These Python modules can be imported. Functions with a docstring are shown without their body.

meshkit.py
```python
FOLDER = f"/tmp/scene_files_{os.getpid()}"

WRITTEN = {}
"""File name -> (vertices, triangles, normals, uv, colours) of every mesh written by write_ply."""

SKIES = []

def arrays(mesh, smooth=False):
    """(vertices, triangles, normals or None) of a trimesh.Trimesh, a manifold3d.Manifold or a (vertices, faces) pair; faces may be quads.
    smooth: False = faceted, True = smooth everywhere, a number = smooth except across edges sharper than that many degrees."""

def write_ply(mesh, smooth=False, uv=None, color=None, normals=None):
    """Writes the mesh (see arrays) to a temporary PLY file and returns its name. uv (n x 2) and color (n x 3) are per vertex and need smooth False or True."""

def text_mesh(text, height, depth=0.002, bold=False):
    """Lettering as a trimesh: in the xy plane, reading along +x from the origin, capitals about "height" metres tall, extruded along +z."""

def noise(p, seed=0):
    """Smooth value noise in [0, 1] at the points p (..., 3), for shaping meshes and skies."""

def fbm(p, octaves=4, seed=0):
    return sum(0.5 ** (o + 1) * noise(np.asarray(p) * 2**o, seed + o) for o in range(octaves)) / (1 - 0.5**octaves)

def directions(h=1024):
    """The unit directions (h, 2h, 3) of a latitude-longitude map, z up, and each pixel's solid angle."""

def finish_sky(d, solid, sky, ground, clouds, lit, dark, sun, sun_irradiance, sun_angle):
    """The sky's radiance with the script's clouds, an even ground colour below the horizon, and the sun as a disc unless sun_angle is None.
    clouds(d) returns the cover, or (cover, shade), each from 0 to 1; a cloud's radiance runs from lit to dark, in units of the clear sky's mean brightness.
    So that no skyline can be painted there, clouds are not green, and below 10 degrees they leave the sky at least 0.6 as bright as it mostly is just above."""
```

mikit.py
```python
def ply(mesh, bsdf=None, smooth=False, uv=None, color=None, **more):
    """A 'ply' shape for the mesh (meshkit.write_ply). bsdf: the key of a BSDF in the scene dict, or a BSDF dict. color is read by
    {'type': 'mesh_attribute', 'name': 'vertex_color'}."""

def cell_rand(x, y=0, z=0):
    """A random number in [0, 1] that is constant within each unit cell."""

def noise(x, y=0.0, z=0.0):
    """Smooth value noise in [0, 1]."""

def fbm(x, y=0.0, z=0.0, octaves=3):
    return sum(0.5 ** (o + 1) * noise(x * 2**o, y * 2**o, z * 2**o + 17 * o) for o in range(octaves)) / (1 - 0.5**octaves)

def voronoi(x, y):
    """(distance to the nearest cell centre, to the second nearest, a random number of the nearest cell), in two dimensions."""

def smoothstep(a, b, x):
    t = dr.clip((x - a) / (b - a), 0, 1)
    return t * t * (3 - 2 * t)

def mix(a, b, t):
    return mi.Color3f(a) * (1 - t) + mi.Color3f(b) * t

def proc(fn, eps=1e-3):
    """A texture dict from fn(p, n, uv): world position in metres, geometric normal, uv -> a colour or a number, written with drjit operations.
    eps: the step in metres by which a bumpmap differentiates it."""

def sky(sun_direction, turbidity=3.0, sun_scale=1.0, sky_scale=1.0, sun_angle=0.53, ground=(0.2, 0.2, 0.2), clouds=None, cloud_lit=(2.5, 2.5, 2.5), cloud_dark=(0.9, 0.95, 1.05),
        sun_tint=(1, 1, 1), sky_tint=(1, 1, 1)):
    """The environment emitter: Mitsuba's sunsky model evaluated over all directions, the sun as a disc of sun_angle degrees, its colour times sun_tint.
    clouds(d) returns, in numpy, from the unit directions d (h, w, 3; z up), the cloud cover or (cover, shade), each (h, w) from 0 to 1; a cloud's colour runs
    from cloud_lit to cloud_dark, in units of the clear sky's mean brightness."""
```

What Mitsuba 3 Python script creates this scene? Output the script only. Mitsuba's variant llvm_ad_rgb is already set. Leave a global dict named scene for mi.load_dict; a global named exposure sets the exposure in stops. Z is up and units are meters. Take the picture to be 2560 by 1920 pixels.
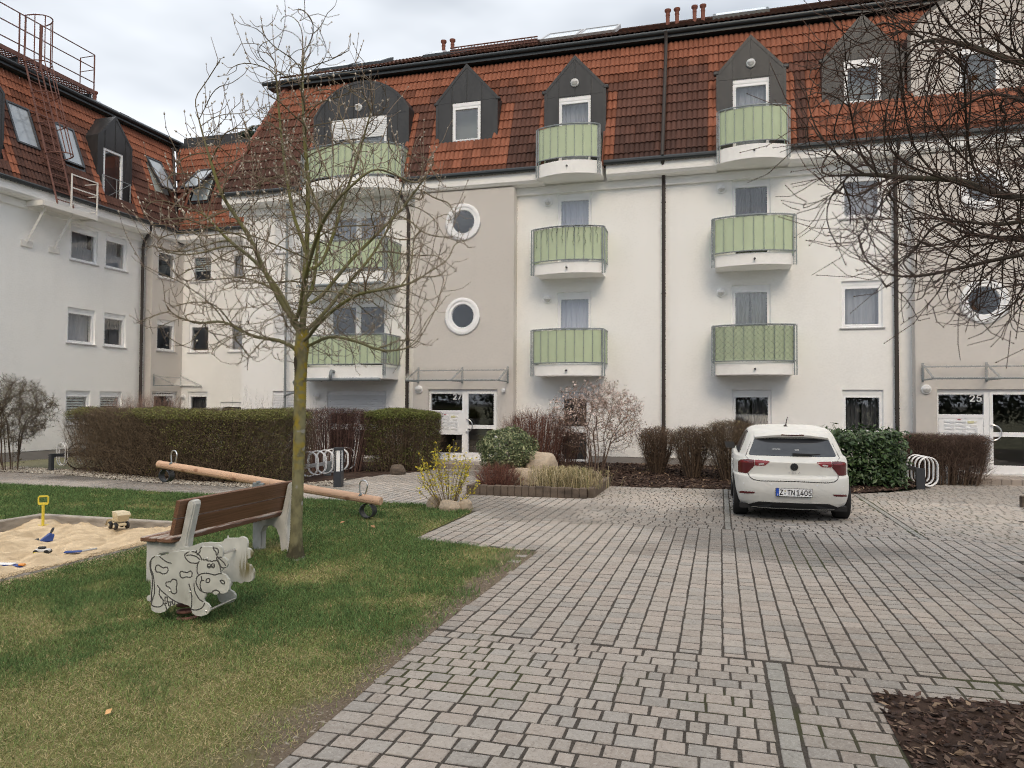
import math, numpy as np, trimesh, mitsuba as mi, mikit, meshkit
import drjit as dr
from mikit import noise, fbm, voronoi, cell_rand, smoothstep, mix
from shapely.geometry import Polygon, Point, LineString, box as sbox
from shapely import affinity, prepared
from shapely.ops import unary_union
from scipy.spatial import cKDTree

T = mi.ScalarTransform4f
scene, labels = {}, {}
PI = math.pi
rng = np.random.default_rng(7)

# ------------------------------------------------------------------ camera, sky, exposure
EYE = np.array([0.0, 0.0, 1.78])
YAW, PITCH, ROLL, FPX = 0.2765, 0.0272, 0.0055, 1836.6        # focal length in pixels of a 2560 wide picture
_f = np.array([-math.sin(YAW) * math.cos(PITCH), math.cos(YAW) * math.cos(PITCH), math.sin(PITCH)])
_r = np.array([math.cos(YAW), math.sin(YAW), 0.0])
_u = np.cross(_r, _f)
_u = -math.sin(ROLL) * _r + math.cos(ROLL) * _u
scene['camera'] = {'type': 'perspective', 'fov': math.degrees(2 * math.atan(1280 / FPX)), 'fov_axis': 'x', 'near_clip': 0.05, 'far_clip': 2000.0,
                   'to_world': T().look_at(origin=EYE.tolist(), target=(EYE + _f).tolist(), up=_u.tolist())}
exposure = 1.95


def overcast(d):
    z = np.clip(d[..., 2], 0, 1)
    n = meshkit.fbm(np.stack([d[..., 0] * 3.0, d[..., 1] * 3.0, z * 7.0], -1), 5, 3)
    shade = np.clip(1.02 - 1.25 * z + 2.3 * (n - 0.5), 0, 1)            # brighter overhead, as an overcast sky is
    return np.ones_like(z), shade


scene['sky'] = mikit.sky((0.22, -0.72, 0.66), turbidity=4.0, sun_scale=0.30, sun_angle=24.0, ground=(0.16, 0.16, 0.15), clouds=overcast,
                         cloud_lit=(3.05, 3.17, 3.33), cloud_dark=(1.45, 1.59, 1.78), sun_tint=(1.0, 1.0, 1.0))


# ------------------------------------------------------------------ materials
def bs(name, color, rough=0.8, two=True, **kw):
    if isinstance(color, (tuple, list)):
        color = {'type': 'rgb', 'value': list(map(float, color))}
    b = {'type': 'principled', 'base_color': color, 'roughness': rough, **kw}
    scene[name] = {'type': 'twosided', 'bsdf': b} if two else b
    return name


VC = {'type': 'mesh_attribute', 'name': 'vertex_color'}
bs('m_vc', VC, 0.85, specular=0.3)
bs('m_vc_rough', VC, 0.95, specular=0.1)
bs('m_vc_semi', VC, 0.5, specular=0.5)
scene['m_leaf'] = {'type': 'twosided', 'bsdf': {'type': 'principled', 'base_color': VC, 'roughness': 0.55, 'specular': 0.35}}


def _stucco(base, dark):
    def f(p, n, uv):
        g = fbm(p.x * 26, p.y * 26, p.z * 26, 2)
        big = fbm(p.x * 0.7, p.y * 0.7, p.z * 0.35, 3)
        streak = fbm(p.x * 5 + p.y * 5, 3.0, p.z * 0.5, 2)
        low = 1.6 * smoothstep(0.9, 0.1, p.z) * fbm(p.x * 2, p.y * 2, p.z * 3, 2)
        t = dr.clip(0.50 * (g - 0.5) + 0.55 * (big - 0.45) + 0.18 * (streak - 0.5) + 0.3 * low, 0, 1)
        return mix(base, dark, t)
    return f


bs('m_white', mikit.proc(_stucco((0.82, 0.818, 0.81), (0.63, 0.625, 0.615))), 0.95, specular=0.1)
bs('m_beige', mikit.proc(_stucco((0.56, 0.532, 0.505), (0.45, 0.43, 0.41))), 0.95, specular=0.1)
bs('m_plinth', (0.24, 0.225, 0.215), 0.9)
bs('m_pvc', (0.80, 0.81, 0.83), 0.32)
bs('m_shutter', (0.70, 0.715, 0.74), 0.45)
bs('m_sill', (0.42, 0.42, 0.43), 0.4, metallic=0.3)
bs('m_zinc', mikit.proc(lambda p, n, uv: mix((0.022, 0.023, 0.025), (0.044, 0.044, 0.046), fbm(p.x * 6 + p.y * 3, p.y * 2, p.z * 1.2, 3))), 0.42, specular=0.5)
bs('m_gutter', (0.022, 0.028, 0.032), 0.35, specular=0.5)
bs('m_pipe', (0.046, 0.039, 0.036), 0.65, specular=0.35)
bs('m_steel', mikit.proc(lambda p, n, uv: mix((0.17, 0.195, 0.21), (0.29, 0.32, 0.335), fbm(p.x * 14, p.y * 14, p.z * 9, 2))), 0.55, metallic=0.3)
bs('m_chrome', (0.62, 0.62, 0.62), 0.22, metallic=0.9)
bs('m_screen', mikit.proc(lambda p, n, uv: mix((0.41, 0.485, 0.335), (0.48, 0.56, 0.40), dr.clip(fbm(p.x * 1.7, p.y * 1.7, p.z * 0.9, 2) * 0.6 + 0.2 * noise(p.x * 40, p.y * 40, p.z * 40) + 0.7 * (noise(p.x * .31 + 5, 2.0, p.z * .36) - .3), 0, 1))), 0.8, specular=0.15)
bs('m_room', (0.05, 0.05, 0.052), 0.95)
bs('m_net', (0.25, 0.27, 0.31), 0.9)
bs('m_sheer', (0.42, 0.45, 0.54), 0.9)
bs('m_drape', (0.055, 0.058, 0.066), 0.9)
bs('m_drape_green', (0.16, 0.18, 0.17), 0.9)
bs('m_blind', (0.52, 0.60, 0.62), 0.7)
bs('m_black', (0.012, 0.012, 0.013), 0.5)
bs('m_rust', mikit.proc(lambda p, n, uv: mix((0.115, 0.048, 0.040), (0.18, 0.088, 0.070), fbm(p.x * 9, p.y * 9, p.z * 5, 3))), 0.75)
bs('m_white_paint', (0.70, 0.68, 0.65), 0.5)
bs('m_anthracite', (0.034, 0.038, 0.046), 0.4)
bs('m_lamp_glass', (0.55, 0.55, 0.54), 0.25, specular=0.6)
bs('m_solar', (0.30, 0.34, 0.38), 0.12, specular=0.9)
bs('m_clay', mikit.proc(lambda p, n, uv: mix((0.25, 0.092, 0.062), (0.17, 0.065, 0.048), fbm(p.x * 12, p.y * 12, p.z * 12, 2))), 0.8)
bs('m_dark_clay', (0.068, 0.040, 0.033), 0.9)
scene['m_pane'] = {'type': 'thindielectric', 'int_ior': 1.8}
scene['m_canopy_glass'] = {'type': 'thindielectric', 'int_ior': 1.5}


def _concrete(p, n, uv):
    t = fbm(p.x * 9, p.y * 9, p.z * 5, 4)
    s = noise(p.x * 160, p.y * 160, p.z * 160)
    return mix((0.50, 0.50, 0.48), (0.30, 0.31, 0.29), dr.clip(1.5 * (t - 0.36) + 0.25 * (s - 0.5), 0, 1))


bs('m_concrete', mikit.proc(_concrete), 0.9)


def _wood(p, n, uv):
    g = fbm(p.x * 90, p.y * 2.0, p.z * 90, 3)
    return mix((0.165, 0.082, 0.047), (0.088, 0.043, 0.026), dr.clip(2.0 * (g - 0.35), 0, 1))


bs('m_wood', mikit.proc(_wood), 0.42, specular=0.4)
bs('m_wood_worn', mikit.proc(lambda p, n, uv: mix(_wood(p, n, uv), (0.36, 0.31, 0.27), smoothstep(0.42, 0.62, fbm(p.x * 22, p.y * 5, p.z * 20, 3)) * smoothstep(0.3, 0.9, n.z))), 0.6)


# ------------------------------------------------------------------ mesh helpers
class MB:
    """Collects boxes, tubes, prisms ... into one mesh; tf maps local points to the world."""
    def __init__(s, tf=None, flip=False):
        s.v, s.f, s.c, s.n, s.tf, s.flip = [], [], [], 0, tf, flip

    def add(s, V, F, color=None):
        V, F = np.asarray(V, float), np.asarray(F, int)
        if F.shape[1] == 4:
            F = np.vstack([F[:, [0, 1, 2]], F[:, [0, 2, 3]]])
        if s.tf is not None:
            V = s.tf(V)
            if s.flip:
                F = F[:, ::-1]
        s.v.append(V), s.f.append(F + s.n)
        if color is not None:
            c = np.asarray(color, float)
            s.c.append(np.broadcast_to(c, (len(V), 3)) if c.ndim == 1 else c)
        s.n += len(V)
        return s

    def mesh(s, m, color=None):
        return s.add(m.vertices, m.faces, color)

    def box(s, x0, x1, y0, y1, z0, z1, color=None, b=0.0):
        x0, x1 = min(x0, x1), max(x0, x1); y0, y1 = min(y0, y1), max(y0, y1); z0, z1 = min(z0, z1), max(z0, z1)
        if b <= 0:
            V = [(x, y, z) for x in (x0, x1) for y in (y0, y1) for z in (z0, z1)]
            F = [(0, 1, 3, 2), (4, 6, 7, 5), (0, 4, 5, 1), (2, 3, 7, 6), (0, 2, 6, 4), (1, 5, 7, 3)]
            return s.add(V, F, color)
        b = min(b, (x1 - x0) * .45, (y1 - y0) * .45, (z1 - z0) * .45)
        V = []
        for x in (x0, x1):
            for y in (y0, y1):
                for z in (z0, z1):
                    sx, sy, sz = (b if x == x0 else -b), (b if y == y0 else -b), (b if z == z0 else -b)
                    V += [(x, y + sy, z + sz), (x + sx, y, z + sz), (x + sx, y + sy, z)]
        h = trimesh.Trimesh(V, process=False) if False else trimesh.convex.convex_hull(np.array(V))
        return s.add(h.vertices, h.faces, color)

    def tube(s, pts, r, n=6, color=None, cap=True, closed=False):
        p = np.asarray(pts, float)
        r = np.broadcast_to(np.asarray(r, float), (len(p),))
        t = np.roll(p, -1, 0) - np.roll(p, 1, 0) if closed else np.gradient(p, axis=0)
        t = t / (np.linalg.norm(t, axis=1, keepdims=True) + 1e-12)
        a = np.zeros_like(p)
        ref = np.array([0, 0, 1.0]) if abs(t[0, 2]) < .9 else np.array([1.0, 0, 0])
        for i in range(len(p)):
            q = ref - t[i] * (ref @ t[i])
            q /= np.linalg.norm(q) + 1e-12
            a[i] = q; ref = q
        bb = np.cross(t, a)
        w = np.arange(n) * 2 * PI / n
        V = p[:, None] + r[:, None, None] * (np.cos(w)[None, :, None] * a[:, None] + np.sin(w)[None, :, None] * bb[:, None])
        m = len(p) if closed else len(p) - 1
        i, j = np.meshgrid(np.arange(m), np.arange(n), indexing='ij')
        i2 = (i + 1) % len(p)
        F = np.stack([i * n + j, i * n + (j + 1) % n, i2 * n + (j + 1) % n, i2 * n + j], -1).reshape(-1, 4)
        F = np.vstack([F[:, [0, 1, 2]], F[:, [0, 2, 3]]])
        V = V.reshape(-1, 3)
        if cap and not closed:
            k = len(V)
            V = np.vstack([V, p[:1], p[-1:]])
            j = np.arange(n)
            F = np.vstack([F, np.stack([j * 0 + k, (j + 1) % n, j], 1), np.stack([j * 0 + k + 1, (len(p) - 1) * n + j, (len(p) - 1) * n + (j + 1) % n], 1)])
        if color is not None and np.ndim(color) == 2:
            color = np.repeat(np.asarray(color), n, 0)
            if len(color) < len(V):
                color = np.vstack([color, color[:1], color[-1:]])
        return s.add(V, F, color)

    def lathe(s, prof, axis_o, axis_d, n=24, color=None):
        """prof: (radius, height) pairs round the axis."""
        d = np.asarray(axis_d, float); d /= np.linalg.norm(d)
        a = np.cross(d, [0, 0, 1] if abs(d[2]) < .9 else [1, 0, 0]); a /= np.linalg.norm(a)
        b = np.cross(d, a)
        pr = np.asarray(prof, float); w = np.arange(n) * 2 * PI / n
        V = np.asarray(axis_o, float) + pr[:, None, 1:2] * d + pr[:, None, 0:1] * (np.cos(w)[None, :, None] * a + np.sin(w)[None, :, None] * b)
        i, j = np.meshgrid(np.arange(len(pr) - 1), np.arange(n), indexing='ij')
        F = np.stack([i * n + j, i * n + (j + 1) % n, (i + 1) * n + (j + 1) % n, (i + 1) * n + j], -1).reshape(-1, 4)
        return s.add(V.reshape(-1, 3), F, color)

    def prism(s, poly, mapf, d0, d1, color=None):
        """A shapely polygon extruded from d0 to d1; mapf(u, v, d) -> world columns."""
        for g in getattr(poly, 'geoms', [poly]):
            if g.is_empty or g.area < 1e-9:
                continue
            m = trimesh.creation.extrude_polygon(g, abs(d1 - d0), engine='earcut')
            v = m.vertices
            s.add(np.stack(mapf(v[:, 0], v[:, 1], v[:, 2] + min(d0, d1)), 1), m.faces, color)
        return s

    def get(s):
        V, F = np.vstack(s.v), np.vstack(s.f)
        return trimesh.Trimesh(V, F, process=False), (np.vstack(s.c) if s.c else None)


_taken = {}


def key(name):
    if name not in _taken:
        _taken[name] = 0
        return name
    _taken[name] += 1
    return f'{name}_{_taken[name]:03d}'


def E(name, mb, bsdf, smooth=False, parent=None, **lab):
    """One entry of the scene; returns its key."""
    k = key((parent + '__' if parent else '') + name)
    m, c = mb.get() if isinstance(mb, MB) else mb
    scene[k] = mikit.ply(m, bsdf, smooth=(bool(smooth) if c is not None else smooth), color=c)
    if lab:
        labels[k] = lab
    return k


def thing(name, label, cat, group=None, kind=None):
    k = key(name)
    labels[k] = {'label': label, 'category': cat}
    if group:
        labels[k]['group'] = group
    if kind:
        labels[k]['kind'] = kind
    return k


def rotz(V, a, o=(0, 0)):
    c, s_ = math.cos(a), math.sin(a)
    V = np.asarray(V, float)
    x, y = V[:, 0] - o[0], V[:, 1] - o[1]
    return np.stack([o[0] + c * x - s_ * y, o[1] + s_ * x + c * y, V[:, 2]], 1)


def px_area(P):
    """Rough size in the picture of pieces at points P: inverse distance if inside the frame, else 0 (decides which pieces become parts)."""
    q = np.stack([(P - EYE) @ _r, (P - EYE) @ _u, (P - EYE) @ _f], 1)
    ok = (q[:, 2] > 0.5) & (np.abs(q[:, 0] / q[:, 2]) < 0.70) & (np.abs(q[:, 1] / q[:, 2]) < 0.525)
    return np.where(ok, 1 / np.maximum(q[:, 2], .1), 0)


def ribbons(base, tip, w, col, bend=None):
    """Many thin two-triangle blades: base, tip (n,3), half-width vectors w (n,3)."""
    n = len(base)
    V = np.stack([base - w, base + w, tip + w * .35, tip - w * .35], 1).reshape(-1, 3)
    i = np.arange(n)[:, None] * 4
    F = np.concatenate([i + [[0, 1, 2]], i + [[0, 2, 3]]], 0)
    return V, F, np.repeat(col, 4, 0)


def unit(v):
    return v / (np.linalg.norm(v, axis=-1, keepdims=True) + 1e-12)

# ------------------------------------------------------------------ buildings: frames (s along the wall, d outwards, z up)
def frame(kind, at):
    if kind == 'front':                                    # faces the yard
        return lambda V: np.stack([V[:, 0], at - V[:, 1], V[:, 2]], 1)
    return lambda V: np.stack([at + V[:, 1], V[:, 0], V[:, 2]], 1)      # faces right


MAIN, REAR, WING = frame('front', 20.4), frame('front', 24.65), frame('side', -21.1)
SV = lambda u, v, d: (u, d, v)                             # polygon (s, z) extruded along d


def fmb(F):
    return MB(F, True)


def ring(mb, s0, s1, z0, z1, w, d0, d1, bottom=True):
    mb.box(s0, s0 + w, d0, d1, z0, z1); mb.box(s1 - w, s1, d0, d1, z0, z1)
    mb.box(s0 + w, s1 - w, d0, d1, z1 - w, z1)
    if bottom:
        mb.box(s0 + w, s1 - w, d0, d1, z0, z0 + w)


def curtain(mb, s0, s1, z0, z1, d, waves=7, amp=0.022, top=None, seed=0):
    n = 44
    s = np.linspace(s0, s1, n)
    r = np.random.default_rng(seed)
    ph = np.cumsum(r.uniform(.6, 1.5, n)); ph = ph / ph[-1] * waves * 2 * PI
    dd = d + amp * np.sin(ph)
    V = np.concatenate([np.stack([s, dd, np.full(n, z0)], 1), np.stack([s, dd, np.full(n, z1)], 1)])
    i = np.arange(n - 1)
    mb.add(V, np.stack([i, i + 1, n + i + 1, n + i], 1))


def slats(mb, s0, s1, z0, z1, d, pitch=0.052):
    n = max(1, int(round((z1 - z0) / pitch)))
    for k in range(n):
        a, b = z0 + (z1 - z0) * k / n, z0 + (z1 - z0) * (k + 1) / n
        mb.add([(s0, d, a + .006), (s1, d, a + .006), (s1, d + .008, (a + b) / 2), (s0, d + .008, (a + b) / 2), (s1, d, b), (s0, d, b), (s1, d - .006, a), (s0, d - .006, a)],
               [(0, 1, 2, 3), (3, 2, 4, 5), (7, 6, 1, 0)])


def window(B, F, s0, s1, z0, z1, d=0.0, inside='none', shut=0.0, sill=True, mullion=False, midrail=None, box=True, rev=0.07, seed=0, name='window', **lab):
    m = fmb(F)
    f0, f1 = d - rev - .06, d - rev
    ztop = z1 - (.11 if box else 0.0)
    if box:
        m.box(s0, s1, f0 - .02, f1 + .012, ztop, z1)
    ring(m, s0, s1, z0, ztop, .052, f0, f1)
    bays = [(s0 + .052, s1 - .052)]
    if mullion:
        c = (s0 + s1) / 2
        m.box(c - .045, c + .045, f0, f1 + .004, z0 + .065, ztop - .065)
        bays = [(s0 + .052, c - .045), (c + .045, s1 - .052)]
    panes = []
    for a, b in bays:
        zz = [z0 + .052, ztop - .052]
        cuts = [(zz[0], zz[1])] if midrail is None else [(zz[0], midrail - .05), (midrail + .05, zz[1])]
        if midrail is not None:
            m.box(a, b, f0, f1 + .003, midrail - .05, midrail + .05)
        for c0, c1 in cuts:
            ring(m, a, b, c0, c1, .036, f0 + .004, f1 + .014)
            panes.append((a + .036, b - .036, c0 + .036, c1 - .036))
    k = E(name, m, 'm_pvc', parent=B, **lab)
    for a, b, c0, c1 in panes:
        zs = ztop - shut * (ztop - z0)
        if c0 > zs:
            continue
        p = fmb(F)
        p.add([(a - .01, f0 + .03, c0 - .01), (b + .01, f0 + .03, c0 - .01), (b + .01, f0 + .03, c1 + .01), (a - .01, f0 + .03, c1 + .01)], [(0, 1, 2, 3)])
        E('pane', p, 'm_pane', parent=k)
    if shut > 0:
        for a, b in bays:
            q = fmb(F)
            slats(q, a - .05, b + .05, ztop - shut * (ztop - z0) + .004, ztop, f1 + .02)
            E('roller_shutter', q, 'm_shutter', parent=k)
    if sill:
        q = fmb(F)
        q.box(s0 - .05, s1 + .05, d - rev + .002, d + .045, z0 - .045, z0 - .004, b=.008)
        E('sill', q, 'm_sill', parent=k)
    a, b = s0 + .05, s1 - .05
    if inside in ('net', 'sheer', 'drape', 'green', 'half'):
        q = fmb(F)
        if inside == 'half':
            curtain(q, a, b, z0 + .05, z0 + .45 * (z1 - z0), f0 - .10, 9, seed=seed)
            curtain(q, a, b, z0 + .45 * (z1 - z0), z1 - .1, f0 - .3, 6, seed=seed + 1)
        elif inside in ('net', 'sheer'):
            curtain(q, a, b, z0 + .04, z1 - .1, f0 - .16, 6, seed=seed)
        else:
            curtain(q, a, a + (b - a) * .46, z0 + .04, z1 - .1, f0 - .16, 4, .03, seed=seed)
            curtain(q, a + (b - a) * .52, b, z0 + .04, z1 - .1, f0 - .16, 4, .03, seed=seed + 3)
        E('curtain', q, {'net': 'm_net', 'sheer': 'm_sheer', 'half': 'm_net', 'drape': 'm_drape', 'green': 'm_drape_green'}[inside], parent=k)
    if inside == 'blind':
        q = fmb(F)
        h = (z1 - z0) / 13
        for j in range(13):
            if z1 - .12 - j * h > z0 + .38 * (z1 - z0) * (seed % 2):
                q.box(a, b, f0 - .09, f0 - .085, z1 - .12 - (j + .55) * h, z1 - .12 - j * h)
        E('blind', q, 'm_blind', parent=k)
    return k


def bulkhead(F, s, z, d, label, r=0.115):
    """A round bulkhead wall lamp: base ring, ribbed glass, half visor."""
    k = thing('wall_lamp', label, 'wall lamp', 'round bulkhead lamps on the facades')
    o = F(np.array([[s, d, z]]))[0]; n = F(np.array([[s, d + 1, z]]))[0] - o
    side = F(np.array([[s + 1, d, z]]))[0] - o
    E('base_ring', MB().lathe([(r, -.002), (r, .04), (r * .9, .055), (r * .78, .055)], o, n, 28), 'm_pvc', 40, parent=k)
    E('lamp_glass', MB().lathe([(r * .78, .05), (r * .7, .075), (r * .45, .095), (0.001, .1)], o, n, 24), 'm_lamp_glass', 40, parent=k)
    v = MB()
    for j, t in enumerate(np.linspace(.05, .72, 5)):
        zz = r * .8 * t; w = math.sqrt(max(0, (r * .85) ** 2 - zz ** 2))
        p = [o + side * x + np.array([0, 0, zz]) + n * (.06 + .055 * math.sqrt(max(0, 1 - (x / r) ** 2 - (zz / r) ** 2))) for x in np.linspace(-w, w, 9)]
        v.tube(p, .0085, 5)
    E('visor_rib', v, 'm_pvc', parent=k)
    return k


# ---- roof tiles
def tile_shape(w, l, h=0.042, thick=0.036, color=None):
    u = np.linspace(0, 1, 9)
    prof = h * np.abs(np.sin(PI * ((2 * u) % 1.0))) ** 0.8
    prof[[0, 4, 8]] = 0
    n = 9
    low = np.stack([u * w, np.full(n, -.03), prof + thick], 1)           # lower edge, proud
    up = np.stack([u * w, np.full(n, l), prof + .001], 1)
    under = np.stack([u * w, np.full(n, -.022), prof * .7 - .012], 1)
    V = np.vstack([low, up, under])
    i = np.arange(n - 1)
    F = np.vstack([np.stack([i, i + 1, n + i + 1, n + i], 1), np.stack([2 * n + i, 2 * n + i + 1, i + 1, i], 1)])
    return V, F


def lay_tiles(parent, O, S, Tt, ncol, nrow, w, l, keep, colour, n_parts, seed):
    """Tiles on the plane O + s S + t Tt; keep(s, t) and colour(s, t, row, r) decide; the n_parts nearest are parts, the rest one field."""
    O, S, Tt = (np.asarray(x, float) for x in (O, S, Tt))
    N = np.cross(S, Tt); N /= np.linalg.norm(N)
    r = np.random.default_rng(seed)
    V0, F0 = tile_shape(w * .985, l)
    cells = []
    for row in range(nrow):
        for c in range(ncol):
            s, t = c * w, row * l
            if keep(s + w / 2, t + l / 2):
                cells.append((s, t, row))
    cells = np.array(cells)
    ctr = O + (cells[:, :1] + w / 2) * S + (cells[:, 1:2] + l / 2) * Tt
    order = np.argsort(-px_area(ctr), kind='stable')
    big = set(order[:n_parts].tolist()) if n_parts else set()
    rest = MB()
    for i, (s, t, row) in enumerate(cells):
        dn, ds = r.normal(0, .0025), r.normal(0, .002)
        V = O + (V0[:, :1] + s + ds) * S + (V0[:, 1:2] + t) * Tt + (V0[:, 2:] + dn) * N
        col = colour(s + w / 2, t + l / 2, int(row), r)
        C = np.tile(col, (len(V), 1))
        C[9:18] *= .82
        if i in big:
            E('tile', (trimesh.Trimesh(V, np.vstack([F0[:, [0, 1, 2]], F0[:, [0, 2, 3]]]), process=False), C), 'm_vc', False, parent=parent)
        else:
            rest.add(V, F0, C)
    if rest.n:
        E('tile_field', rest, 'm_vc', False, parent=parent, kind='stuff')


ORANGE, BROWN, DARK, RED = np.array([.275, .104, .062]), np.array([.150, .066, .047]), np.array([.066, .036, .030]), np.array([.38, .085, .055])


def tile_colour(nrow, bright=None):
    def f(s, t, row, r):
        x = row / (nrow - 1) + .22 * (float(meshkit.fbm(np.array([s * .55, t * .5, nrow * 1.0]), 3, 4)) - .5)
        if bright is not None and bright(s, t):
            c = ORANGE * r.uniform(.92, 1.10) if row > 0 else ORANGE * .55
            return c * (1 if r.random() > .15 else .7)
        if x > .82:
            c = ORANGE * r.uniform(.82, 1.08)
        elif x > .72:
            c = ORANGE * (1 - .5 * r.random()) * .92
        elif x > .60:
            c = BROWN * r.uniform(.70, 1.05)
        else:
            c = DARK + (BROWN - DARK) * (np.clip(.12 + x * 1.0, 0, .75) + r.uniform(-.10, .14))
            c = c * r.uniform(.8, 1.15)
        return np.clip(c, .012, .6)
    return f


SLOPE = 0.39                                                 # how far the mansard leans back per metre of height
TL = math.hypot(1, SLOPE)


def gable(c, hw, z0, ze, za):
    return Polygon([(c - hw, z0), (c + hw, z0), (c + hw, ze), (c, za), (c - hw, ze)])


def arch(c, hw, z0, ze, za, n=20):
    h = za - ze; R_ = (hw * hw + h * h) / (2 * h); a = math.asin(min(1, hw / R_))
    pts = [(c + R_ * math.sin(t), za - R_ + R_ * math.cos(t)) for t in np.linspace(a, -a, n)]
    return Polygon([(c - hw, z0), (c + hw, z0)] + pts)


def dormer(B, F, poly, hole, seams, zband, back, label=None, clad='m_zinc', d=0.0, panels=True):
    s0, z0, s1, z1 = poly.bounds
    m = fmb(F)
    shell = poly.buffer(.03, join_style=2).difference(poly.buffer(-.05, join_style=2)).difference(sbox(s0 - 1, z0 - 1, s1 + 1, z0 + .02))
    m.prism(shell, SV, d - back, d + .012)
    k = E('dormer', m, clad, parent=B, **({'label': label} if label else {}))
    face = poly.buffer(-.012).difference(sbox(*hole)) if hole else poly.buffer(-.012)
    if not panels:
        E('stucco_front', fmb(F).prism(face, SV, d - .1, d), 'm_beige', parent=k)
        return k
    xs = [s0 - 1] + list(seams) + [s1 + 1]
    for a, b in zip(xs[:-1], xs[1:]):
        for lo, hi in ((z0 - 1, zband), (zband, z1 + 1)):
            g = face.intersection(sbox(a + .004, lo + .003, b - .004, hi - .003))
            if g.area > .01:
                E('cladding_panel', fmb(F).prism(g, SV, d - .1, d + rng.uniform(-.002, .002)), clad, parent=k)
    q = fmb(F)
    for x in seams:
        g = face.intersection(LineString([(x, z0), (x, z1)]))
        for ln in getattr(g, 'geoms', [g]):
            if ln.length > .05:
                za, zb = ln.bounds[1], ln.bounds[3]
                q.box(x - .007, x + .007, d - .05, d + .018, za + .004, zb - .004)
    if q.n:
        E('standing_seam', q, clad, parent=k)
    return k


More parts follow.
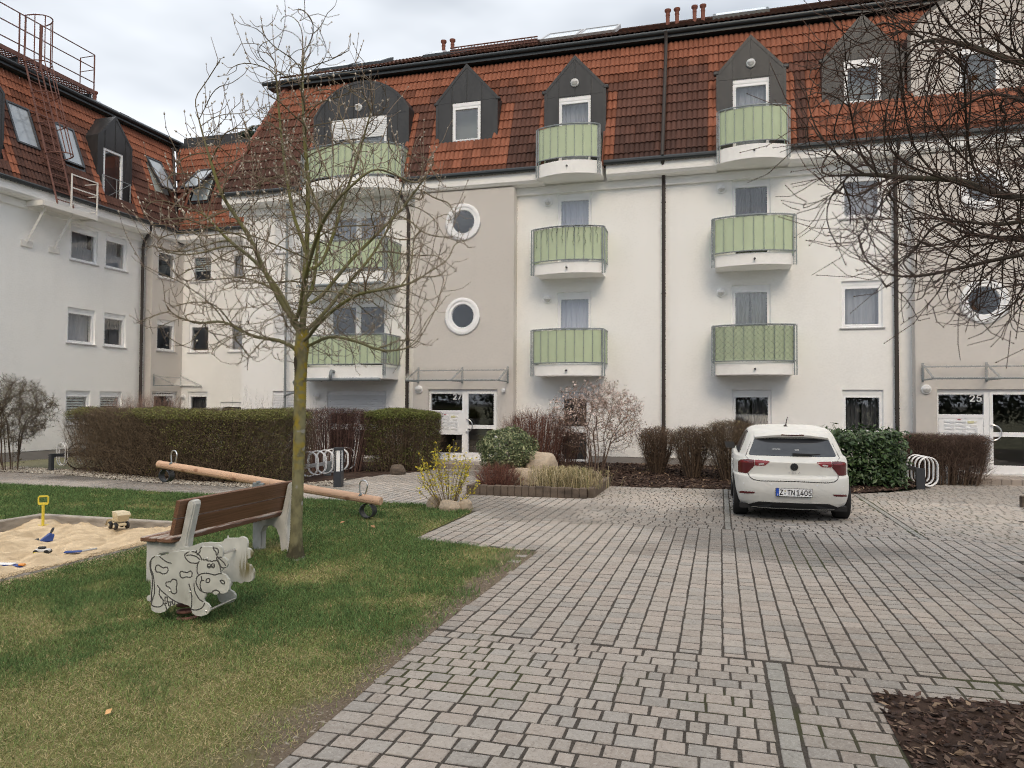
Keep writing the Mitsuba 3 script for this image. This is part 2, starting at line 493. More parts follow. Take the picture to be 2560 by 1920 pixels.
def balcony(B, F, plan, zs0, zs1, zr0, zr1, label=None, spout=None, posts=True, d=0.0, nbar=9, drop=.36, arc=True):
    """plan: (s, d) points from the left wall round to the right wall."""
    plan = np.array(plan, float)
    inner = Polygon(list(plan)).buffer(-.06, join_style=2)
    xy = np.array(inner.exterior.coords)
    xy[:, 1] = np.where(xy[:, 1] < .1, -.05, xy[:, 1])
    m = fmb(F)
    m.prism(Polygon(xy).buffer(0), lambda u, v, w: (u, v, w), zs0, zs1)
    k = E('balcony', m, 'm_white', parent=B, **({'label': label} if label else {}))
    path = LineString(plan)
    L = path.length
    P = lambda t, z: (*path.interpolate(t).coords[0], z)
    n = 40
    ts = np.unique(np.concatenate([np.linspace(0, L, n)] + [[path.project(Point(p))] for p in plan]))
    rl = fmb(F)
    rl.tube([P(t, zr1) for t in ts], .021, 6); rl.tube([P(t, zr0) for t in ts], .016, 6)
    for t in np.linspace(0.03, L - .03, nbar + 6):
        x, y, _ = P(t, 0)
        rl.box(x - .006, x + .006, y + .004, y + .022, zr0, zr1)
    for p in plan[1:-1][[0, -1]] if posts else []:
        for o in (-.03, .03):
            rl.box(p[0] + o - .014, p[0] + o + .014, p[1] - .012, p[1] + .03, zr0 - drop, zr1 - .01)
    E('railing', rl, 'm_steel', parent=k)
    sc = fmb(F)
    r = np.random.default_rng(int(abs(plan[0, 0] * 100)) + int(zr1 * 7))
    nz = 7
    zz = np.linspace(zr0 + .015, zr1 - .03, nz)
    tt = np.linspace(0.01, L - .01, 90)
    wob = np.cumsum(r.normal(0, 1, 90)); wob = .006 * np.sin(np.linspace(0, 34, 90) + wob * .12)
    pts = np.array([path.interpolate(t).coords[0] for t in tt])
    nr = np.gradient(pts, axis=0); nr = np.stack([-nr[:, 1], nr[:, 0]], 1); nr /= np.linalg.norm(nr, axis=1, keepdims=True) + 1e-9
    V = []
    for j, z in enumerate(zz):
        q = pts - nr * (-(.008 + wob * (.4 + .6 * math.sin(PI * j / (nz - 1))))[:, None]) * -1
        V.append(np.stack([q[:, 0], q[:, 1] - .012, np.full(90, z) + .006 * np.sin(np.arange(90) * .9) * (j in (0, nz - 1))], 1))
    V = np.concatenate(V)
    i, j = np.meshgrid(np.arange(nz - 1), np.arange(89), indexing='ij')
    sc.add(V, np.stack([i * 90 + j, i * 90 + j + 1, (i + 1) * 90 + j + 1, (i + 1) * 90 + j], -1).reshape(-1, 4))
    E('privacy_screen', sc, 'm_screen', 60, parent=k)
    if spout is not None:
        s, z = spout
        dd = max(p[1] for p in plan) - .06
        E('drain_spout', fmb(F).tube([(s, dd - .1, z + .01), (s, dd + .09, z - .01)], .026, 10), 'm_anthracite', parent=k)
    return k


def gutter(mb, a, b, r=.075):
    mb.tube([a, b], r, 10)


def brackets_pipe(mb, pts, r=.05):
    mb.tube(pts, r, 10)


# ================================================================== apartment building (numbers 27 and 25)
B = thing('apartment_building', 'long white building with green balconies and beige stair bays 27 and 25', 'building')
DC, WC = -3.975, 0.8                                          # centres of the two balcony columns
wins = []                                                     # openings (s0, s1, z0, z1) in the white wall


def W_(s0, s1, z0, z1, **k):
    wins.append((s0, s1, z0, z1)); window(B, MAIN, s0, s1, z0, z1, **k)


CURT = {}
W_(-4.46, -3.49, 5.65, 7.78, inside='sheer', sill=False, seed=1)
W_(-4.46, -3.49, 2.86, 4.96, inside='sheer', sill=False, seed=2)
W_(-4.36, -3.53, .14, 2.13, inside='drape', sill=False, midrail=1.07, seed=3)
W_(.31, 1.29, 5.65, 7.80, inside='drape', sill=False, seed=4)
W_(.30, 1.28, 2.86, 4.98, inside='green', sill=False, seed=5)
W_(.30, 1.29, .10, 2.19, inside='drape', sill=False, seed=6)
W_(3.0, 3.96, 6.60, 7.75, inside='net', seed=7)
W_(3.0, 3.96, 3.78, 4.98, inside='net', seed=8)
W_(3.0, 3.96, 1.07, 2.19, inside='drape', seed=9)
W_(-11.74, -9.79, 5.65, 7.70, inside='net', sill=False, mullion=True, seed=10)
W_(-11.72, -9.78, 2.86, 4.94, sill=False, mullion=True, seed=11)
W_(-11.76, -9.76, .10, 2.15, sill=False, mullion=True, shut=.30, midrail=1.05, seed=12)
W_(-13.71, -12.66, 6.56, 7.80, shut=1.0, seed=13)
W_(-13.71, -12.66, 3.77, 4.97, shut=1.0, seed=14)
W_(-13.71, -12.66, 1.02, 2.15, shut=1.0, seed=15)
RIS = [(-8.72, -5.655, -7.18), (4.614, 7.68, 6.14)]           # the two stair bays: left, right, centre
wall = sbox(-14.86, .34, 16, 8.0)
for a in wins:
    wall = wall.difference(sbox(a[0], a[2], a[1], a[3]))
for a, b, c in RIS:
    wall = wall.difference(sbox(a + .02, 0, b - .02, 7.6))
E('wall', fmb(MAIN).prism(wall, SV, -.3, 0).box(-14.86, -14.56, -10, -.302, -.2, 8.0), 'm_white', parent=B)
pl = sbox(-14.86, -.3, 16, .338)
for a in wins + [(r[0] + .02, r[1] - .02, -1, 2) for r in RIS]:
    pl = pl.difference(sbox(a[0], a[2], a[1], a[3]))
E('plinth', fmb(MAIN).prism(pl, SV, -.3, -.012), 'm_plinth', parent=B)
# rooms: floors and a rear wall, dark
rm = fmb(MAIN)
for z in (-.02, 2.72, 5.5, 8.32):
    rm.box(-14.5, 15.9, -4.5, -.31, z, z + .1)
rm.box(-14.5, 15.9, -4.6, -4.5, -.1, 12.2)
for x in (-12.2, -9.3, -8.5, -5.85, -2.2, 2.3, 4.5, 7.7):
    rm.box(x, x + .1, -4.49, -.31, .08, 8.3)
E('interior', rm, 'm_room', parent=B)

for bay, (a, b, c) in enumerate(RIS):
    d = .35
    w = sbox(a, -.1, b, 7.99).difference(sbox(c - 1.06, .16, c + 1.06, 2.20))
    for z in (4.33, 7.08):
        w = w.difference(Point(c - .02, z).buffer(.53, 48))
    st = fmb(MAIN).prism(w, SV, .02, d)
    st.box(a, a + .3, -.3, .018, -.1, 7.99); st.box(b - .3, b, -.3, .018, -.1, 7.99)
    E('stair_bay', st, 'm_beige', parent=B, label='beige stair bay standing slightly proud of the white wall')
    for z in (4.33, 7.08):
        o = (c - .02, 20.05 + .03, z); n = (0, -1, 0)
        k = E('round_window', MB().lathe([(.528, -.2), (.528, .045), (.50, .06), (.44, .055), (.43, .02), (.425, .03), (.35, .035), (.335, .01), (.335, -.05)], o, n, 56), 'm_pvc', 40, parent=B)
        E('pane', MB().lathe([(.345, 0), (.001, .0)], o, n, 48), 'm_pane', parent=k)
        sl = MB()
        sl.tube([(c - .02 + .545 * math.cos(t), 20.05 - .02, z + .545 * math.sin(t)) for t in np.linspace(-PI + .12, -.12, 26)], .017, 6)
        E('sill', sl, 'm_sill', parent=k)
    # entrance: fixed light with letter boxes on the left, door on the right
    s0, s1, z0, z1 = c - 1.06, c + 1.06, .16, 2.20
    f0, f1 = .18, .26
    dm = fmb(MAIN)
    ring(dm, s0, s1, z0, z1, .05, f0, f1)
    mid = s0 + 1.08
    dm.box(mid - .055, mid + .055, f0, f1 + .004, z0 + .05, z1 - .05)
    dm.box(s0 + .05, mid - .055, f0, f1, z0 + .05, z0 + .19); dm.box(s0 + .05, mid - .055, f0, f1, .88, .99)
    dm.box(s0 + .05, mid - .055, f0, f1, 1.49, 1.59); dm.box(s0 + .05, mid - .055, f0, f1, z1 - .13, z1 - .05)
    k = E('entrance', dm, 'm_pvc', parent=B, label=f'white glazed entrance with letter boxes and house number {27 - 2 * bay}')
    lf = fmb(MAIN)
    da, db = mid + .058, s1 - .053
    ring(lf, da, db, z0 + .02, z1 - .055, .075, f0 + .02, f1 + .02)
    lf.box(da + .075, db - .075, f0 + .02, f1 + .02, 1.06, 1.17); lf.box(da + .075, db - .075, f0 + .02, f1 + .02, z0 + .095, z0 + .21)
    E('door_leaf', lf, 'm_pvc', parent=k)
    for q0, q1, p0, p1 in [(s0 + .05, mid - .055, .35, .88), (s0 + .05, mid - .055, 1.59, z1 - .13), (da + .075, db - .075, .37, 1.06), (da + .075, db - .075, 1.17, z1 - .13)]:
        E('pane', fmb(MAIN).add([(q0, .22, p0), (q1, .22, p0), (q1, .22, p1), (q0, .22, p1)], [(0, 1, 2, 3)]), 'm_pane', parent=k)
    E('letter_box_panel', fmb(MAIN).box(s0 + .06, mid - .06, f0 + .02, f1 - .012, .985, 1.495), 'm_pvc', parent=k)
    for col in range(3):
        for row in range(5 if col < 2 else 3):
            x = s0 + .17 + col * .25; z = 1.42 - row * .088 - (.176 if col == 2 else 0)
            E('letter_box', fmb(MAIN).box(x, x + .22, f1 - .012, f1 + .006, z - .028, z + .022, b=.005).box(x + .14, x + .215, f1 - .012, f1 + .008, z - .058, z - .036), 'm_shutter', parent=k)
    nt = fmb(MAIN)
    for j, (x, z, ww, hh, cc) in enumerate([(.68, 1.40, .13, .055, (.62, .60, .38)), (.82, 1.41, .06, .04, (.75, .74, .68)), (.74, 1.31, .13, .05, (.70, .70, .70)), (.46, 1.463, .07, .018, (.42, .05, .08))]):
        nt.box(s0 + x, s0 + x + ww, f1 - .011, f1 + .003, z - hh / 2, z + hh / 2, color=cc)
    E('notice', nt, 'm_vc', parent=k)
    E('pull_handle', fmb(MAIN).tube([(da + .03, f1 + .02, 1.34), (da + .04, f1 + .075, 1.34)] + [(da + .04 + .19 * math.sin(t), f1 + .08, 1.155 + .185 * math.cos(t)) for t in np.linspace(.15, PI - .15, 16)] + [(da + .04, f1 + .075, .97), (da + .03, f1 + .02, .97)], .017, 8), 'm_chrome', 40, parent=k)
    tm = meshkit.text_mesh('27' if bay == 0 else '25', .165, .006, True)
    v = tm.vertices
    wd = v[:, 0].max()
    E('house_number', (trimesh.Trimesh(np.stack([mid - .085 - wd + v[:, 0], 20.4 - .232 - v[:, 2], 1.90 + v[:, 1]], 1), tm.faces, process=False), None), 'm_pvc', parent=k)
    # stairs seen through the glass
    stp = fmb(MAIN)
    for j in range(7):
        stp.box(c - .95, c + .1, -1.2 - .28 * j, -.9 - .28 * j, .1, .28 + .17 * j)
    E('inner_stair', stp, 'm_plinth', parent=k)
    # glass canopy on steel brackets
    cn = fmb(MAIN)
    xs = (c - 1.37, c, c + 1.37)
    for x in xs:
        cn.box(x - .025, x + .025, d, d + .03, 2.38, 2.84)
        cn.tube([(x, d + .02, 2.80), (x, d + .92, 2.44)], .024, 6); cn.tube([(x, d + .02, 2.42), (x, d + .92, 2.42)], .018, 6)
    cn.tube([(xs[0], d + .24, 2.735), (xs[2], d + .24, 2.735)], .018, 6); cn.tube([(xs[0], d + .92, 2.43), (xs[2], d + .92, 2.43)], .02, 6)
    ck = E('canopy', cn, 'm_steel', parent=B, label='steel framed glass canopy over the entrance')
    E('glass_sheet', fmb(MAIN).add([(c - 1.5, d + .01, 2.85), (c + 1.5, d + .01, 2.85), (c + 1.5, d + 1.05, 2.44), (c - 1.5, d + 1.05, 2.44)], [(0, 1, 2, 3)]), 'm_canopy_glass', parent=ck)

# cornice below the eave, broken by the roof balconies
co = fmb(MAIN)
gaps = [(-12.55, -9.0), (-4.81, -3.01), (-.08, 1.72)]
segs, x = [], -15.35
for g0, g1 in gaps + [(16, 16)]:
    segs.append((x, g0)); x = g1
for a, b in segs:
    for q in (Polygon([(-.1, 8.0), (.40, 8.03), (.47, 8.10), (.47, 8.34), (-.1, 8.34)]),):
        co.prism(q, lambda u, v, w: (w, u, v), a, b)
    co.box(a + .002, b - .002, .002, .10, 7.80, 8.0)
for g0, g1 in gaps:
    co.box(g0 - .01, g1 + .01, .004, .10, 7.80, 8.0); co.box(g0, g1, -.1, .02, 8.0, 8.4)
E('cornice', co, 'm_white', parent=B)
for a, b in segs:
    gu = fmb(MAIN)
    gutter(gu, (a - (.05 if a > -15 else .1), .53, 8.40), (b + .05, .53, 8.40))
    E('eave_gutter', gu, 'm_gutter', parent=B)

# mansard
ZE, ZT, Y0 = 8.36, 12.26, 19.95
hip = lambda z: -15.5 + .37 * (z - 8.4)
dorm = [(gable(-7.24, .94, 9.49, 10.82, 11.86), (-7.68, 9.55, -6.80, 10.74)), (gable(3.53, .94, 9.49, 10.78, 11.84), (3.09, 9.55, 3.97, 10.70)),
        (gable(DC, .86, 8.40, 10.76, 11.70), (DC - .47, 8.45, DC + .47, 10.56)), (gable(WC, .86, 8.40, 10.72, 11.66), (WC - .47, 8.45, WC + .47, 10.52)),
        (arch(-10.72, 1.60, 8.40, 10.78, 11.76), (-11.72, 8.45, -9.83, 10.64)), (arch(6.14, 1.54, 9.45, 11.15, 12.1), (5.70, 9.50, 6.62, 10.72))]
deck = Polygon([(hip(ZE), ZE), (16, ZE), (16, ZT), (hip(ZT), ZT)])
for p, h in dorm:
    deck = deck.difference(p.buffer(-.03))
dk = MB()
dk.prism(deck, lambda u, v, w: (u, Y0 + (v - 8.4) * SLOPE + w, v), .02, .06)
dk.add([(hip(ZE), Y0, ZE), (hip(ZT), Y0 + 3.9 * SLOPE, ZT), (hip(ZT), 30, ZT), (hip(ZE), 31, ZE)], [(0, 1, 2, 3)])
RK = E('roof', dk, 'm_clay', parent=B, label='mansard roof of weathered orange and brown clay tiles')
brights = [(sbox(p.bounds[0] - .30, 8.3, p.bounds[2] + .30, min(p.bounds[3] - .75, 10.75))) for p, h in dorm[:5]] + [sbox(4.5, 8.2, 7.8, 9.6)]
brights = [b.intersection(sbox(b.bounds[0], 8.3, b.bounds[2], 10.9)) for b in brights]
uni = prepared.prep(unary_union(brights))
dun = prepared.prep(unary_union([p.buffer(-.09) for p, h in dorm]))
NR = 13
l_ = (ZT - ZE) * TL / NR
z_of = lambda t: ZE + t / TL
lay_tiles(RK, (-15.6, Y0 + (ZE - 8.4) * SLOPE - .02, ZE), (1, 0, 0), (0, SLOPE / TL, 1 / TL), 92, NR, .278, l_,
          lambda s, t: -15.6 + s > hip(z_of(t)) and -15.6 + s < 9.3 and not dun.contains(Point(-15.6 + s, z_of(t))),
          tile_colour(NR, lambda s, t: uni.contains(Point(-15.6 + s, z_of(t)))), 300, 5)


E('upper_roof_deck', MB().add([(-14.2, 21.2, 12.54), (16, 21.2, 12.54), (16, 27, 15.60), (-10.5, 27, 15.60)], [(0, 1, 2, 3)]).add([(-14.2, 21.2, 12.54), (-10.5, 27, 15.60), (-14.2, 32, 12.54)], [(0, 1, 2)]), 'm_dark_clay', parent=B)


def upper_col(s, t, row, r):
    return (np.array([.070, .040, .032]) if r.random() > .3 else np.array([.11, .05, .036])) * r.uniform(.7, 1.2)


lay_tiles(key(B + '__upper_roof'), (-14.2, 21.35, 12.66), (1, 0, 0), (0, .884, .468), 85, 19, .278, .34, lambda s, t: -14.2 + s > -14.2 + .56 * t * .9 and -14.2 + s < 9, upper_col, 0, 6)
ht = MB()
for j in range(12):
    z = 8.45 + j * .325; 
    ht.tube([(hip(z) - .01, Y0 + (z - 8.4) * SLOPE - .05, z), (hip(z + .36), Y0 + (z + .36 - 8.4) * SLOPE - .045, z + .36)], [.085, .065], 8)
E('hip_tile', ht, 'm_clay', parent=RK)
ev = fmb(MAIN)
ev.box(-14.65, 16, -1.25, -.86, 12.34, 12.38); ev.box(-14.65, 16, -1.0, -.865, 12.382, 12.54)
ev.tube([(-14.8, -.83, 12.49), (16, -.83, 12.49)], .062, 12)
E('upper_gutter', ev, 'm_gutter', parent=B)
rb = MB()
for j in range(95):
    rb.tube([(-10.4 + j * .3, 27, 15.66), (-10.4 + j * .3 + .32, 27, 15.67)], [.10, .085], 7)
E('ridge_tile', rb, 'm_dark_clay', parent=B)

SEAMS = [lambda c: (c - .47, c, c + .47)]
for j, ((p, h), nm) in enumerate(zip(dorm, ('anthracite clad gabled dormer with a fixed window above stair bay 27', 'anthracite clad gabled dormer with a fixed window beside stair bay 25', 'anthracite clad dormer with lamp and green screened balcony',
                                           'anthracite clad dormer with round lamp and balcony right of the long downpipe', 'wide arched anthracite dormer with half lowered shutters', 'beige gable dormer above stair bay 25'))):
    c = (p.bounds[0] + p.bounds[2]) / 2
    if j < 4:
        k = dormer(B, MAIN, p, h, (c - .47, c, c + .47), h[3] + .02, 1.5, nm)
    elif j == 4:
        k = dormer(B, MAIN, p, h, tuple(np.linspace(c - 1.25, c + 1.25, 6)), h[3] + .02, 1.5, nm)
    else:
        k = dormer(B, MAIN, p, h, (), 9, 1.6, nm, panels=False)
    if j == 4:
        window(B, MAIN, h[0], h[2], h[1], h[3], inside='net', sill=False, mullion=True, shut=.26, seed=30, rev=.03)
    elif j in (0, 1, 5):
        window(B, MAIN, h[0], h[2], h[1], h[3], inside='none', sill=False, seed=30 + j, rev=.02)
        E('room_wall', fmb(MAIN).box(h[0] - .1, h[2] + .1, -.42, -.40, h[1], h[3]), 'm_drape_green', parent=k)
    else:
        window(B, MAIN, h[0], h[2], h[1], h[3], inside='net', sill=False, seed=30 + j, rev=.03)
    if j < 4:
        q = fmb(MAIN)
        for sg in (-1, 1):
            q.box(c + sg * (p.bounds[2] - c + .03) - .07, c + sg * (p.bounds[2] - c + .03) + .07, -.12, .03, 10.72 - (.02 if j > 1 else 0), 10.80, b=.02)
        E('eave_flashing', q, 'm_zinc', parent=k)

# balconies
NAMES = ('first-floor', 'second-floor', 'roof')
for c, hw in ((-4.02, .99), (.82, 1.0)):
    col = 'left' if c < 0 else 'right'
    for f in range(3):
        up = 2.79 * f if f < 2 else 5.58
        if f < 2:
            plan = [(c - hw, .0), (c - hw, .72)] + [(c + hw * t, .72 + .27 * (1 - t * t)) for t in np.linspace(-.85, .85, 11)] + [(c + hw, .72), (c + hw, 0)]
            balcony(B, MAIN, plan, 2.56 + up, 2.86 + up, 2.905 + up, 3.82 + up, spout=(c + .02, 2.70 + up))
        else:
            plan = [(c - .86 + .05, .0), (c - .86, .72)] + [(c + .9 * t, .74 + .24 * (1 - t * t)) for t in np.linspace(-.85, .85, 11)] + [(c + .86, .72), (c + .86 - .05, 0)]
            sl = [(c - .90, 0), (c - .90, .66)] + [(c + .90 * t, .66 + .32 * (1 - t * t)) for t in np.linspace(-.85, .85, 11)] + [(c + .90, .66), (c + .90, 0)]
            kb = balcony(B, MAIN, plan, 8.42, 8.425, 8.50, 9.41, spout=(c + .02, 8.26), drop=.42)
            E('slab', fmb(MAIN).prism(Polygon(sl), lambda u, v, w: (u, v, w), 8.06, 8.418), 'm_white', parent=kb)
for f in range(2):
    up = 2.79 * f
    plan = [(-12.40, 0), (-12.36, .55), (-12.0, .92), (-11.4, 1.08), (-10.4, 1.1), (-9.3, 1.1), (-9.3, 0)]
    kb = balcony(B, MAIN, plan, 2.50 + up, 2.84 + up, 2.92 + up, 3.79 + up, nbar=16, drop=.34)
    q = fmb(MAIN)
    q.tube([(-12.2, 1.07, 2.47 + up), (-9.42, 1.13, 2.47 + up)], .05, 8)
    if f == 0:
        q.tube([(-12.2, 1.07, 2.47), (-12.3, 1.02, 2.40), (-12.4, .62, 2.12), (-13.0, .36, 2.02), (-13.07, .3, 1.98)], .035, 8)
        q.tube([(-10.95, 1.02, 2.70), (-10.95, 1.18, 2.72), (-10.97, 1.2, 2.6), (-11.0, 1.16, 2.5)], .05, 8)
    E('drain_gutter', q, 'm_steel', parent=kb)
plan = [(-12.45, 0), (-12.42, .5), (-12.1, .82), (-11.5, 1.02), (-10.75, 1.1), (-10.0, 1.05), (-9.4, .85), (-9.08, .45), (-9.05, 0)]
kb = balcony(B, MAIN, plan, 8.42, 8.425, 8.50, 9.46, nbar=16, drop=.3)
E('slab', fmb(MAIN).prism(Polygon(plan).buffer(.02), lambda u, v, w: (u, v, w), 8.10, 8.418), 'm_white', parent=kb)
# string of lights on one screen, wire net on another
lc = fmb(MAIN)
r = np.random.default_rng(3)
for s in np.linspace(-4.85, -3.2, 12):
    dd = .745 + .27 * (1 - ((s + 4.02) / .99) ** 2) + .02
    n = r.integers(4, 9)
    lc.tube([(s + r.normal(0, .018), dd + .01, 6.58 - .075 * i) for i in range(n)], .006, 4)
lc.tube([(s, .745 + .27 * (1 - ((s + 4.02) / .99) ** 2) + .03, 6.59 + .01 * math.sin(s * 20)) for s in np.linspace(-4.9, -3.1, 30)], .006, 4)
E('light_string', lc, 'm_black', parent=B)
nt = fmb(MAIN)
for row in range(6):
    z0 = 2.95 + .145 * row
    for ph in (0, PI):
        nt.tube([(s, .745 + .27 * (1 - ((s - .82) / 1.0) ** 2) + .03, z0 + .07 + .07 * math.cos((s + .2) * 2 * PI / .26 + ph)) for s in np.linspace(-.16, 1.80, 90)], .004, 3, cap=False)
E('balcony_net', nt, 'm_anthracite', parent=B)

# downpipes
dp = MB()
dp.tube([(-1.48, 21.08, 12.45), (-1.48, 21.22, 12.2), (-1.48, 21.1, 11.7), (-1.48, 19.94, 8.75), (-1.48, 19.84, 8.45)], .05, 10)
dp.tube([(-1.48, 19.86, 8.42), (-1.48, 20.0, 8.2), (-1.48, 20.3, 7.95), (-1.48, 20.31, 7.7), (-1.48, 20.31, -.02)], .05, 10)
for z in (4.8, 2.0, 7.3):
    dp.tube([(-1.48, 20.31, z), (-1.48, 20.31, z + .03)], .062, 10)
E('downpipe', dp, 'm_pipe', 40, parent=B)
dp = MB()
dp.tube([(-9.2, 19.86, 8.38), (-9.2, 19.95, 8.1), (-9.1, 20.28, 7.75), (-9.03, 20.3, 7.5), (-9.03, 20.3, -.02)], .05, 10)
for z in (5.2, 2.4):
    dp.tube([(-9.03, 20.3, z), (-9.03, 20.3, z + .03)], .062, 10)
E('downpipe', dp, 'm_pipe', 40, parent=B)
dp = MB()
dp.tube([(4.25, 19.88, 8.38), (4.25, 19.98, 8.1), (4.25, 20.29, 7.85), (4.25, 20.3, 7.6), (4.25, 20.3, -.02)], .05, 10)
for z in (4.8, 1.7):
    dp.tube([(4.25, 20.3, z), (4.25, 20.3, z + .03)], .062, 10)
E('downpipe', dp, 'm_pipe', 40, parent=B)
E('downpipe', MB().tube([(-13.08, 20.1, 8.3), (-13.08, 20.12, 7.9), (-13.08, 20.13, 0)], .038, 9), 'm_steel', 40, parent=B, label='thin galvanised pipe beside the shuttered windows')

# on the upper roof
roofz = lambda y: 12.60 + (y - 21.2) * .53
for j, x in enumerate((-9.0, -8.68, -1.55, -1.27, -.74, -.49)):
    z = roofz(23) - .1
    E('roof_vent', MB().lathe([(.06, 0), (.06, .42), (.07, .43), (.07, .46), (.06, .47), (.06, .52), (.10, .57), (.10, .62), (.001, .64)], (x, 23.0, z), (0, 0, 1), 14), 'm_clay', 40, parent=B)
for x0 in (-5.40, -4.20):
    a, b = np.array([x0, 22.0, 13.10]), np.array([x0, 23.25, 13.90])
    t = (b - a) / np.linalg.norm(b - a); n = np.cross([1, 0, 0], t)
    tf = lambda V, a=a, t=t, n=n: a + V[:, :1] * np.array([1, 0, 0]) + V[:, 1:2] * t + V[:, 2:] * n
    L = np.linalg.norm(b - a)
    k = thing('solar_collector', 'flat solar collector on the upper roof, %s of the two' % ('left' if x0 < -5 else 'right'), 'solar panel', 'solar collectors on the roof')
    m = MB(tf); ring2 = [(0, .06, 0, L), (1.1, 1.16, 0, L), (.06, 1.1, 0, .06), (.06, 1.1, L - .06, L)]
    for q in ring2:
        m.box(q[0], q[1], q[2], q[3], -.05, .06)
    E('frame', m, 'm_sill', parent=k)
    E('glazing', MB(tf).box(.06, 1.1, .06, L - .06, -.04, .04), 'm_solar', parent=k)
for x0, y0, w_, h_, nm in ((-13.4, 22.1, 1.3, .9, 'a'), (-11.9, 22.0, 1.1, .9, 'b'), (-9.3, 21.9, 1.5, .8, 'c'), (-.2, 22.2, 1.6, .7, 'd')):
    m = MB()
    m.add([(x0, y0, roofz(y0) + .14), (x0 + w_, y0, roofz(y0) + .14), (x0 + w_, y0 + h_, roofz(y0 + h_) + .2), (x0, y0 + h_, roofz(y0 + h_) + .2),
           (x0, y0, roofz(y0)), (x0 + w_, y0, roofz(y0)), (x0 + w_, y0 + h_, roofz(y0 + h_)), (x0, y0 + h_, roofz(y0 + h_))],
          [(0, 1, 2, 3), (4, 5, 1, 0), (5, 6, 2, 1), (6, 7, 3, 2), (7, 4, 0, 3)])
    k = E('roof_window', m, 'm_gutter', parent=B)
    E('pane', MB().add([(x0 + .09, y0 + .06, roofz(y0 + .06) + .152), (x0 + w_ - .09, y0 + .06, roofz(y0 + .06) + .152), (x0 + w_ - .09, y0 + h_ - .08, roofz(y0 + h_ - .08) + .206), (x0 + .09, y0 + h_ - .08, roofz(y0 + h_ - .08) + .206)], [(0, 1, 2, 3)]), 'm_solar', parent=k)
sg = MB()
for x in np.arange(-8.3, -5.5, .11):
    sg.box(x, x + .02, 21.9, 21.92, roofz(21.9) + .05, roofz(21.9) + .25)
for z in (.08, .16, .24):
    sg.box(-8.35, -5.45, 21.89, 21.93, roofz(21.9) + z, roofz(21.9) + z + .025)
E('snow_guard', sg, 'm_rust', parent=B)

bulkhead(MAIN, -4.735, 7.56, 0, 'round bulkhead lamp left of the upper balcony door in the column right of bay 27')
bulkhead(MAIN, -4.735, 4.77, 0, 'round bulkhead lamp left of the lower balcony door in the column right of bay 27')
bulkhead(MAIN, .04, 7.58, 0, 'round bulkhead lamp left of the upper balcony door above the parked car')
bulkhead(MAIN, .02, 4.79, 0, 'round bulkhead lamp left of the lower balcony door above the parked car')
bulkhead(MAIN, -12.07, 1.98, 0, 'round bulkhead lamp under the wide balcony, behind the bare tree')
bulkhead(MAIN, -8.53, 2.19, .35, 'round bulkhead lamp beside the brown downpipe at the left end of a glass canopy')
bulkhead(MAIN, 4.84, 2.19, .35, 'round bulkhead lamp beside the rightmost entrance, above the trimmed bare hedge')
bulkhead(MAIN, DC, 10.94, 0, 'round bulkhead lamp on the dormer right of stair bay 27')
bulkhead(MAIN, WC, 10.92, 0, 'round bulkhead lamp on the dormer right of the long downpipe')
bulkhead(MAIN, -10.78, 10.95, 0, 'round bulkhead lamp on the wide arched dormer behind the tree')
cam = fmb(MAIN); cam.tube([(-5.93, .35, 2.17), (-5.93, .47, 2.15)], .045, 10); cam.box(-5.97, -5.89, .35, .38, 2.12, 2.22)
tg = E('motion_sensor', cam, 'm_pvc'); labels[tg] = {'label': 'small white motion sensor right of the top of entrance 27', 'category': 'sensor'}

# ================================================================== corner building (number 29): left wing and the recessed link
B2 = thing('corner_building', 'white wing with escape ladder and recessed link with entrance 29, under a tiled mansard', 'building')


def W2(F, s0, s1, z0, z1, **k):
    window(B2, F, s0, s1, z0, z1, **k)


WW = [(19.60, 20.74, 3.77, 4.97), (21.12, 22.12, 3.77, 4.97), (19.66, 20.78, 6.58, 7.76), (21.12, 22.12, 6.58, 7.76), (19.6, 20.6, 1.0, 2.15), (21.0, 22.0, 1.0, 2.15),
      (15.0, 16.0, 3.77, 4.97), (15.0, 16.0, 6.58, 7.76)]
wall = sbox(8, .2, 23.0, 8.1)
for a in WW:
    wall = wall.difference(sbox(a[0], a[2], a[1], a[3]))
E('wall', fmb(WING).prism(wall, SV, -.3, 0), 'm_white', parent=B2)
E('plinth', fmb(WING).box(8, 23.0, -.3, -.012, -.4, .198), 'm_plinth', parent=B2)
for j, a in enumerate(WW):
    W2(WING, *a, inside=('net', 'drape', 'half', 'half', 'blind', 'blind', 'net', 'net')[j], seed=40 + 2 * j)
# beige stair strip with entrance 29
bw = sbox(23.0, -.1, 24.95, 8.1)
holes = [(23.28, 24.28, 3.77, 4.97), (23.28, 24.28, 6.58, 7.76), (23.1, 24.45, .15, 2.2)]
for a in holes:
    bw = bw.difference(sbox(a[0], a[2], a[1], a[3]))
E('stair_bay', fmb(WING).prism(bw, SV, .05, .35).box(23.0, 23.25, -.2, .048, -.1, 8.1), 'm_beige', parent=B2, label='narrow beige stair bay beside the inner corner')
for j, a in enumerate(holes[:2]):
    W2(WING, *a, d=.35, inside='none', seed=60 + j)
m = fmb(WING)
ring(m, 23.1, 24.45, .15, 2.2, .07, .18, .26); ring(m, 23.2, 24.35, .17, 2.1, .08, .2, .28); m.box(23.28, 24.27, .2, .28, 1.3, 1.4)
k = E('entrance', m, 'm_pvc', parent=B2, label='white glazed entrance numbered 29, half hidden by the hedge')
E('pane', fmb(WING).add([(23.28, .23, .3), (24.27, .23, .3), (24.27, .23, 2.05), (23.28, .23, 2.05)], [(0, 1, 2, 3)]), 'm_pane', parent=k)
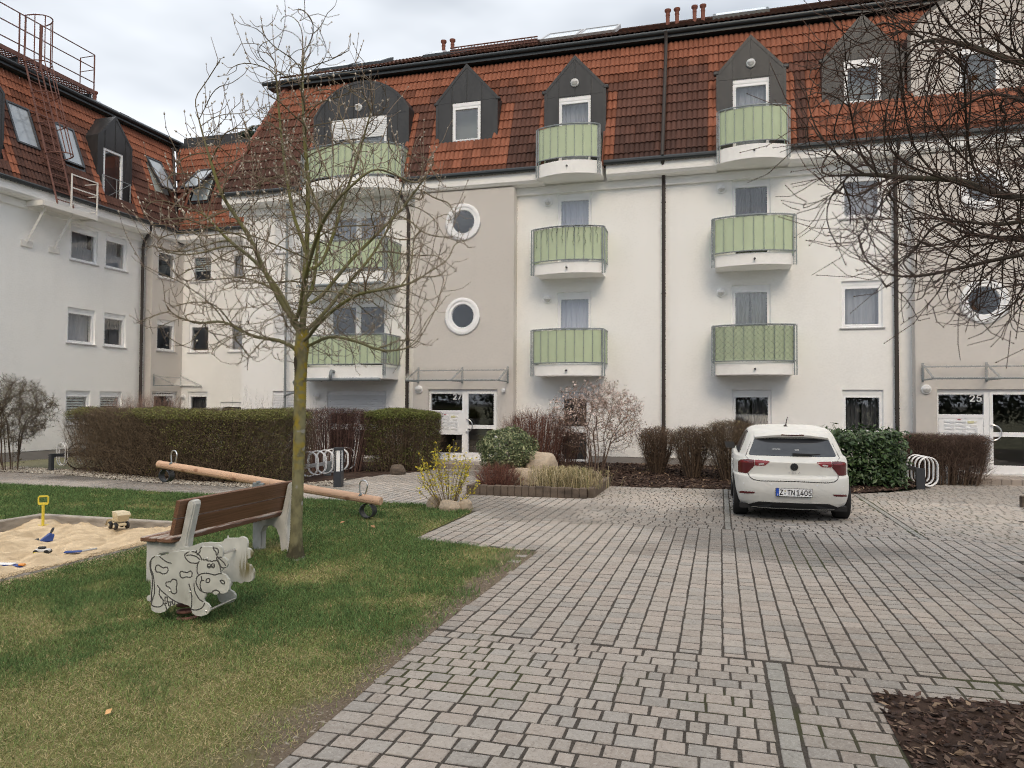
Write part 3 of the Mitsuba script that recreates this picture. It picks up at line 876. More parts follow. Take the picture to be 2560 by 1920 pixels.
tm = meshkit.text_mesh('29', .17, .006, True); v = tm.vertices
E('house_number', (trimesh.Trimesh(np.stack([-21.1 + .236 + v[:, 2], 24.24 - v[:, 0].max() + v[:, 0], 1.84 + v[:, 1]], 1), tm.faces, process=False), None), 'm_pvc', parent=k)
# recessed link facing the yard
RW = [(-20.42, -19.47, 3.77, 4.97), (-20.36, -19.40, 6.58, 7.76), (-20.42, -19.50, 1.0, 2.2), (-18.55, -17.5, 3.77, 4.97), (-18.5, -17.5, 6.58, 7.76), (-18.9, -17.7, .15, 1.80)]
rw = sbox(-20.74, -.1, -14.5, 8.1)
for a in RW:
    rw = rw.difference(sbox(a[0], a[2], a[1], a[3]))
E('wall', fmb(REAR).prism(rw, SV, -.3, 0), 'm_white', parent=B2)
for j, a in enumerate(RW):
    W2(REAR, *a, inside=('none', 'blind', 'drape', 'net', 'net', 'none')[j], seed=71 + 2 * j, sill=j < 5)
rm = MB()
rm.box(-25.5, -25.4, 8, 30, -.1, 12); rm.box(-25.4, -14.4, 29, 29.1, -.1, 12)
for z in (-.02, 2.72, 5.5, 8.2):
    rm.box(-25.3, -21.41, 8, 28.9, z, z + .1); rm.box(-21.4, -14.5, 24.96, 28.9, z, z + .1)
for y in (12, 17, 20.9, 22.9):
    rm.box(-25.3, -21.41, y, y + .1, .08, 8.1)
for x in (-20.9, -18.95, -17.3):
    rm.box(x, x + .1, 24.97, 28.9, .08, 8.1)
E('interior', rm, 'm_room', parent=B2)
co = fmb(WING)
pr = Polygon([(-.1, 8.08), (.40, 8.12), (.47, 8.18), (.47, 8.46), (-.1, 8.46)])
co.prism(pr, lambda u, v, w: (w, u, v), 8, 24.25)
co.box(8, 22.98, .002, .09, 7.86, 8.08)
c2 = fmb(REAR)
c2.prism(pr, lambda u, v, w: (w, u, v), -20.63, -15.4); c2.box(-20.7, -15, .002, .09, 7.86, 8.08)
co.v += c2.v; co.f += [f + co.n for f in c2.f]
E('cornice', co, 'm_white', parent=B2)
gu = MB(); gutter(gu, (-20.57, 8, 8.50), (-20.57, 24.15, 8.50))
E('eave_gutter', gu, 'm_gutter', parent=B2)
gu = MB(); gutter(gu, (-20.5, 24.12, 8.50), (-15.3, 24.12, 8.50))
E('eave_gutter', gu, 'm_gutter', parent=B2)
dp = MB()
dp.tube([(-20.62, 22.75, 8.45), (-20.66, 22.75, 8.2), (-20.95, 22.78, 7.85), (-21.0, 22.78, 7.6), (-21.0, 22.78, -.1)], .055, 10)
for z in (7.2, 3.6):
    dp.tube([(-21.0, 22.78, z), (-21.0, 22.78, z + .03)], .066, 10)
E('downpipe', dp, 'm_pipe', 40, parent=B2)
h0, hT = 8.46, 12.45
dp = MB()
dp.tube([(-22.0, 25.4, 12.4), (-20.66 - .39 * .3, 24.15 + .39 * .3, 8.8), (-20.6, 24.1, 8.5)], .05, 9)
E('valley_pipe', dp, 'm_pipe', parent=B2)
xw = lambda z: -20.65 - SLOPE * (z - h0)
yr = lambda z: 24.2 + SLOPE * (z - h0)
dP, dH = gable(21.47, .76, 8.88, 11.2, 12.1), (20.95, 8.93, 21.86, 10.85)
dL = gable(16.35, .80, 8.88, 11.2, 12.1)
dk = MB()
dp_ = Polygon([(8, h0), (24.2, h0), (yr(hT), hT), (8, hT)]).difference(dP.buffer(-.03)).difference(dL.buffer(-.03))
dk.prism(dp_, lambda u, v, w: (-20.65 - (v - h0) * SLOPE + w, u, v), -.08, -.04)
dk.add([(-20.65, 24.26, h0), (-15, 24.26, h0), (-15, yr(hT) + .06, hT), (xw(hT), yr(hT) + .06, hT)], [(0, 1, 2, 3)])
E('upper_roof_deck', MB().add([(-22.2, 8, 12.72), (-22.2, 30, 12.72), (-27.2, 30, 15.37), (-27.2, 8, 15.37)], [(0, 1, 2, 3)]), 'm_dark_clay', parent=B2)
dk.add([(-22.2, 25.75, 12.5), (-14, 25.75, 12.5), (-14, 30, 12.5), (-22.2, 30, 12.5)], [(0, 1, 2, 3)])
RK2 = E('roof', dk, 'm_clay', parent=B2, label='mansard roof of weathered clay tiles on the corner building')
sky_w = [(18.05, .40, 9.85, 11.24), (19.76, .40, 9.80, 11.20), (24.02, .44, 10.02, 11.24)]
brw = prepared.prep(unary_union([sbox(20.45, 8.4, 20.72, 11.0), sbox(22.22, 8.4, 22.5, 11.0), sbox(17.15, 8.4, 17.45, 10.9), sbox(23.3, 10, 23.58, 11.6), sbox(24.45, 8.4, 24.7, 11.4), sbox(20.1, 10.6, 20.4, 11.3)]))
dunw = prepared.prep(unary_union([dP.buffer(-.09), dL.buffer(-.09)] + [sbox(c - w, a, c + w, b) for c, w, a, b in sky_w]))
lw = (hT - h0) * TL / 13
zw = lambda t: h0 + t / TL
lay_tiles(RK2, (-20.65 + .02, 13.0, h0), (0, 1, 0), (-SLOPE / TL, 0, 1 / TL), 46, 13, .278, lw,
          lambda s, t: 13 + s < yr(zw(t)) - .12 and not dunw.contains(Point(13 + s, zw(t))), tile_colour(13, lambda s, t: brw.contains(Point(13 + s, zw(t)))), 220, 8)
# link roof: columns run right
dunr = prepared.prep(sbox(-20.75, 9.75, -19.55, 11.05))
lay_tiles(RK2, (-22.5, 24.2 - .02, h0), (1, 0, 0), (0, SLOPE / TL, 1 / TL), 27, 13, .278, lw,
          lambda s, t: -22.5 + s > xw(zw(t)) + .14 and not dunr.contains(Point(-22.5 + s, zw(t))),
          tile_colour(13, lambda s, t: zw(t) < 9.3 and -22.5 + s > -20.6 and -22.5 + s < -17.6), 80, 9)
lay_tiles(key(B2 + '__upper_roof'), (-22.3, 13.0, 12.80), (0, 1, 0), (-.8835, 0, .4685), 46, 14, .278, .34, lambda s, t: True, upper_col, 0, 10)
ev = MB()
ev.box(-22.35, -21.95, 8, 25.9, 12.52, 12.56); ev.box(-22.3, -21.96, 8, 25.9, 12.562, 12.72); ev.tube([(-21.92, 8, 12.68), (-21.92, 25.7, 12.68)], .072, 12)
E('upper_gutter', ev, 'm_gutter', parent=B2)
pa = MB()
pa.box(-22.2, -15, 25.70, 25.9, 12.40, 12.58)
E('parapet_flashing', pa, 'm_zinc', parent=B2)
pa = MB(); pa.box(-22.3, -18.9, 26.4, 26.55, 12.55, 13.18); pa.box(-18.88, -15, 26.5, 26.6, 12.55, 12.95)
E('terrace_screen', pa, 'm_zinc', parent=B2, label='dark screen along the roof terrace of the link')
k = dormer(B2, WING, dP, dH, (21.0, 21.47, 21.94), 10.9, 1.6, 'anthracite dormer with a glazed balcony door and crossed railing')
window(B2, WING, dH[0], dH[2], dH[1], dH[3], inside='none', sill=False, seed=90, rev=.03, box=False)
E('room_wall', fmb(WING).box(dH[0] - .1, dH[2] + .1, -.5, -.48, dH[1], dH[3]), 'm_drape', parent=k)
q = fmb(WING)
for z in (8.93, 9.82):
    q.tube([(20.84, .08, z), (22.12, .08, z)], .016, 6)
for s in (20.84, 21.48, 22.12):
    q.tube([(s, .08, 8.9), (s, .08, 9.84)], .018, 6)
q.tube([(20.86, .08, 8.95), (22.1, .08, 9.8)], .011, 5); q.tube([(20.86, .08, 9.8), (22.1, .08, 8.95)], .011, 5)
E('crossed_railing', q, 'm_steel', parent=k)
k = dormer(B2, WING, dL, (15.9, 8.93, 16.8, 10.85), (16.35,), 10.9, 1.6, 'anthracite dormer cut by the left edge of the view')
window(B2, WING, 15.9, 16.8, 8.93, 10.85, inside='none', sill=False, seed=92, rev=.03, box=False)
E('room_wall', fmb(WING).box(15.8, 16.9, -.5, -.48, 8.93, 10.85), 'm_drape', parent=k)


def rooflight(F3, tilt=0.0, label=None):
    """F3(u, v, w): roof plane coordinates, u across, v up the slope, w off the roof."""
    S3 = lambda V: F3(V[:, [0, 2, 1]])
    fl = MB(S3)
    ring(fl, -.50, .50, -.12, 1.62, .08, -.02, .03)
    k = E('roof_window', fl, 'm_gutter', parent=B2, **({'label': label} if label else {}))
    ca, sa = math.cos(tilt), math.sin(tilt)
    G = lambda V: F3(np.stack([V[:, 0], 1.5 - (1.5 - V[:, 1]) * ca + V[:, 2] * sa, (1.5 - V[:, 1]) * sa + V[:, 2] * ca + .04], 1))
    sh = MB(lambda V: G(V[:, [0, 2, 1]]))
    ring(sh, -.41, .41, 0, 1.5, .065, 0, .07)
    E('sash', sh, 'm_anthracite', parent=k)
    E('pane', MB(G).box(-.35, .35, .06, 1.44, .025, .035), 'm_solar', parent=k)
    if tilt:
        E('blind', MB(F3).box(-.38, .38, .05, 1.45, -.01, .0), 'm_blind', parent=k)
    return k


def swap(f):
    return lambda V: f(np.asarray(V, float))


for j, (c, w, a, b) in enumerate(sky_w):
    F3 = lambda V, c=c, a=a: np.array([-20.65 - SLOPE * (a - h0), c, a]) + V[:, :1] * np.array([0, 1, 0]) + V[:, 1:2] * np.array([-SLOPE / TL, 0, 1 / TL]) + V[:, 2:] * np.array([1 / TL, 0, SLOPE / TL])
    rooflight(F3, 0.0 if j < 2 else .18)
F3 = lambda V: np.array([-20.15, yr(9.85), 9.85]) + V[:, :1] * np.array([1, 0, 0]) + V[:, 1:2] * np.array([0, SLOPE / TL, 1 / TL]) + V[:, 2:] * np.array([0, -1 / TL, SLOPE / TL])
rooflight(F3, .42, 'roof window of the link standing open')
for y0, L in ((23.9, 1.9), (22.0, 1.0), (25.9, 1.6)):
    zz = lambda x: 12.75 + (-22.2 - x) * .53
    m = MB(); V = [(-22.45, y0), (-22.45, y0 + L), (-23.3, y0 + L), (-23.3, y0)]
    m.add([(x, y, zz(x) + .15) for x, y in V] + [(x, y, zz(x)) for x, y in V], [(0, 1, 2, 3), (4, 5, 1, 0), (5, 6, 2, 1), (6, 7, 3, 2), (7, 4, 0, 3)])
    k = E('roof_window', m, 'm_gutter', parent=B2)
    V = [(-22.52, y0 + .08), (-22.52, y0 + L - .08), (-23.22, y0 + L - .08), (-23.22, y0 + .08)]
    E('pane', MB().add([(x, y, zz(x) + .157) for x, y in V], [(0, 1, 2, 3)]), 'm_solar', parent=k)
for y in (22.6, 22.84):
    E('roof_vent', MB().lathe([(.075, 0), (.075, .42), (.085, .43), (.085, .46), (.075, .47), (.075, .52), (.12, .58), (.12, .64), (.001, .67)], (-23.5, y, 13.25), (0, 0, 1), 14), 'm_clay', 40, parent=B2)
cn = MB()
for y in (23.15, 24.6):
    cn.box(-20.75, -20.72, y - .02, y + .02, 2.4, 2.85); cn.tube([(-20.73, y, 2.82), (-19.75, y, 2.42)], .02, 6); cn.tube([(-20.73, y, 2.41), (-19.75, y, 2.41)], .016, 6)
cn.tube([(-19.75, 23.05, 2.41), (-19.75, 24.62, 2.41)], .018, 6); cn.tube([(-20.5, 23.05, 2.74), (-20.5, 24.62, 2.74)], .016, 6)
k = E('canopy', cn, 'm_steel', parent=B2, label='glass canopy over entrance 29')
E('glass_sheet', MB().add([(-20.74, 22.9, 2.86), (-20.74, 24.62, 2.86), (-19.6, 24.62, 2.40), (-19.6, 22.9, 2.40)], [(0, 1, 2, 3)]), 'm_canopy_glass', parent=k)
bulkhead(REAR, -20.62, 1.98, 0, 'round bulkhead lamp right of entrance 29 in the inner corner', .1)
# terrace evergreens on the link's flat roof
def leafball(mb, c, r3, n, size, cols, seed, gaps=0.0):
    r = np.random.default_rng(seed)
    d = unit(r.normal(size=(n, 3)))
    rad = r.uniform(.45, 1.0, n) ** .6 * (1 + .18 * np.sin(d[:, 0] * 5 + seed) * np.cos(d[:, 2] * 6 + seed))
    P = np.asarray(c) + d * rad[:, None] * np.asarray(r3)
    leaves(mb, P, unit(d + r.normal(0, .7, (n, 3))), size * r.uniform(.6, 1.3, n), np.asarray(cols)[r.integers(0, len(cols), n)] * r.uniform(.7, 1.3, (n, 1)), r)


def leaves(mb, P, nrm, size, col, r, aspect=.45):
    n = len(P)
    a = unit(np.cross(nrm, r.normal(size=(n, 3)))); b = np.cross(nrm, a)
    s = np.asarray(size).reshape(-1, 1)
    V = np.stack([P - a * s, P + b * s * aspect + nrm * s * .12, P + a * s, P - b * s * aspect + nrm * s * .12], 1).reshape(-1, 3)
    i = np.arange(n)[:, None] * 4
    mb.add(V, np.concatenate([i + [[0, 1, 2]], i + [[0, 2, 3]]], 0), np.repeat(col, 4, 0))


for j, (x, z, rx, rz_) in enumerate(((-18.5, 12.85, .95, .42), (-17.25, 13.0, .38, .75))):
    m = MB(); leafball(m, (x, 26.15, z), (rx, .25, rz_), 1500, .06, [(.018, .035, .018), (.03, .05, .022)], 11 + j)
    k = thing('terrace_shrub', ('low wide dark evergreen shrub on the link roof terrace', 'narrow pointed dark evergreen on the link roof terrace')[j], 'shrub')
    E('foliage', m, 'm_leaf', parent=k)
    E('planter_box', MB().box(x - rx * .8, x + rx * .8, 25.95, 26.35, 12.5, 12.72), 'm_zinc', parent=k)

# ---- escape ladder, its landing, and the walkway on the roof edge
k = thing('escape_ladder', 'rusty red caged escape ladder running up the tiled mansard', 'ladder')
A, Z_ = np.array([-20.45, 0, 8.10]), np.array([-21.95, 0, 12.95])
La = lambda y, t: (A[0] + (Z_[0] - A[0]) * t + .12, y, A[2] + (Z_[2] - A[2]) * t)
y0, y1 = 18.42, 19.02
for y in (y0, y1):
    E('rail', MB().tube([La(y, 0), La(y, 1.0), (La(y, 1.0)[0] + .02, y, 14.35)], .030, 8), 'm_rust', 40, parent=k)
for t in np.linspace(.03, .97, 17):
    E('rung', MB().tube([La(y0, t), La(y1, t)], .018, 7), 'm_rust', parent=k)
cg = []
for t, zz in [(.34, None), (.55, None), (.76, None), (.98, None), (None, 14.35)]:
    if t is None:
        bx, bz = La(y0, 1)[0] + .02, zz
    else:
        bx, _, bz = La(y0, t)
    loop = [(bx + .68 * math.sin(a), (y0 + y1) / 2 - .36 * math.cos(a), bz + .03 * math.sin(a)) for a in np.linspace(0, PI, 17)]
    cg.append(loop)
    E('cage_hoop', MB().tube(loop, .020, 6), 'm_rust', parent=k)
for i in (3, 6, 10, 13):
    E('cage_strap', MB().tube([c[i] for c in cg], .017, 6), 'm_rust', parent=k)
br = MB()
for t in (.30, .62):
    for y in (y0, y1):
        br.tube([La(y, t), (La(y, t)[0] - .22, y - .02, La(y, t)[2] - .1)], .022, 5)
    br.tube([La(y0 - .25, t), La(y1 + .05, t)], .022, 5)
E('wall_bracket', br, 'm_rust', parent=k)
k = thing('ladder_landing', 'white painted steel landing with guard rail bracketed to the left wall below the ladder', 'platform')
E('deck', MB().box(-21.08, -20.35, 17.95, 19.95, 7.98, 8.02).box(-21.09, -20.32, 17.90, 17.95, 7.92, 8.08).box(-21.09, -20.32, 19.95, 20.0, 7.92, 8.08).box(-20.35, -20.31, 17.952, 19.948, 7.92, 8.08), 'm_white_paint', parent=k)
gr = MB()
for y in (18.95, 19.97):
    gr.box(-20.36, -20.32, y - .02, y + .02, 8.08, 9.22)
gr.box(-20.9, -20.86, 19.93, 19.97, 8.08, 9.15)
for z in (8.22, 8.75, 9.18):
    gr.box(-20.358, -20.33, 18.97, 19.95, z, z + .035); gr.box(-20.86, -20.36, 19.94, 19.965, z - .04, z - .01)
E('guard_rail', gr, 'm_white_paint', parent=k)
for y in (18.1, 19.1):
    E('brace', MB().tube([(-21.06, y - .12, 6.78), (-20.55, y + .1, 7.96)], .04, 4).box(-21.1, -21.05, y - .28, y + .1, 6.66, 6.86), 'm_white_paint', parent=k)
k = thing('roof_walkway', 'rusty steel walkway with pipe railing along the edge of the left roof', 'walkway')
wk = MB()
for x in (-22.75, -22.0):
    wk.box(x, x + .04, 10, 21.35, 13.0, 13.14)
E('beam', wk, 'm_rust', parent=k)
gt = MB()
for y in np.arange(12, 21.3, .11):
    gt.box(-22.7, -22.02, y, y + .035, 13.05, 13.08)
for x in np.arange(-22.68, -22.02, .11):
    gt.box(x, x + .02, 12, 21.3, 13.03, 13.048)
E('grating', gt, 'm_rust', parent=k)
for z in (13.42, 13.95, 14.45):
    E('rail', MB().tube([(-22.72, 10, z), (-22.72, 21.33, z)] if False else [(-21.98, 10, z), (-21.98, 21.33, z)], .022, 6), 'm_rust', parent=k)
for y in (15.6, 17.6, 18.35, 19.1, 21.33):
    E('post', MB().tube([(-21.98, y, 12.75), (-21.98, y, 14.45)], .025, 6), 'm_rust', parent=k)
E('end_frame', MB().tube([(-21.98, 21.33, 14.42), (-22.62, 21.33, 14.42), (-22.62, 21.33, 13.1)], .02, 6).tube([(-21.98, 21.33, 13.9), (-22.62, 21.33, 13.9)], .016, 6), 'm_rust', parent=k)
E('support', MB().box(-22.7, -22.05, 21.2, 21.3, 12.75, 12.99).box(-22.7, -22.05, 18.3, 18.4, 12.75, 12.99).box(-22.7, -22.05, 15.3, 15.4, 12.75, 12.99), 'm_gutter', parent=k)

# ================================================================== the ground
def proc_ground(a, b, k, sp=0.0):
    def f(p, n, uv):
        t = fbm(p.x * k, p.y * k, 0.0, 4); g = noise(p.x * 130, p.y * 130, 1.0)
        return mix(a, b, dr.clip(1.8 * (t - .36) + .5 * (g - .5), 0, 1))
    return f


bs('m_far_ground', mikit.proc(proc_ground((.10, .10, .06), (.15, .14, .10), .5)), 1.0)


def _joint(p, n, uv):
    moss = smoothstep(.56, .72, fbm(p.x * 1.1, p.y * 1.1, 2.0, 3))
    g = noise(p.x * 170, p.y * 170, 0.0)
    return mix(mix((.034, .030, .026), (.085, .076, .068), g), (.046, .050, .024), moss * .75)


bs('m_joint', mikit.proc(_joint), 1.0, specular=0.1)


def _soil(p, n, uv):
    t = fbm(p.x * 2.2, p.y * 2.2, 0.0, 4); g = noise(p.x * 90, p.y * 90, 3.0); q = smoothstep(.80, .9, noise(p.x * 60, p.y * 60, 9.0))
    edge = smoothstep(-2.62, -2.22, p.x + .5 * (t - .5))
    thatch = mix((.10, .10, .036), (.22, .195, .09), dr.clip(1.7 * (t - .35) + .5 * (g - .5), 0, 1))
    return mix(thatch, mix(mix((.088, .068, .050), (.150, .122, .094), g), (.34, .31, .26), q * .6), edge)


bs('m_lawn', mikit.proc(_soil), 1.0, specular=0.1)
bs('m_mulch', mikit.proc(proc_ground((.030, .020, .016), (.065, .045, .036), 9.0)), 1.0, specular=0.1)
bs('m_sand', mikit.proc(proc_ground((.44, .345, .23), (.58, .47, .325), 7.0)), 1.0, specular=0.1)


def sheet(name, poly, z, mat, label=None, kind='structure', cat=None, res=None):
    m = MB()
    for g in getattr(poly, 'geoms', [poly]):
        v, f = trimesh.creation.triangulate_polygon(g, engine='earcut')
        m.add(np.column_stack([v, np.full(len(v), z)]), f)
    k = E(name, m, mat)
    labels[k] = {'kind': kind}
    if label:
        labels[k]['label'] = label
    return k


sheet('ground', sbox(-400, -400, 400, 400), -.09, 'm_far_ground')
BED_R = Polygon([(.95, 4.98), (1.7, 5.03), (6, 5.1), (6, 1.5), (.98, 1.5)])
BED_F = Polygon([(-2.42, 16.02), (.1, 16.25), (2.7, 16.35), (3.5, 16.9), (4.1, 17.6), (4.75, 18.9), (4.75, 20.42), (-5.5, 20.42), (-5.5, 18.2), (-4.75, 17.2), (-4.75, 16.0)])
BED_P = Polygon([(-4.78, 13.75), (-2.43, 13.85), (-2.43, 16.02), (-4.75, 16.0)])
SANDBOX = sbox(-9.80, 4.3, -6.78, 8.72)
LAWN = Polygon([(-22, 12.30), (-12, 12.15), (-9.7, 12.06), (-4.35, 12.06), (-4.05, 11.9), (-3.93, 11.4), (-3.92, 10.4), (-3.90, 9.5), (-3.84, 8.98), (-3.0, 8.76), (-2.27, 8.68), (-2.12, 8.66), (-2.16, 5.5), (-2.10, 3.4), (-2.05, 1.2), (-22, 1.2)])
YARD = Polygon([(-2.3, 8.5), (-2.12, 8.68), (-3.84, 8.98), (-3.92, 10.4), (-3.92, 11.4), (-4.05, 11.9), (-4.35, 12.05), (-9.7, 12.05), (-12, 12.14), (-22, 12.29), (-22, 14.4), (-15.4, 14.3), (-12, 13.45), (-9.2, 13.35), (-8.6, 13.8), (-8.0, 14.3),
                (-8.35, 15.6), (-7.95, 17.1), (-7.3, 18.2), (-8.35, 18.9), (-5.4, 18.9), (-4.8, 17.4), (-4.8, 16.0), (-4.8, 13.7), (-2.4, 13.82), (-2.4, 16.0), (.1, 16.23), (2.7, 16.33), (3.5, 16.88), (4.1, 17.58), (4.9, 19.1), (12, 19.1), (12, 5.1), (1.0, 5.0), (1.0, 1.2), (-2.05, 1.2), (-2.1, 3.4), (-2.16, 5.5)])
YARD = YARD.difference(BED_R).difference(BED_F).buffer(0)
YK = sheet('paved_yard', unary_union([YARD.buffer(.05)]), -.0028, 'm_joint')
pyard = prepared.prep(YARD)


def stones(rows):
    return np.array(rows)


ST = []                                                       # x0, x1, y0, y1, tone
rs = np.random.default_rng(21)
# zone near: rows along x, three lengths
y = 1.9
while y < 5.44:
    x = -2.085 - .11 * (y - 1.2) / 4.3 + rs.uniform(0, .012)
    while x < 6:
        L = rs.choice([.105, .16, .16, .215])
        a, b = x, x + L
        if not (b > .285 and a < .42):
            ST.append((a, b, y, y + .142, 0))
        elif a < .27:
            ST.append((a, .283, y, y + .142, 0)); b = .42
        else:
            b = max(b, .425)
            if b - .42 > .05: ST.append((.42, b, y, y + .142, 0))
        x = b
    y += .142
for yy in np.arange(1.9, 5.44, .20):
    ST.append((.29, .412, yy, min(yy + .2, 5.44), 1))
# middle lane: straight columns
xs = np.arange(-4.2, 12, .156)
for i, x in enumerate(xs):
    yy = 5.46 + rs.uniform(-.01, .03)
    first = True
    while yy < 11.02:
        L = (.08 if (first and i % 2) else .156)
        first = False
        if x > -2.35 or yy > 8.6:
            ST.append((x, x + .156, yy, min(yy + L, 11.03), 0))
        yy += L
# left of the planter and the paths: straight columns
for x in np.arange(-22, -2.45, .156):
    yy = 11.03 if x > -4.3 else 12.0
    while yy < 19:
        ST.append((x, x + .156, yy, yy + .156, 0 if rs.random() > .1 else 2)); yy += .156
# parking bays: short rows of mixed stones
yy = 11.04; row = 0
while yy < 19.1:
    x = -2.45 - rs.uniform(0, .15)
    while x < 12:
        L = rs.choice([.105, .16, .215])
        a, b = x, x + L
        skip = any(b > c and a < c + .105 for c in (.05, 2.57))
        if b > -2.42:
            pcs = [(max(a, -2.44), b)]
            for c in (.05, 2.57):
                pcs = [q for u, v in pcs for q in ([(u, v)] if v <= c or u >= c + .105 else [(u, c), (c + .105, v)]) if q[1] - q[0] > .03]
            for u, v in pcs:
                ST.append((u, v, yy, yy + .156, 0))
        x = b
    yy += .156; row += 1
for c in (.05, 2.57):
    for q in np.arange(11.04, 16.4, .2):
        ST.append((c + .004, c + .101, q, q + .2, 1))
ST = np.array(ST)
cx, cy = (ST[:, 0] + ST[:, 1]) / 2, (ST[:, 2] + ST[:, 3]) / 2
infr = px_area(np.stack([cx, cy, cx * 0], 1)) > 0
keep = np.array([pyard.contains(Point(a, b)) for a, b in zip(cx, cy)]) & (infr | (rs.random(len(cx)) < .9) & (np.abs(cx) < 9))
keep &= ~((cy < 3.0) & ~infr & (np.abs(cx) > 3))
ST, cx, cy = ST[keep], cx[keep], cy[keep]
n = len(ST)
dist = np.hypot(cx, cy)
lane = (cy > 5.45) & (cy < 11.03) | (cx < -2.44)
g = .0042 + .002 * rs.random(n)
hx, hy = (ST[:, 1] - ST[:, 0]) / 2 - g - .0024, (ST[:, 3] - ST[:, 2]) / 2 - g - .0016
top = np.maximum(rs.normal(.0004, .0015, n), -.0009) + .003 * (meshkit.fbm(np.stack([cx * .8, cy * .8, cx * 0], 1), 3) - .5)
ang = rs.normal(0, .009, n)
tx, ty = rs.normal(0, .006, n), rs.normal(0, .006, n)
base = np.array([[-1, -1], [1, -1], [1, 1], [-1, 1]], float)
jit = rs.normal(0, .0020, (n, 4, 2))
ch = .0055
V = np.zeros((n, 12, 3))
for lev, (ins, dz) in enumerate(((0.0, -.030), (0.0, -.0035), (ch, 0.0))):
    q = base[None] * np.stack([hx - ins, hy - ins], 1)[:, None] + jit
    ca, sa = np.cos(ang)[:, None], np.sin(ang)[:, None]
    V[:, lev * 4:lev * 4 + 4, 0] = cx[:, None] + ca * q[..., 0] - sa * q[..., 1]
    V[:, lev * 4:lev * 4 + 4, 1] = cy[:, None] + sa * q[..., 0] + ca * q[..., 1]
    V[:, lev * 4:lev * 4 + 4, 2] = top[:, None] + dz + (q[..., 0] * tx[:, None] + q[..., 1] * ty[:, None])
F = []
for lev in (0, 4):
    for i in range(4):
        j = (i + 1) % 4
        F += [(lev + i, lev + j, lev + 4 + j), (lev + i, lev + 4 + j, lev + 4 + i)]
F += [(8, 9, 10), (8, 10, 11)]
F = np.array(F)
tone = meshkit.fbm(np.stack([cx * .35, cy * .35, cx * 0 + 4], 1), 3)
col = np.array([.318, .289, .260]) * (1 + .34 * (tone - .5)[:, None]) * rs.uniform(.91, 1.08, (n, 1))
pink = rs.random(n)
col = np.where((pink < .35)[:, None], col * [1.02, .992, .98], col)
col = np.where((pink > .82)[:, None], col * [.93, .96, .985], col)
col = np.where((ST[:, 4] == 1)[:, None], np.array([.265, .258, .238]) * rs.uniform(.9, 1.08, (n, 1)), col)
damp = np.clip((meshkit.fbm(np.stack([cx * .5, cy * .5, cx * 0 + 9], 1), 3) - .55) * 3, 0, .35) + np.clip((cx - .2) / 3, 0, .16) * (cy < 6.5) + .22 * np.exp(-((cx + 2.2) / .25) ** 2) * (cy < 9)
damp += np.where((cy > 12.4) & (cx < -8.5), np.clip((cy - 12.9) * .5, 0, .35), 0) + np.where((cy > 15.2), .18, 0) + np.where((cx < -3) & (cy > 8.6) & (cy < 10.6), .12, 0)
col = col * (1 - damp[:, None])
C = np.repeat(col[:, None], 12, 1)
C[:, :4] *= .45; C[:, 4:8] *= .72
bs('m_paver', VC, 0.9, specular=0.2)
# speckle comes from a second set of fine grains: a bump of sand-like relief
scene['m_paver'] = {'type': 'twosided', 'bsdf': {'type': 'bumpmap', 'arbitrary': mikit.proc(lambda p, n, uv: noise(p.x * 210, p.y * 210, p.z * 210) * .6 + noise(p.x * 70, p.y * 70, 0.0) * .6, eps=.0015), 'scale': .0010,
                                                    'bsdf': {'type': 'blendbsdf', 'weight': mikit.proc(lambda p, n, uv: dr.clip(smoothstep(.55, .85, noise(p.x * 120, p.y * 120, 0.0)) * .32 + smoothstep(.62, .85, noise(p.x * 230, p.y * 230, 5.0)) * .3, 0, .6)),
                     'a': {'type': 'principled', 'base_color': VC, 'roughness': .92, 'specular': .2}, 'b': {'type': 'blendbsdf', 'weight': mikit.proc(lambda p, n, uv: smoothstep(.4, .6, noise(p.x * 60, p.y * 60, 11.0))), 'a': {'type': 'diffuse', 'reflectance': {'type': 'rgb', 'value': [.42, .40, .37]}}, 'b': {'type': 'diffuse', 'reflectance': {'type': 'rgb', 'value': [.13, .115, .105]}}}}}}
order = np.argsort(-px_area(np.stack([cx, cy, cx * 0], 1)) * np.sqrt(hx * hy), kind='stable')
big = order[:300]
for i in big:
    E('paver', (trimesh.Trimesh(V[i], F, process=False), C[i]), 'm_paver', parent=YK)
rest = np.setdiff1d(np.arange(n), big)
E('paver_field', (trimesh.Trimesh(V[rest].reshape(-1, 3), (F[None] + (np.arange(len(rest)) * 12)[:, None, None]).reshape(-1, 3), process=False), C[rest].reshape(-1, 3)), 'm_paver', parent=YK, kind='stuff')

# lawn
LK = sheet('lawn', LAWN.difference(SANDBOX.buffer(.10)), .002, 'm_lawn')
plawn = prepared.prep(LAWN.difference(SANDBOX.buffer(.02)))
rg = np.random.default_rng(33)


def fast_in(poly, P):
    import matplotlib.path as mp
    return mp.Path(np.array(poly.exterior.coords)).contains_points(P)


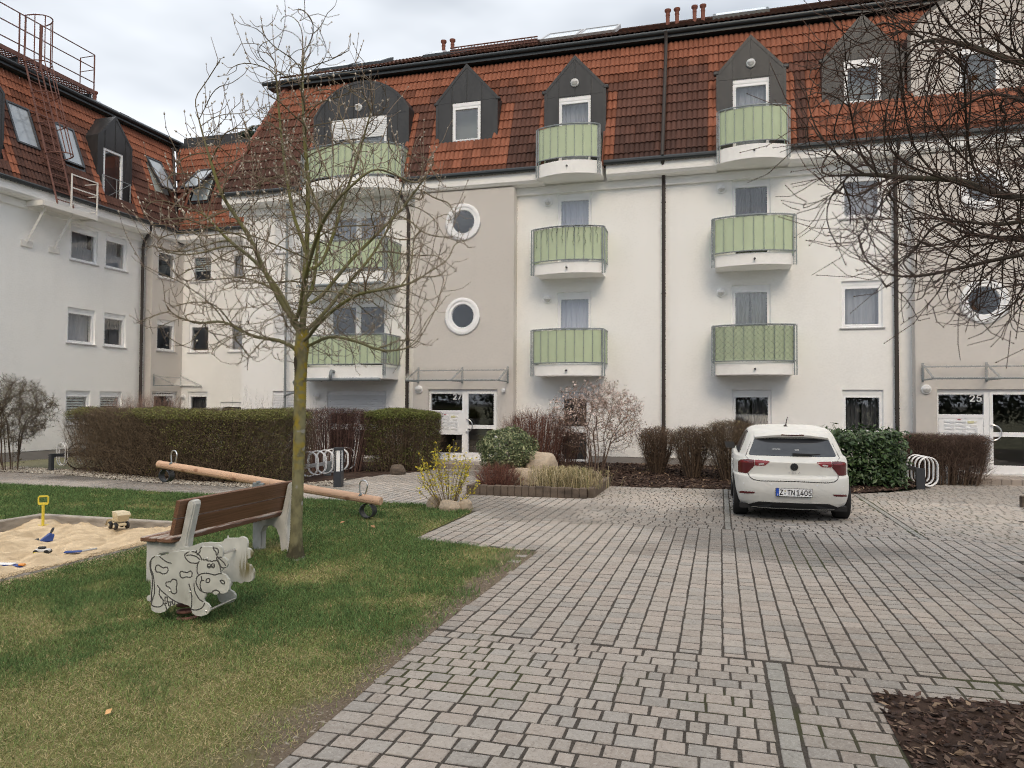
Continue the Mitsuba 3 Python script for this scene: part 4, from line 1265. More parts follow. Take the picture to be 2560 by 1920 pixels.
try:
    import shapely
    inside = lambda poly, P: shapely.contains_xy(poly, P[:, 0], P[:, 1])
except Exception:
    inside = fast_in
lawn_poly = LAWN.difference(SANDBOX.buffer(.02))
P = []
for y0, y1, dens in ((2.45, 4.6, 10500), (4.6, 6.5, 7200), (6.5, 9, 3600), (9, 12.4, 2400)):
    x0 = -1.35 * y1 - .3
    m_ = int((y1 - y0) * (-2.0 - x0) * dens)
    q = np.stack([rg.uniform(x0, -2.0, m_), rg.uniform(y0, y1, m_)], 1)
    q = q[q[:, 0] > -1.32 * q[:, 1] - .4]
    P.append(q)
P = np.vstack(P)
P = P[inside(lawn_poly, P)]
n1 = meshkit.fbm(np.column_stack([P * .75, np.full(len(P), 1.5)]), 4, 2)
n2 = meshkit.fbm(np.column_stack([P * 2.6, np.full(len(P), 7.5)]), 3, 5)
nn = .6 * n1 + .4 * n2
dryb = np.clip((5.6 - P[:, 1]) / 1.8, 0, 1) * .16 + .05 * (P[:, 0] > -4.2)       # worn, yellow turf in the near part
bare = np.clip((P[:, 0] + 2.58 + .55 * (n2 - .5)) / .55, 0, 1) * (P[:, 1] < 9.2) + np.clip(1 - np.hypot(P[:, 0] + 5.1, (P[:, 1] - 10.2) * 1.5) / .55, 0, 1) + np.clip(1 - np.hypot(P[:, 0] + 2.7, P[:, 1] - 8.3) / .6, 0, 1) * .8
bare += .8 * np.clip(1 - np.hypot((P[:, 0] + 9.2) / 1.2, (P[:, 1] - 10.3) / .35), 0, 1)
keep = rg.random(len(P)) > np.clip(bare * 1.15, 0, .97)
P, nn, n2, dryb = P[keep], nn[keep], n2[keep], dryb[keep]
n = len(P)
dry = np.clip((nn - .505 + dryb) * 5.5, 0, 1)
far = np.clip((P[:, 1] - 3) / 8, 0, 1)
hgt = rg.uniform(.016, .040, n) * (1.15 - .45 * dry) * (1 + .3 * far)
is_dry = rg.random(n) < dry * .52 + .06
lean = rg.normal(0, .55, (n, 2)) * (1 + .9 * is_dry[:, None])
tip = np.column_stack([P + lean * hgt[:, None], np.where(is_dry, .45, 1) * hgt + .004])
bse = np.column_stack([P, np.full(n, .0)])
wd = (.0019 + .0028 * far) * rg.uniform(.7, 1.3, n)
th = rg.uniform(0, PI, n)
w = np.stack([np.cos(th), np.sin(th), 0 * th], 1) * wd[:, None]
green = np.array([.098, .160, .060]) + (np.array([.205, .240, .088]) - np.array([.098, .160, .060])) * (dry * .75)[:, None]
straw = np.array([.40, .34, .19])
colg = np.where(is_dry[:, None], straw * rg.uniform(.5, 1.3, (n, 1)), green * rg.uniform(.5, 1.5, (n, 1)))
GV, GF, GC = ribbons(bse, tip, w, colg)
gk = E('grass', (trimesh.Trimesh(GV, GF, process=False), GC), 'm_vc_rough')
labels[gk] = {'kind': 'stuff', 'label': 'short worn lawn grass with yellowed and bare patches', 'category': 'grass'}

# pebbles, bark, leaves
def chips(mb, P, size, cols, r, flat=.35, aspect=1.6):
    n = len(P)
    A = r.normal(size=(n, 3)); A[:, 2] *= .35; A = unit(A)
    Bv = unit(np.cross(A, r.normal(size=(n, 3)) * [.4, .4, 1] + [0, 0, .8])); Cv = np.cross(A, Bv)
    s = np.asarray(size).reshape(-1, 1)
    V = np.stack([P + A * s * aspect, P + Bv * s, P - A * s * aspect, P - Bv * s, P + Cv * s * flat, P - Cv * s * flat], 1).reshape(-1, 3)
    f = np.array([[0, 1, 4], [1, 2, 4], [2, 3, 4], [3, 0, 4], [1, 0, 5], [2, 1, 5], [3, 2, 5], [0, 3, 5]])
    i = np.arange(n)[:, None, None] * 6
    mb.add(V, (f[None] + i).reshape(-1, 3), np.repeat(cols, 6, 0))


def scatter(poly, n, r):
    x0, y0, x1, y1 = poly.bounds
    q = np.stack([r.uniform(x0, x1, n), r.uniform(y0, y1, n)], 1)
    return q[inside(poly, q)]


STRIP = Polygon([(-18.5, 14.5), (-15.4, 14.32), (-12, 13.46), (-9.2, 13.36), (-8.6, 13.8), (-8.05, 14.3), (-8.4, 15.5), (-9.0, 14.1), (-11.4, 14.0), (-15.8, 15.3), (-18.5, 15.6)])
sheet('gravel_strip', STRIP.union(Polygon([(-16.7, 15.2), (-11.4, 13.9), (-8.9, 13.9), (-8.4, 15.5), (-7.95, 17.1), (-7.3, 18.2), (-8.6, 20.4), (-16, 20.4)])).buffer(.02), -.012, 'm_mulch')
m = MB(); r = np.random.default_rng(4)
q = scatter(STRIP, 13000, r)
c = np.array([[.46, .42, .36], [.36, .33, .29], [.55, .52, .46], [.28, .24, .20]])[r.integers(0, 4, len(q))] * r.uniform(.8, 1.15, (len(q), 1))
chips(m, np.column_stack([q, r.uniform(-.004, .014, len(q))]), r.uniform(.012, .026, len(q)), c, r, .6, 1.2)
k = E('gravel', m, 'm_vc'); labels[k] = {'kind': 'stuff', 'label': 'pale pebbles strewn along the hedge and the path', 'category': 'gravel'}


def bed(name, poly, z, n, size, seed, slope=None):
    r = np.random.default_rng(seed)
    x0, y0, x1, y1 = poly.bounds
    zf = slope or (lambda x, y: np.full(np.shape(x), z))
    m = MB()
    v, f = trimesh.creation.triangulate_polygon(poly, engine='earcut')
    if slope is not None:
        xs_, ys_ = np.meshgrid(np.linspace(x0, x1, 40), np.linspace(y0, y1, 24))
        pts = np.vstack([np.column_stack([xs_.ravel(), ys_.ravel()])])
        pts = pts[inside(poly.buffer(-.02), pts)]
        edge = np.array([poly.exterior.interpolate(t, True).coords[0] for t in np.linspace(0, 1, 160)[:-1]])
        pts = np.vstack([pts, edge])
        from scipy.spatial import Delaunay
        tri = Delaunay(pts).simplices
        ctr = pts[tri].mean(1)
        v, f = pts, tri[inside(poly.buffer(.001), ctr)]
    m.add(np.column_stack([v, zf(v[:, 0], v[:, 1])]), f)
    k = E(name, m, 'm_mulch'); labels[k] = {'kind': 'structure'}
    q = scatter(poly, n, r)
    c = np.array([[.050, .030, .024], [.075, .046, .036], [.035, .024, .021], [.115, .080, .060]])[r.integers(0, 4, len(q))] * r.uniform(.7, 1.3, (len(q), 1))
    lt = r.random(len(q)) < .05
    c[lt] = np.array([.25, .18, .125]) * r.uniform(.7, 1.2, (lt.sum(), 1))
    mm = MB(); chips(mm, np.column_stack([q, zf(q[:, 0], q[:, 1]) + r.uniform(0, .02, len(q))]), size * r.uniform(.4, 1.2, len(q)), c, r, .22, 2.0)
    return mm


mm = bed('bark_bed', Polygon([(.90, 5.05), (1.7, 5.10), (6, 5.17), (6, 1.5), (.92, 1.5)]), .002, 17000, .016, 5)
k = E('bark', mm, 'm_vc'); labels[k] = {'kind': 'stuff', 'label': 'dark bark chips in the near bed at the lower right', 'category': 'bark'}
front = lambda x, y: np.clip((y - 16.1) * .05, 0, .15) + .0
mm = bed('bark_bed', BED_F, 0, 16000, .026, 6, front)
k = E('bark', mm, 'm_vc'); labels[k] = {'kind': 'stuff', 'label': 'reddish brown bark chips along the foot of the facade', 'category': 'bark'}

# entrance landings edged with blocks
for nm, x0, x1, y0, lab in (('27', -8.3, -5.75, 18.92, 'low paved entrance step behind the yellow flowering shrub'), ('25', 5.72, 9.0, 19.12, 'low paved entrance step at the right edge beside the bare hedge')):
    lk = thing('entrance_step', lab, 'step', 'entrance steps')
    E('slab', MB().box(x0, x1, y0 + .122, 20.1, -.02, .128), 'm_plinth', parent=lk)
    nb = int((x1 - x0) / .2)
    for i in range(nb):
        a = x0 + (x1 - x0) * i / nb; b = x0 + (x1 - x0) * (i + 1) / nb
        E('edge_block', MB().box(a + .003, b - .003, y0, y0 + .12, -.03, .135 + rs.normal(0, .002), color=np.array([.29, .25, .22]) * rs.uniform(.8, 1.15), b=.008), 'm_vc', parent=lk)
    for i in range(4):
        E('edge_block', MB().box(x0 - .122, x0 - .003, y0 + .2 * i + .003, y0 + .2 * i + .197, -.03, .135 + rs.normal(0, .002), color=np.array([.25, .205, .18]) * rs.uniform(.75, 1.2), b=.008), 'm_vc', parent=lk)
    for i in range(nb):
        for j in range(4):
            a = x0 + (x1 - x0) * i / nb; b = x0 + (x1 - x0) * (i + 1) / nb; yy = y0 + .125 + .2 * j
            E('paver', MB().box(a + .004, b - .004, yy, yy + .193, .10, .134 + rs.normal(0, .0015), color=np.array([.235, .205, .185]) * rs.uniform(.85, 1.15), b=.006), 'm_vc', parent=lk)

# ================================================================== plants
def colonize(lines, attr, step, di, dk, iters, up=0.0, seed=0, inertia=.45, jit=.12):
    """Space colonisation from the given limb polylines towards attractor points: (nodes, parents)."""
    nodes, par = [], []
    for li, ln in enumerate(lines):
        ln = np.asarray(ln, float)
        d = np.r_[0, np.cumsum(np.linalg.norm(np.diff(ln, axis=0), axis=1))]
        k = max(2, int(d[-1] / step))
        t = np.linspace(0, d[-1], k)
        q = np.stack([np.interp(t, d, ln[:, i]) for i in range(3)], 1)
        if li == 0:
            prev = -1
        else:
            prev = int(np.argmin(np.linalg.norm(np.array(nodes) - q[0], axis=1)))
            q = q[1:]
        for p in q:
            nodes.append(p); par.append(prev); prev = len(nodes) - 1
    nodes, par = [np.array(p) for p in nodes], list(par)
    A = np.asarray(attr, float)
    r = np.random.default_rng(seed)
    fresh = 0
    for it in range(iters):
        if len(A) == 0:
            break
        N = np.array(nodes)
        d, i = cKDTree(N).query(A, distance_upper_bound=di)
        ok = np.isfinite(d)
        if not ok.any():
            break
        acc = np.zeros_like(N); cnt = np.zeros(len(N))
        v = unit(A[ok] - N[i[ok]])
        np.add.at(acc, i[ok], v); np.add.at(cnt, i[ok], 1)
        g = np.nonzero(cnt)[0]
        par_a = np.array(par)
        old = np.where(par_a[g, None] >= 0, unit(N[g] - N[np.maximum(par_a[g], 0)]), 0)
        dirs = unit(unit(acc[g]) + inertia * old + r.normal(0, jit, (len(g), 3)) + [0, 0, up])
        new = N[g] + dirs * step
        dd, _ = cKDTree(N).query(new)
        for a, b, ok2 in zip(g, new, dd > step * .55):
            if ok2:
                nodes.append(b); par.append(int(a))
        d2, _ = cKDTree(np.array(nodes)).query(A)
        A = A[d2 > dk]
    return np.array(nodes), np.array(par)


def grow_mesh(mb, N, par, r_tip, expo, r_cap, colour, twig=None, sides=(8, 5, 4, 3)):
    """Pipe-model radii, chains of tubes; returns tip nodes with their directions and all nodes' radii."""
    n = len(N)
    kids = [[] for _ in range(n)]
    for i, p in enumerate(par):
        if p >= 0:
            kids[p].append(i)
    rad = np.zeros(n)
    for i in range(n - 1, -1, -1):                       # children come after their parents
        rad[i] = r_tip if not kids[i] else min(r_cap(N[i]), sum(rad[k] ** expo for k in kids[i]) ** (1 / expo))
    starts = [(i, -1) for i in range(n) if par[i] < 0]
    while starts:
        i, p = starts.pop()
        ch = [p] if p >= 0 else []
        rr = [min(rad[p], rad[i] * 1.15)] if p >= 0 else []
        while True:
            ch.append(i); rr.append(rad[i])
            if not kids[i]:
                break
            ks = sorted(kids[i], key=lambda k: -rad[k])
            starts += [(k, i) for k in ks[1:]]
            i = ks[0]
        if len(ch) < 2:
            continue
        P = N[ch].copy()
        for _ in range(2):
            P[1:-1] = .5 * P[1:-1] + .25 * (P[:-2] + P[2:])
        s = sides[0] if rr[1] > .03 else sides[1] if rr[1] > .012 else sides[2] if rr[1] > .006 else sides[3]
        mb.tube(P, rr, s, color=colour(P, np.array(rr)), cap=False)
    tips = np.array([i for i in range(n) if not kids[i]])
    return tips, rad, kids


def buds(mb, P, D, L, R_, col):
    a = unit(np.cross(D, [.3, .2, .9])); b = np.cross(D, a)
    n = len(P)
    L = np.broadcast_to(L, (n,))[:, None]; R_ = np.broadcast_to(R_, (n,))[:, None]
    mid = P + D * L * .45
    V = np.stack([P, mid + a * R_, mid + b * R_, mid - a * R_, mid - b * R_, P + D * L], 1).reshape(-1, 3)
    f = np.array([[0, 2, 1], [0, 3, 2], [0, 4, 3], [0, 1, 4], [5, 1, 2], [5, 2, 3], [5, 3, 4], [5, 4, 1]])
    mb.add(V, (f[None] + (np.arange(n) * 6)[:, None, None]).reshape(-1, 3), np.repeat(col, 6, 0))


def ell(n, c, rr, r, p=3):
    d = unit(r.normal(size=(n, 3)))
    return np.asarray(c) + d * (r.random(n)[:, None] ** (1 / p)) * np.asarray(rr)


# ---- bud covered tree on the lawn: trunk, limbs read as heights and reaches
tr = np.random.default_rng(12)
TX, TY = -4.65, 7.47
LIMBS = [[(-4.66, 7.43, -.05), (-4.665, 7.45, .5), (-4.66, 7.47, 1.2), (-4.655, 7.47, 2.0), (-4.65, 7.49, 2.55), (-4.63, 7.5, 3.1), (-4.62, 7.52, 3.7), (-4.60, 7.5, 4.3), (-4.63, 7.46, 4.8), (-4.68, 7.48, 5.4), (-4.70, 7.5, 6.0)]]
for pts in [
    [(-4.66, 2.55), (-4.85, 2.95), (-5.0, 3.3), (-5.12, 3.65), (-5.35, 4.1), (-5.55, 4.7), (-5.7, 5.2)],
    [(-4.65, 2.45), (-4.95, 2.85), (-5.3, 3.1), (-5.65, 3.3), (-6.0, 3.42), (-6.4, 3.48)],
    [(-4.65, 2.6), (-4.98, 3.15), (-5.25, 3.45), (-5.6, 3.7), (-5.95, 4.05)],
    [(-4.62, 2.6), (-4.45, 2.9), (-4.28, 3.25), (-4.1, 3.6), (-3.95, 4.1), (-3.85, 4.6), (-3.7, 5.1)],
    [(-4.62, 2.45), (-4.35, 2.65), (-3.98, 2.82), (-3.6, 2.92), (-3.25, 2.95), (-2.95, 3.0)],
    [(-4.61, 2.72), (-4.4, 3.1), (-4.15, 3.4), (-3.85, 3.62), (-3.55, 3.8), (-3.3, 4.0)],
    [(-4.60, 3.3), (-4.48, 3.8), (-4.4, 4.3), (-4.25, 4.9), (-4.05, 5.6)],
    [(-4.62, 3.5), (-4.85, 4.0), (-5.0, 4.6), (-5.08, 5.3), (-5.15, 5.9)],
    [(-4.64, 2.35), (-4.9, 2.5), (-5.3, 2.55), (-5.7, 2.75), (-6.1, 2.72)],
    [(-4.62, 2.4), (-4.3, 2.55), (-4.0, 2.5), (-3.6, 2.35), (-3.2, 2.4)],
    [(-4.64, 3.0), (-4.70, 3.5), (-4.85, 4.2), (-5.3, 4.9)], [(-4.62, 2.9), (-4.3, 3.5), (-3.8, 4.2), (-3.4, 4.7)],
]:
    dy = tr.uniform(-1.0, 1.0)
    LIMBS.append([(x + tr.normal(0, .012), 7.48 + dy * min(1.15, math.hypot(x + 4.65, (z - 2.5) * .5)) , z) for x, z in pts])
at = np.vstack([ell(1900, (-4.62, 7.5, 3.65), (1.98, 1.6, 1.5), tr), ell(700, (-4.7, 7.5, 4.9), (1.15, 1.1, 1.45), tr), ell(330, (-4.8, 7.5, 2.65), (1.9, 1.4, .55), tr)])
N, par = colonize(LIMBS, at, .08, .55, .13, 60, .10, 1, .75, .16)


def bark_col(P, rr):
    moss = np.clip((meshkit.fbm(P * 3.0, 3, 2) - .42) * 4, 0, 1)[:, None] * np.clip((rr - .006) / .012, 0, 1)[:, None]
    thin = np.clip(1 - rr / .014, 0, 1)[:, None]
    c = np.array([.150, .142, .085]) * (1 - thin) + np.array([.175, .135, .105]) * thin
    return c * (1 - .6 * moss) + np.array([.165, .165, .045]) * .6 * moss


MT = thing('magnolia_tree', 'leafless young tree with mossy trunk and fat grey buds standing beside the bench', 'tree')
mb = MB()
def cap_m(p):
    return .066 if p[2] < 2.5 and math.hypot(p[0] + 4.65, p[1] - 7.47) < .12 else .038
tips, rad, kids = grow_mesh(mb, N, par, .0042, 2.45, cap_m, bark_col)
E('branches', mb, 'm_vc_rough', True, parent=MT)
# the trunk itself, with flare, lichen and the old scar
tm_ = MB(); zs = np.linspace(-.08, 2.62, 70); w = np.linspace(0, 2 * PI, 26)[:-1]
ctr = np.stack([np.interp(zs, [p[2] for p in LIMBS[0]], [p[k] for p in LIMBS[0]]) for k in (0, 1)], 1)
R0 = .0665 + .055 * np.exp(-np.maximum(zs, 0) / .10) + .013 * np.exp(-((zs - 2.42) / .22) ** 2)
ZZ, WW_ = np.meshgrid(zs, w, indexing='ij')
nz_ = meshkit.fbm(np.stack([np.cos(WW_) * 2.2, np.sin(WW_) * 2.2, ZZ * 2.5], -1), 4, 4)
RR = R0[:, None] * (1 + .16 * (nz_ - .5) + .10 * np.exp(-ZZ / .12) * np.sin(WW_ * 5 + 1) * (ZZ > -.1))
Vt = np.stack([ctr[:, :1] + RR * np.cos(WW_), ctr[:, 1:] + RR * np.sin(WW_), ZZ], -1).reshape(-1, 3)
i, j = np.meshgrid(np.arange(len(zs) - 1), np.arange(len(w)), indexing='ij')
Ft = np.stack([i * 25 + j, i * 25 + (j + 1) % 25, (i + 1) * 25 + (j + 1) % 25, (i + 1) * 25 + j], -1).reshape(-1, 4)
bs('m_trunk', mikit.proc(lambda p, n, uv: mix(mix(mix((.19, .18, .105), (.060, .056, .036), dr.clip(2.4 * (fbm(p.x * 16, p.y * 16, p.z * 9, 4) - .40) + smoothstep(.35, .0, p.z), 0, 1)), (.25, .25, .235), smoothstep(.70, .78, fbm(p.x * 11, p.y * 11, p.z * 11 + 40, 2))),
                                              (.27, .205, .022), smoothstep(.40, .58, fbm(p.x * 26, p.y * 26, p.z * 20, 3)) * smoothstep(.36, .54, fbm(p.x * 4, p.y * 4, p.z * 2.6, 2)) * smoothstep(.7, 1.5, p.z) * .85)), .95, specular=.1)
E('trunk', tm_.add(Vt, Ft), 'm_trunk', True, parent=MT)
sc = MB(); a = np.linspace(0, 2 * PI, 14)[:-1]
sc.add(np.vstack([[(-4.672, 7.388, 2.22)], np.stack([-4.672 + .020 * np.cos(a) * (1 + .3 * np.sin(3 * a)), 7.380 + .012 * np.abs(np.cos(a)), 2.22 + .10 * np.sin(a)], 1)]), [(0, 1 + q, 1 + (q + 1) % 13) for q in range(13)], (.05, .04, .03))
E('bark_scar', sc, 'm_vc', parent=MT)
tw, bd = MB(), MB()
side = np.nonzero((rad < .011) & (np.array([len(k) for k in kids]) > 0))[0]
src = np.concatenate([tips, tr.choice(side, min(len(side), 1300), replace=False)])
for s_ in src:
    p = N[s_]; d = unit(p - N[par[s_]]) if par[s_] >= 0 else np.array([0, 0, 1.0])
    ist = s_ in set() or len(kids[s_]) == 0
    d = unit(d * (1 if ist else .5) + tr.normal(0, .45, 3) + [0, 0, .35])
    L = tr.uniform(.05, .24) * (1.0 if ist else .55)
    q1 = p + d * L * .5; d2 = unit(d + [0, 0, .55] + tr.normal(0, .15, 3)); q2 = q1 + d2 * L * .5
    tw.tube([p, q1, q2], [.0042, .0036, .003], 3, color=(.19, .15, .12), cap=False)
    if tr.random() < .62:
        bd.n += 0; bd_l = tr.uniform(.026, .048)
        buds(bd, np.array([q2]), np.array([d2]), bd_l, bd_l * .27, np.array([[.46, .42, .37]]) * tr.uniform(.6, 1.25))
up_ = np.nonzero((rad < .022) & (N[:, 2] > 2.9))[0]
for s_ in tr.choice(up_, 230):
    p = N[s_]; d = unit(np.array([.28 * (p[0] + 4.65), .28 * (p[1] - 7.5), 1.0]) + tr.normal(0, .28, 3)); L = tr.uniform(.22, .70)
    pts = [p]
    for q_ in range(5):
        d = unit(d + tr.normal(0, .13, 3) + [0, 0, .10]); pts.append(pts[-1] + d * L / 5)
    tw.tube(pts, np.linspace(.0052, .0030, 6), 3, color=np.array([.185, .145, .115]) * tr.uniform(.8, 1.2), cap=False)
    for q_ in (1, 2, 3, 4, 5):
        if tr.random() < .7:
            dd_ = unit(d + tr.normal(0, .6 if q_ < 5 else .05, 3)); bl = tr.uniform(.026, .046)
            buds(bd, np.array([pts[q_]]), np.array([dd_]), bl, bl * .28, np.array([[.44, .40, .35]]) * tr.uniform(.6, 1.2))
E('twigs', tw, 'm_vc_rough', parent=MT)
E('buds', bd, 'm_vc_rough', parent=MT, kind='stuff')

# ---- dense bare tree at the right, its trunk outside the picture
rr_ = np.random.default_rng(5)
RT = thing('bare_tree', 'dense leafless tree with dark drooping twigs reaching in at the right', 'tree')
o = np.array([3.95, 4.75, 0])
LB = [[(3.95, 4.75, -.1), (3.93, 4.78, .8), (3.9, 4.82, 1.6), (3.85, 4.88, 2.1), (3.8, 4.95, 2.5)]]
for tx_, ty_, tz_ in [(1.3, 6.1, 2.75), (.95, 6.6, 3.7), (1.5, 6.9, 5.0), (2.2, 7.6, 3.3), (2.6, 6.6, 5.6), (1.9, 5.7, 2.6), (3.4, 7.7, 4.3), (2.4, 5.3, 5.3), (4.6, 6.2, 5.0), (3.3, 7.3, 2.6), (1.6, 6.3, 3.2), (2.1, 6.6, 4.3), (2.9, 5.6, 3.5)]:
    s0 = np.array([3.86, 4.86, rr_.uniform(1.9, 2.5)]); e = np.array([tx_, ty_, tz_])
    c1 = s0 + (e - s0) * .35 + [0, 0, .35]; c2 = s0 + (e - s0) * .7 + [0, 0, .22]
    t = np.linspace(0, 1, 12)[:, None]
    q = (1 - t) ** 3 * s0 + 3 * t * (1 - t) ** 2 * c1 + 3 * t * t * (1 - t) * c2 + t ** 3 * e
    q[1:] += rr_.normal(0, .03, (11, 3))
    LB.append(q)
at = ell(9500, (3.3, 6.35, 3.92), (2.72, 2.0, 1.8), rr_, 3.2)
at = at[(at[:, 2] > 2.42 + .12 * np.maximum(0, 1.4 - at[:, 0])) & (at[:, 1] > 4.5)]
N, par = colonize(LB, at, .11, .62, .13, 80, -.03, 3, 1.3, .07)


def bark2(P, rr):
    moss = np.clip((meshkit.fbm(P * 2.0, 3, 2) - .45) * 4, 0, 1)[:, None] * np.clip((rr - .008) / .02, 0, 1)[:, None]
    c = np.array([.070, .056, .048]) + np.zeros_like(P)
    return c * (1 - .5 * moss) + np.array([.075, .085, .045]) * .5 * moss


mb = MB()
tips, rad, kids = grow_mesh(mb, N, par, .0040, 2.5, lambda p: .10 if p[2] < 2.4 and p[0] > 3.6 else .042, bark2)
E('branches', mb, 'm_vc_rough', True, parent=RT)
tw, bd = MB(), MB()
nk = np.array([len(k) for k in kids])
side = np.nonzero((rad < .016) & (nk > 0))[0]
src = np.concatenate([tips, rr_.choice(side, min(len(side), 2600), replace=False)])
for s_ in src:
    p = N[s_]; d = unit(p - N[par[s_]])
    ist = nk[s_] == 0
    d = unit(d * (1 if ist else .7) + rr_.normal(0, .28, 3) + [-.25, 0, -.10])
    L = rr_.uniform(.18, .55) * (1 if ist else .75)
    q1 = p + d * L * .5; d2 = unit(d + [0, 0, .42] + rr_.normal(0, .1, 3)); q2 = q1 + d2 * L * .5
    tw.tube([p, q1, q2], [.0040, .0035, .0028], 3, color=np.array([.075, .050, .042]) * rr_.uniform(.7, 1.2), cap=False)
    if rr_.random() < .75:
        buds(bd, np.array([q2]), np.array([d2]), .022, .0062, np.array([[.085, .060, .045]]))
    if rr_.random() < .5:
        dd = unit(d2 + rr_.normal(0, .7, 3)); buds(bd, np.array([q1]), np.array([dd]), .016, .005, np.array([[.095, .066, .05]]))
E('twigs', tw, 'm_vc_rough', parent=RT)
E('buds', bd, 'm_vc_rough', parent=RT, kind='stuff')
lf = MB()
for p in N[rr_.choice(len(N), 26)]:
    leaves(lf, np.array([p - [0, 0, .05]]), unit(rr_.normal(size=(1, 3))), .035, np.array([[.16, .075, .035]]), rr_, .7)
E('dead_leaf', lf, 'm_leaf', parent=RT, kind='stuff')


# ---- hedges and shrubs
def hedge(label, poly, z0, z1, n_tw, n_lf, tw_col, lf_cols, seed, green=None, tw=(.10, .30), wd=.0035, stems=0, stem_col=(.11, .08, .06), grow=.09, name='trimmed_hedge', cat='hedge', group=None, round_=.12, lf=.017, low_bare=0.0, tuft=0, taper=0.0):
    r = np.random.default_rng(seed)
    k = thing(name, label, cat, group)
    x0, y0, x1, y1 = poly.bounds
    q = np.stack([r.uniform(x0, x1, n_tw * 3), r.uniform(y0, y1, n_tw * 3)], 1)
    q = q[inside(poly, q)][:n_tw]
    ctr = np.array(poly.centroid.coords[0])
    bd_ = np.array([poly.exterior.distance(Point(p)) for p in q]) if len(q) < 6000 else shapely.distance(poly.exterior, shapely.points(q))
    zt = z1 - round_ * np.exp(-bd_ / .13) + .13 * (meshkit.fbm(np.column_stack([q * 1.7, q[:, 0] * 0]), 3, seed) - .5)
    z = z0 + (zt - z0) * r.random(len(q)) ** .75
    P = np.column_stack([q, z])
    out = np.column_stack([(q - ctr) / (np.abs(q - ctr).max(0) + 1e-6), np.full(len(q), .9)])
    D = unit(out * .5 + r.normal(0, .55, (len(q), 3)) + [0, 0, .35])
    L = r.uniform(*tw, len(q))
    tipz = np.minimum(P[:, 2] + D[:, 2] * L, zt + r.uniform(0, grow, len(q)))
    tip = P + D * L[:, None]; tip[:, 2] = np.maximum(tipz, z0 + .02)
    keep = (r.random(len(q)) > low_bare * np.clip(1 - (P[:, 2] - z0) / (.62 * (z1 - z0)), 0, 1))
    if taper:
        fz = lambda zz: (1 - taper * np.clip(1 - (zz - z0) / (.7 * (z1 - z0)), 0, 1))[:, None]
        P[:, :2] = ctr + (P[:, :2] - ctr) * fz(P[:, 2]); tip[:, :2] = ctr + (tip[:, :2] - ctr) * fz(tip[:, 2])
    th = unit(np.cross(D, r.normal(size=D.shape)))
    c = np.array(tw_col) * r.uniform(.55, 1.4, (len(q), 1))
    m = MB(); m.add(*ribbons(P[keep], tip[keep], th[keep] * wd, c[keep]))
    E('twigs', m, 'm_vc_rough', parent=k)
    if stems:
        m = MB()
        s = scatter(poly.buffer(-.05), stems * 3, r)[:stems]
        for p in s:
            e = p + (p - ctr) * .12 + r.normal(0, .07, 2)
            h = z1 - r.uniform(.02, .25)
            m.tube([(*(p + (ctr - p) * (.18 + taper)), z0 - .05), (*(p + (ctr - p) * taper * .35), z0 + (h - z0) * .5), (*e, h)], [.010, .008, .004], 4, color=np.array(stem_col) * r.uniform(.7, 1.3), cap=False)
        E('stems', m, 'm_vc_rough', parent=k)
    if n_lf:
        q = np.stack([r.uniform(x0, x1, n_lf * 3), r.uniform(y0, y1, n_lf * 3)], 1); q = q[inside(poly.buffer(.03), q)][:n_lf]
        b = shapely.distance(poly.exterior, shapely.points(q))
        zt = z1 - round_ * np.exp(-b / .13) + .13 * (meshkit.fbm(np.column_stack([q * 1.7, q[:, 0] * 0]), 3, seed) - .5)
        z = np.where(r.random(len(q)) < .45, zt + r.uniform(-.10, .04, len(q)), z0 + (zt - z0) * r.random(len(q)) ** .6)
        P = np.column_stack([q, z])
        g = meshkit.fbm(P * [.9, .9, 1.1], 3, seed + 2) + (green(P) if green else 0)
        ok = (g > .50 + r.normal(0, .07, len(q)))
        P = P[ok]
        cc = np.array(lf_cols)[r.integers(0, len(lf_cols), len(P))] * r.uniform(.6, 1.45, (len(P), 1))
        m = MB(); leaves(m, P, unit(r.normal(size=(len(P), 3)) + [0, -.3, .6]), lf * r.uniform(.6, 1.3, len(P)), cc, r, .55)
        E('foliage', m, 'm_leaf', parent=k)
    return k


HP = Polygon([(-16.1, 14.9), (-14.6, 14.45), (-11.6, 13.72), (-8.98, 13.70), (-8.95, 14.9), (-11.5, 14.9), (-14.3, 15.7), (-15.5, 16.0)])
hedge('long trimmed hedge behind the seesaw, brown inside and green on top', HP, 0, 1.60, 62000, 110000, (.13, .098, .068), [(.165, .175, .05), (.12, .13, .037), (.20, .20, .06)], 1,
      lambda P: .10 * np.clip((P[:, 2] - 1.15) / .35, -.6, 1) + .09 * np.clip((P[:, 0] + 12) / 2, -1, 1) - .0, stems=260, tw=(.10, .34))
hedge('thin bare stretch of hedge behind the bollard light', Polygon([(-10.9, 17.0), (-9.2, 16.95), (-8.75, 17.3), (-9.0, 18.0), (-10.9, 17.9)]), 0, 1.62, 9000, 900, (.088, .052, .046), [(.07, .08, .02)], 2, stems=170, stem_col=(.12, .075, .065), low_bare=.9)
hedge('green topped hedge block left of entrance 27', Polygon([(-8.85, 17.25), (-8.0, 17.75), (-7.25, 18.5), (-7.6, 19.2), (-8.9, 18.4)]), 0, 1.60, 14000, 34000, (.11, .08, .055), [(.135, .165, .04), (.105, .13, .032), (.17, .19, .05)], 3,
      lambda P: .10 * np.clip((P[:, 2] - .9) / .5, -.5, 1) + .03, stems=150)
hedge('round trimmed bare shrub, left of the three by the facade', Polygon(Point(-1.50, 18.3).buffer(.44).exterior.coords), .08, 1.22, 3600, 500, (.125, .086, .062), [(.12, .10, .04)], 4, stems=110, low_bare=.9, taper=.5, name='bare_shrub', cat='shrub', round_=.22)
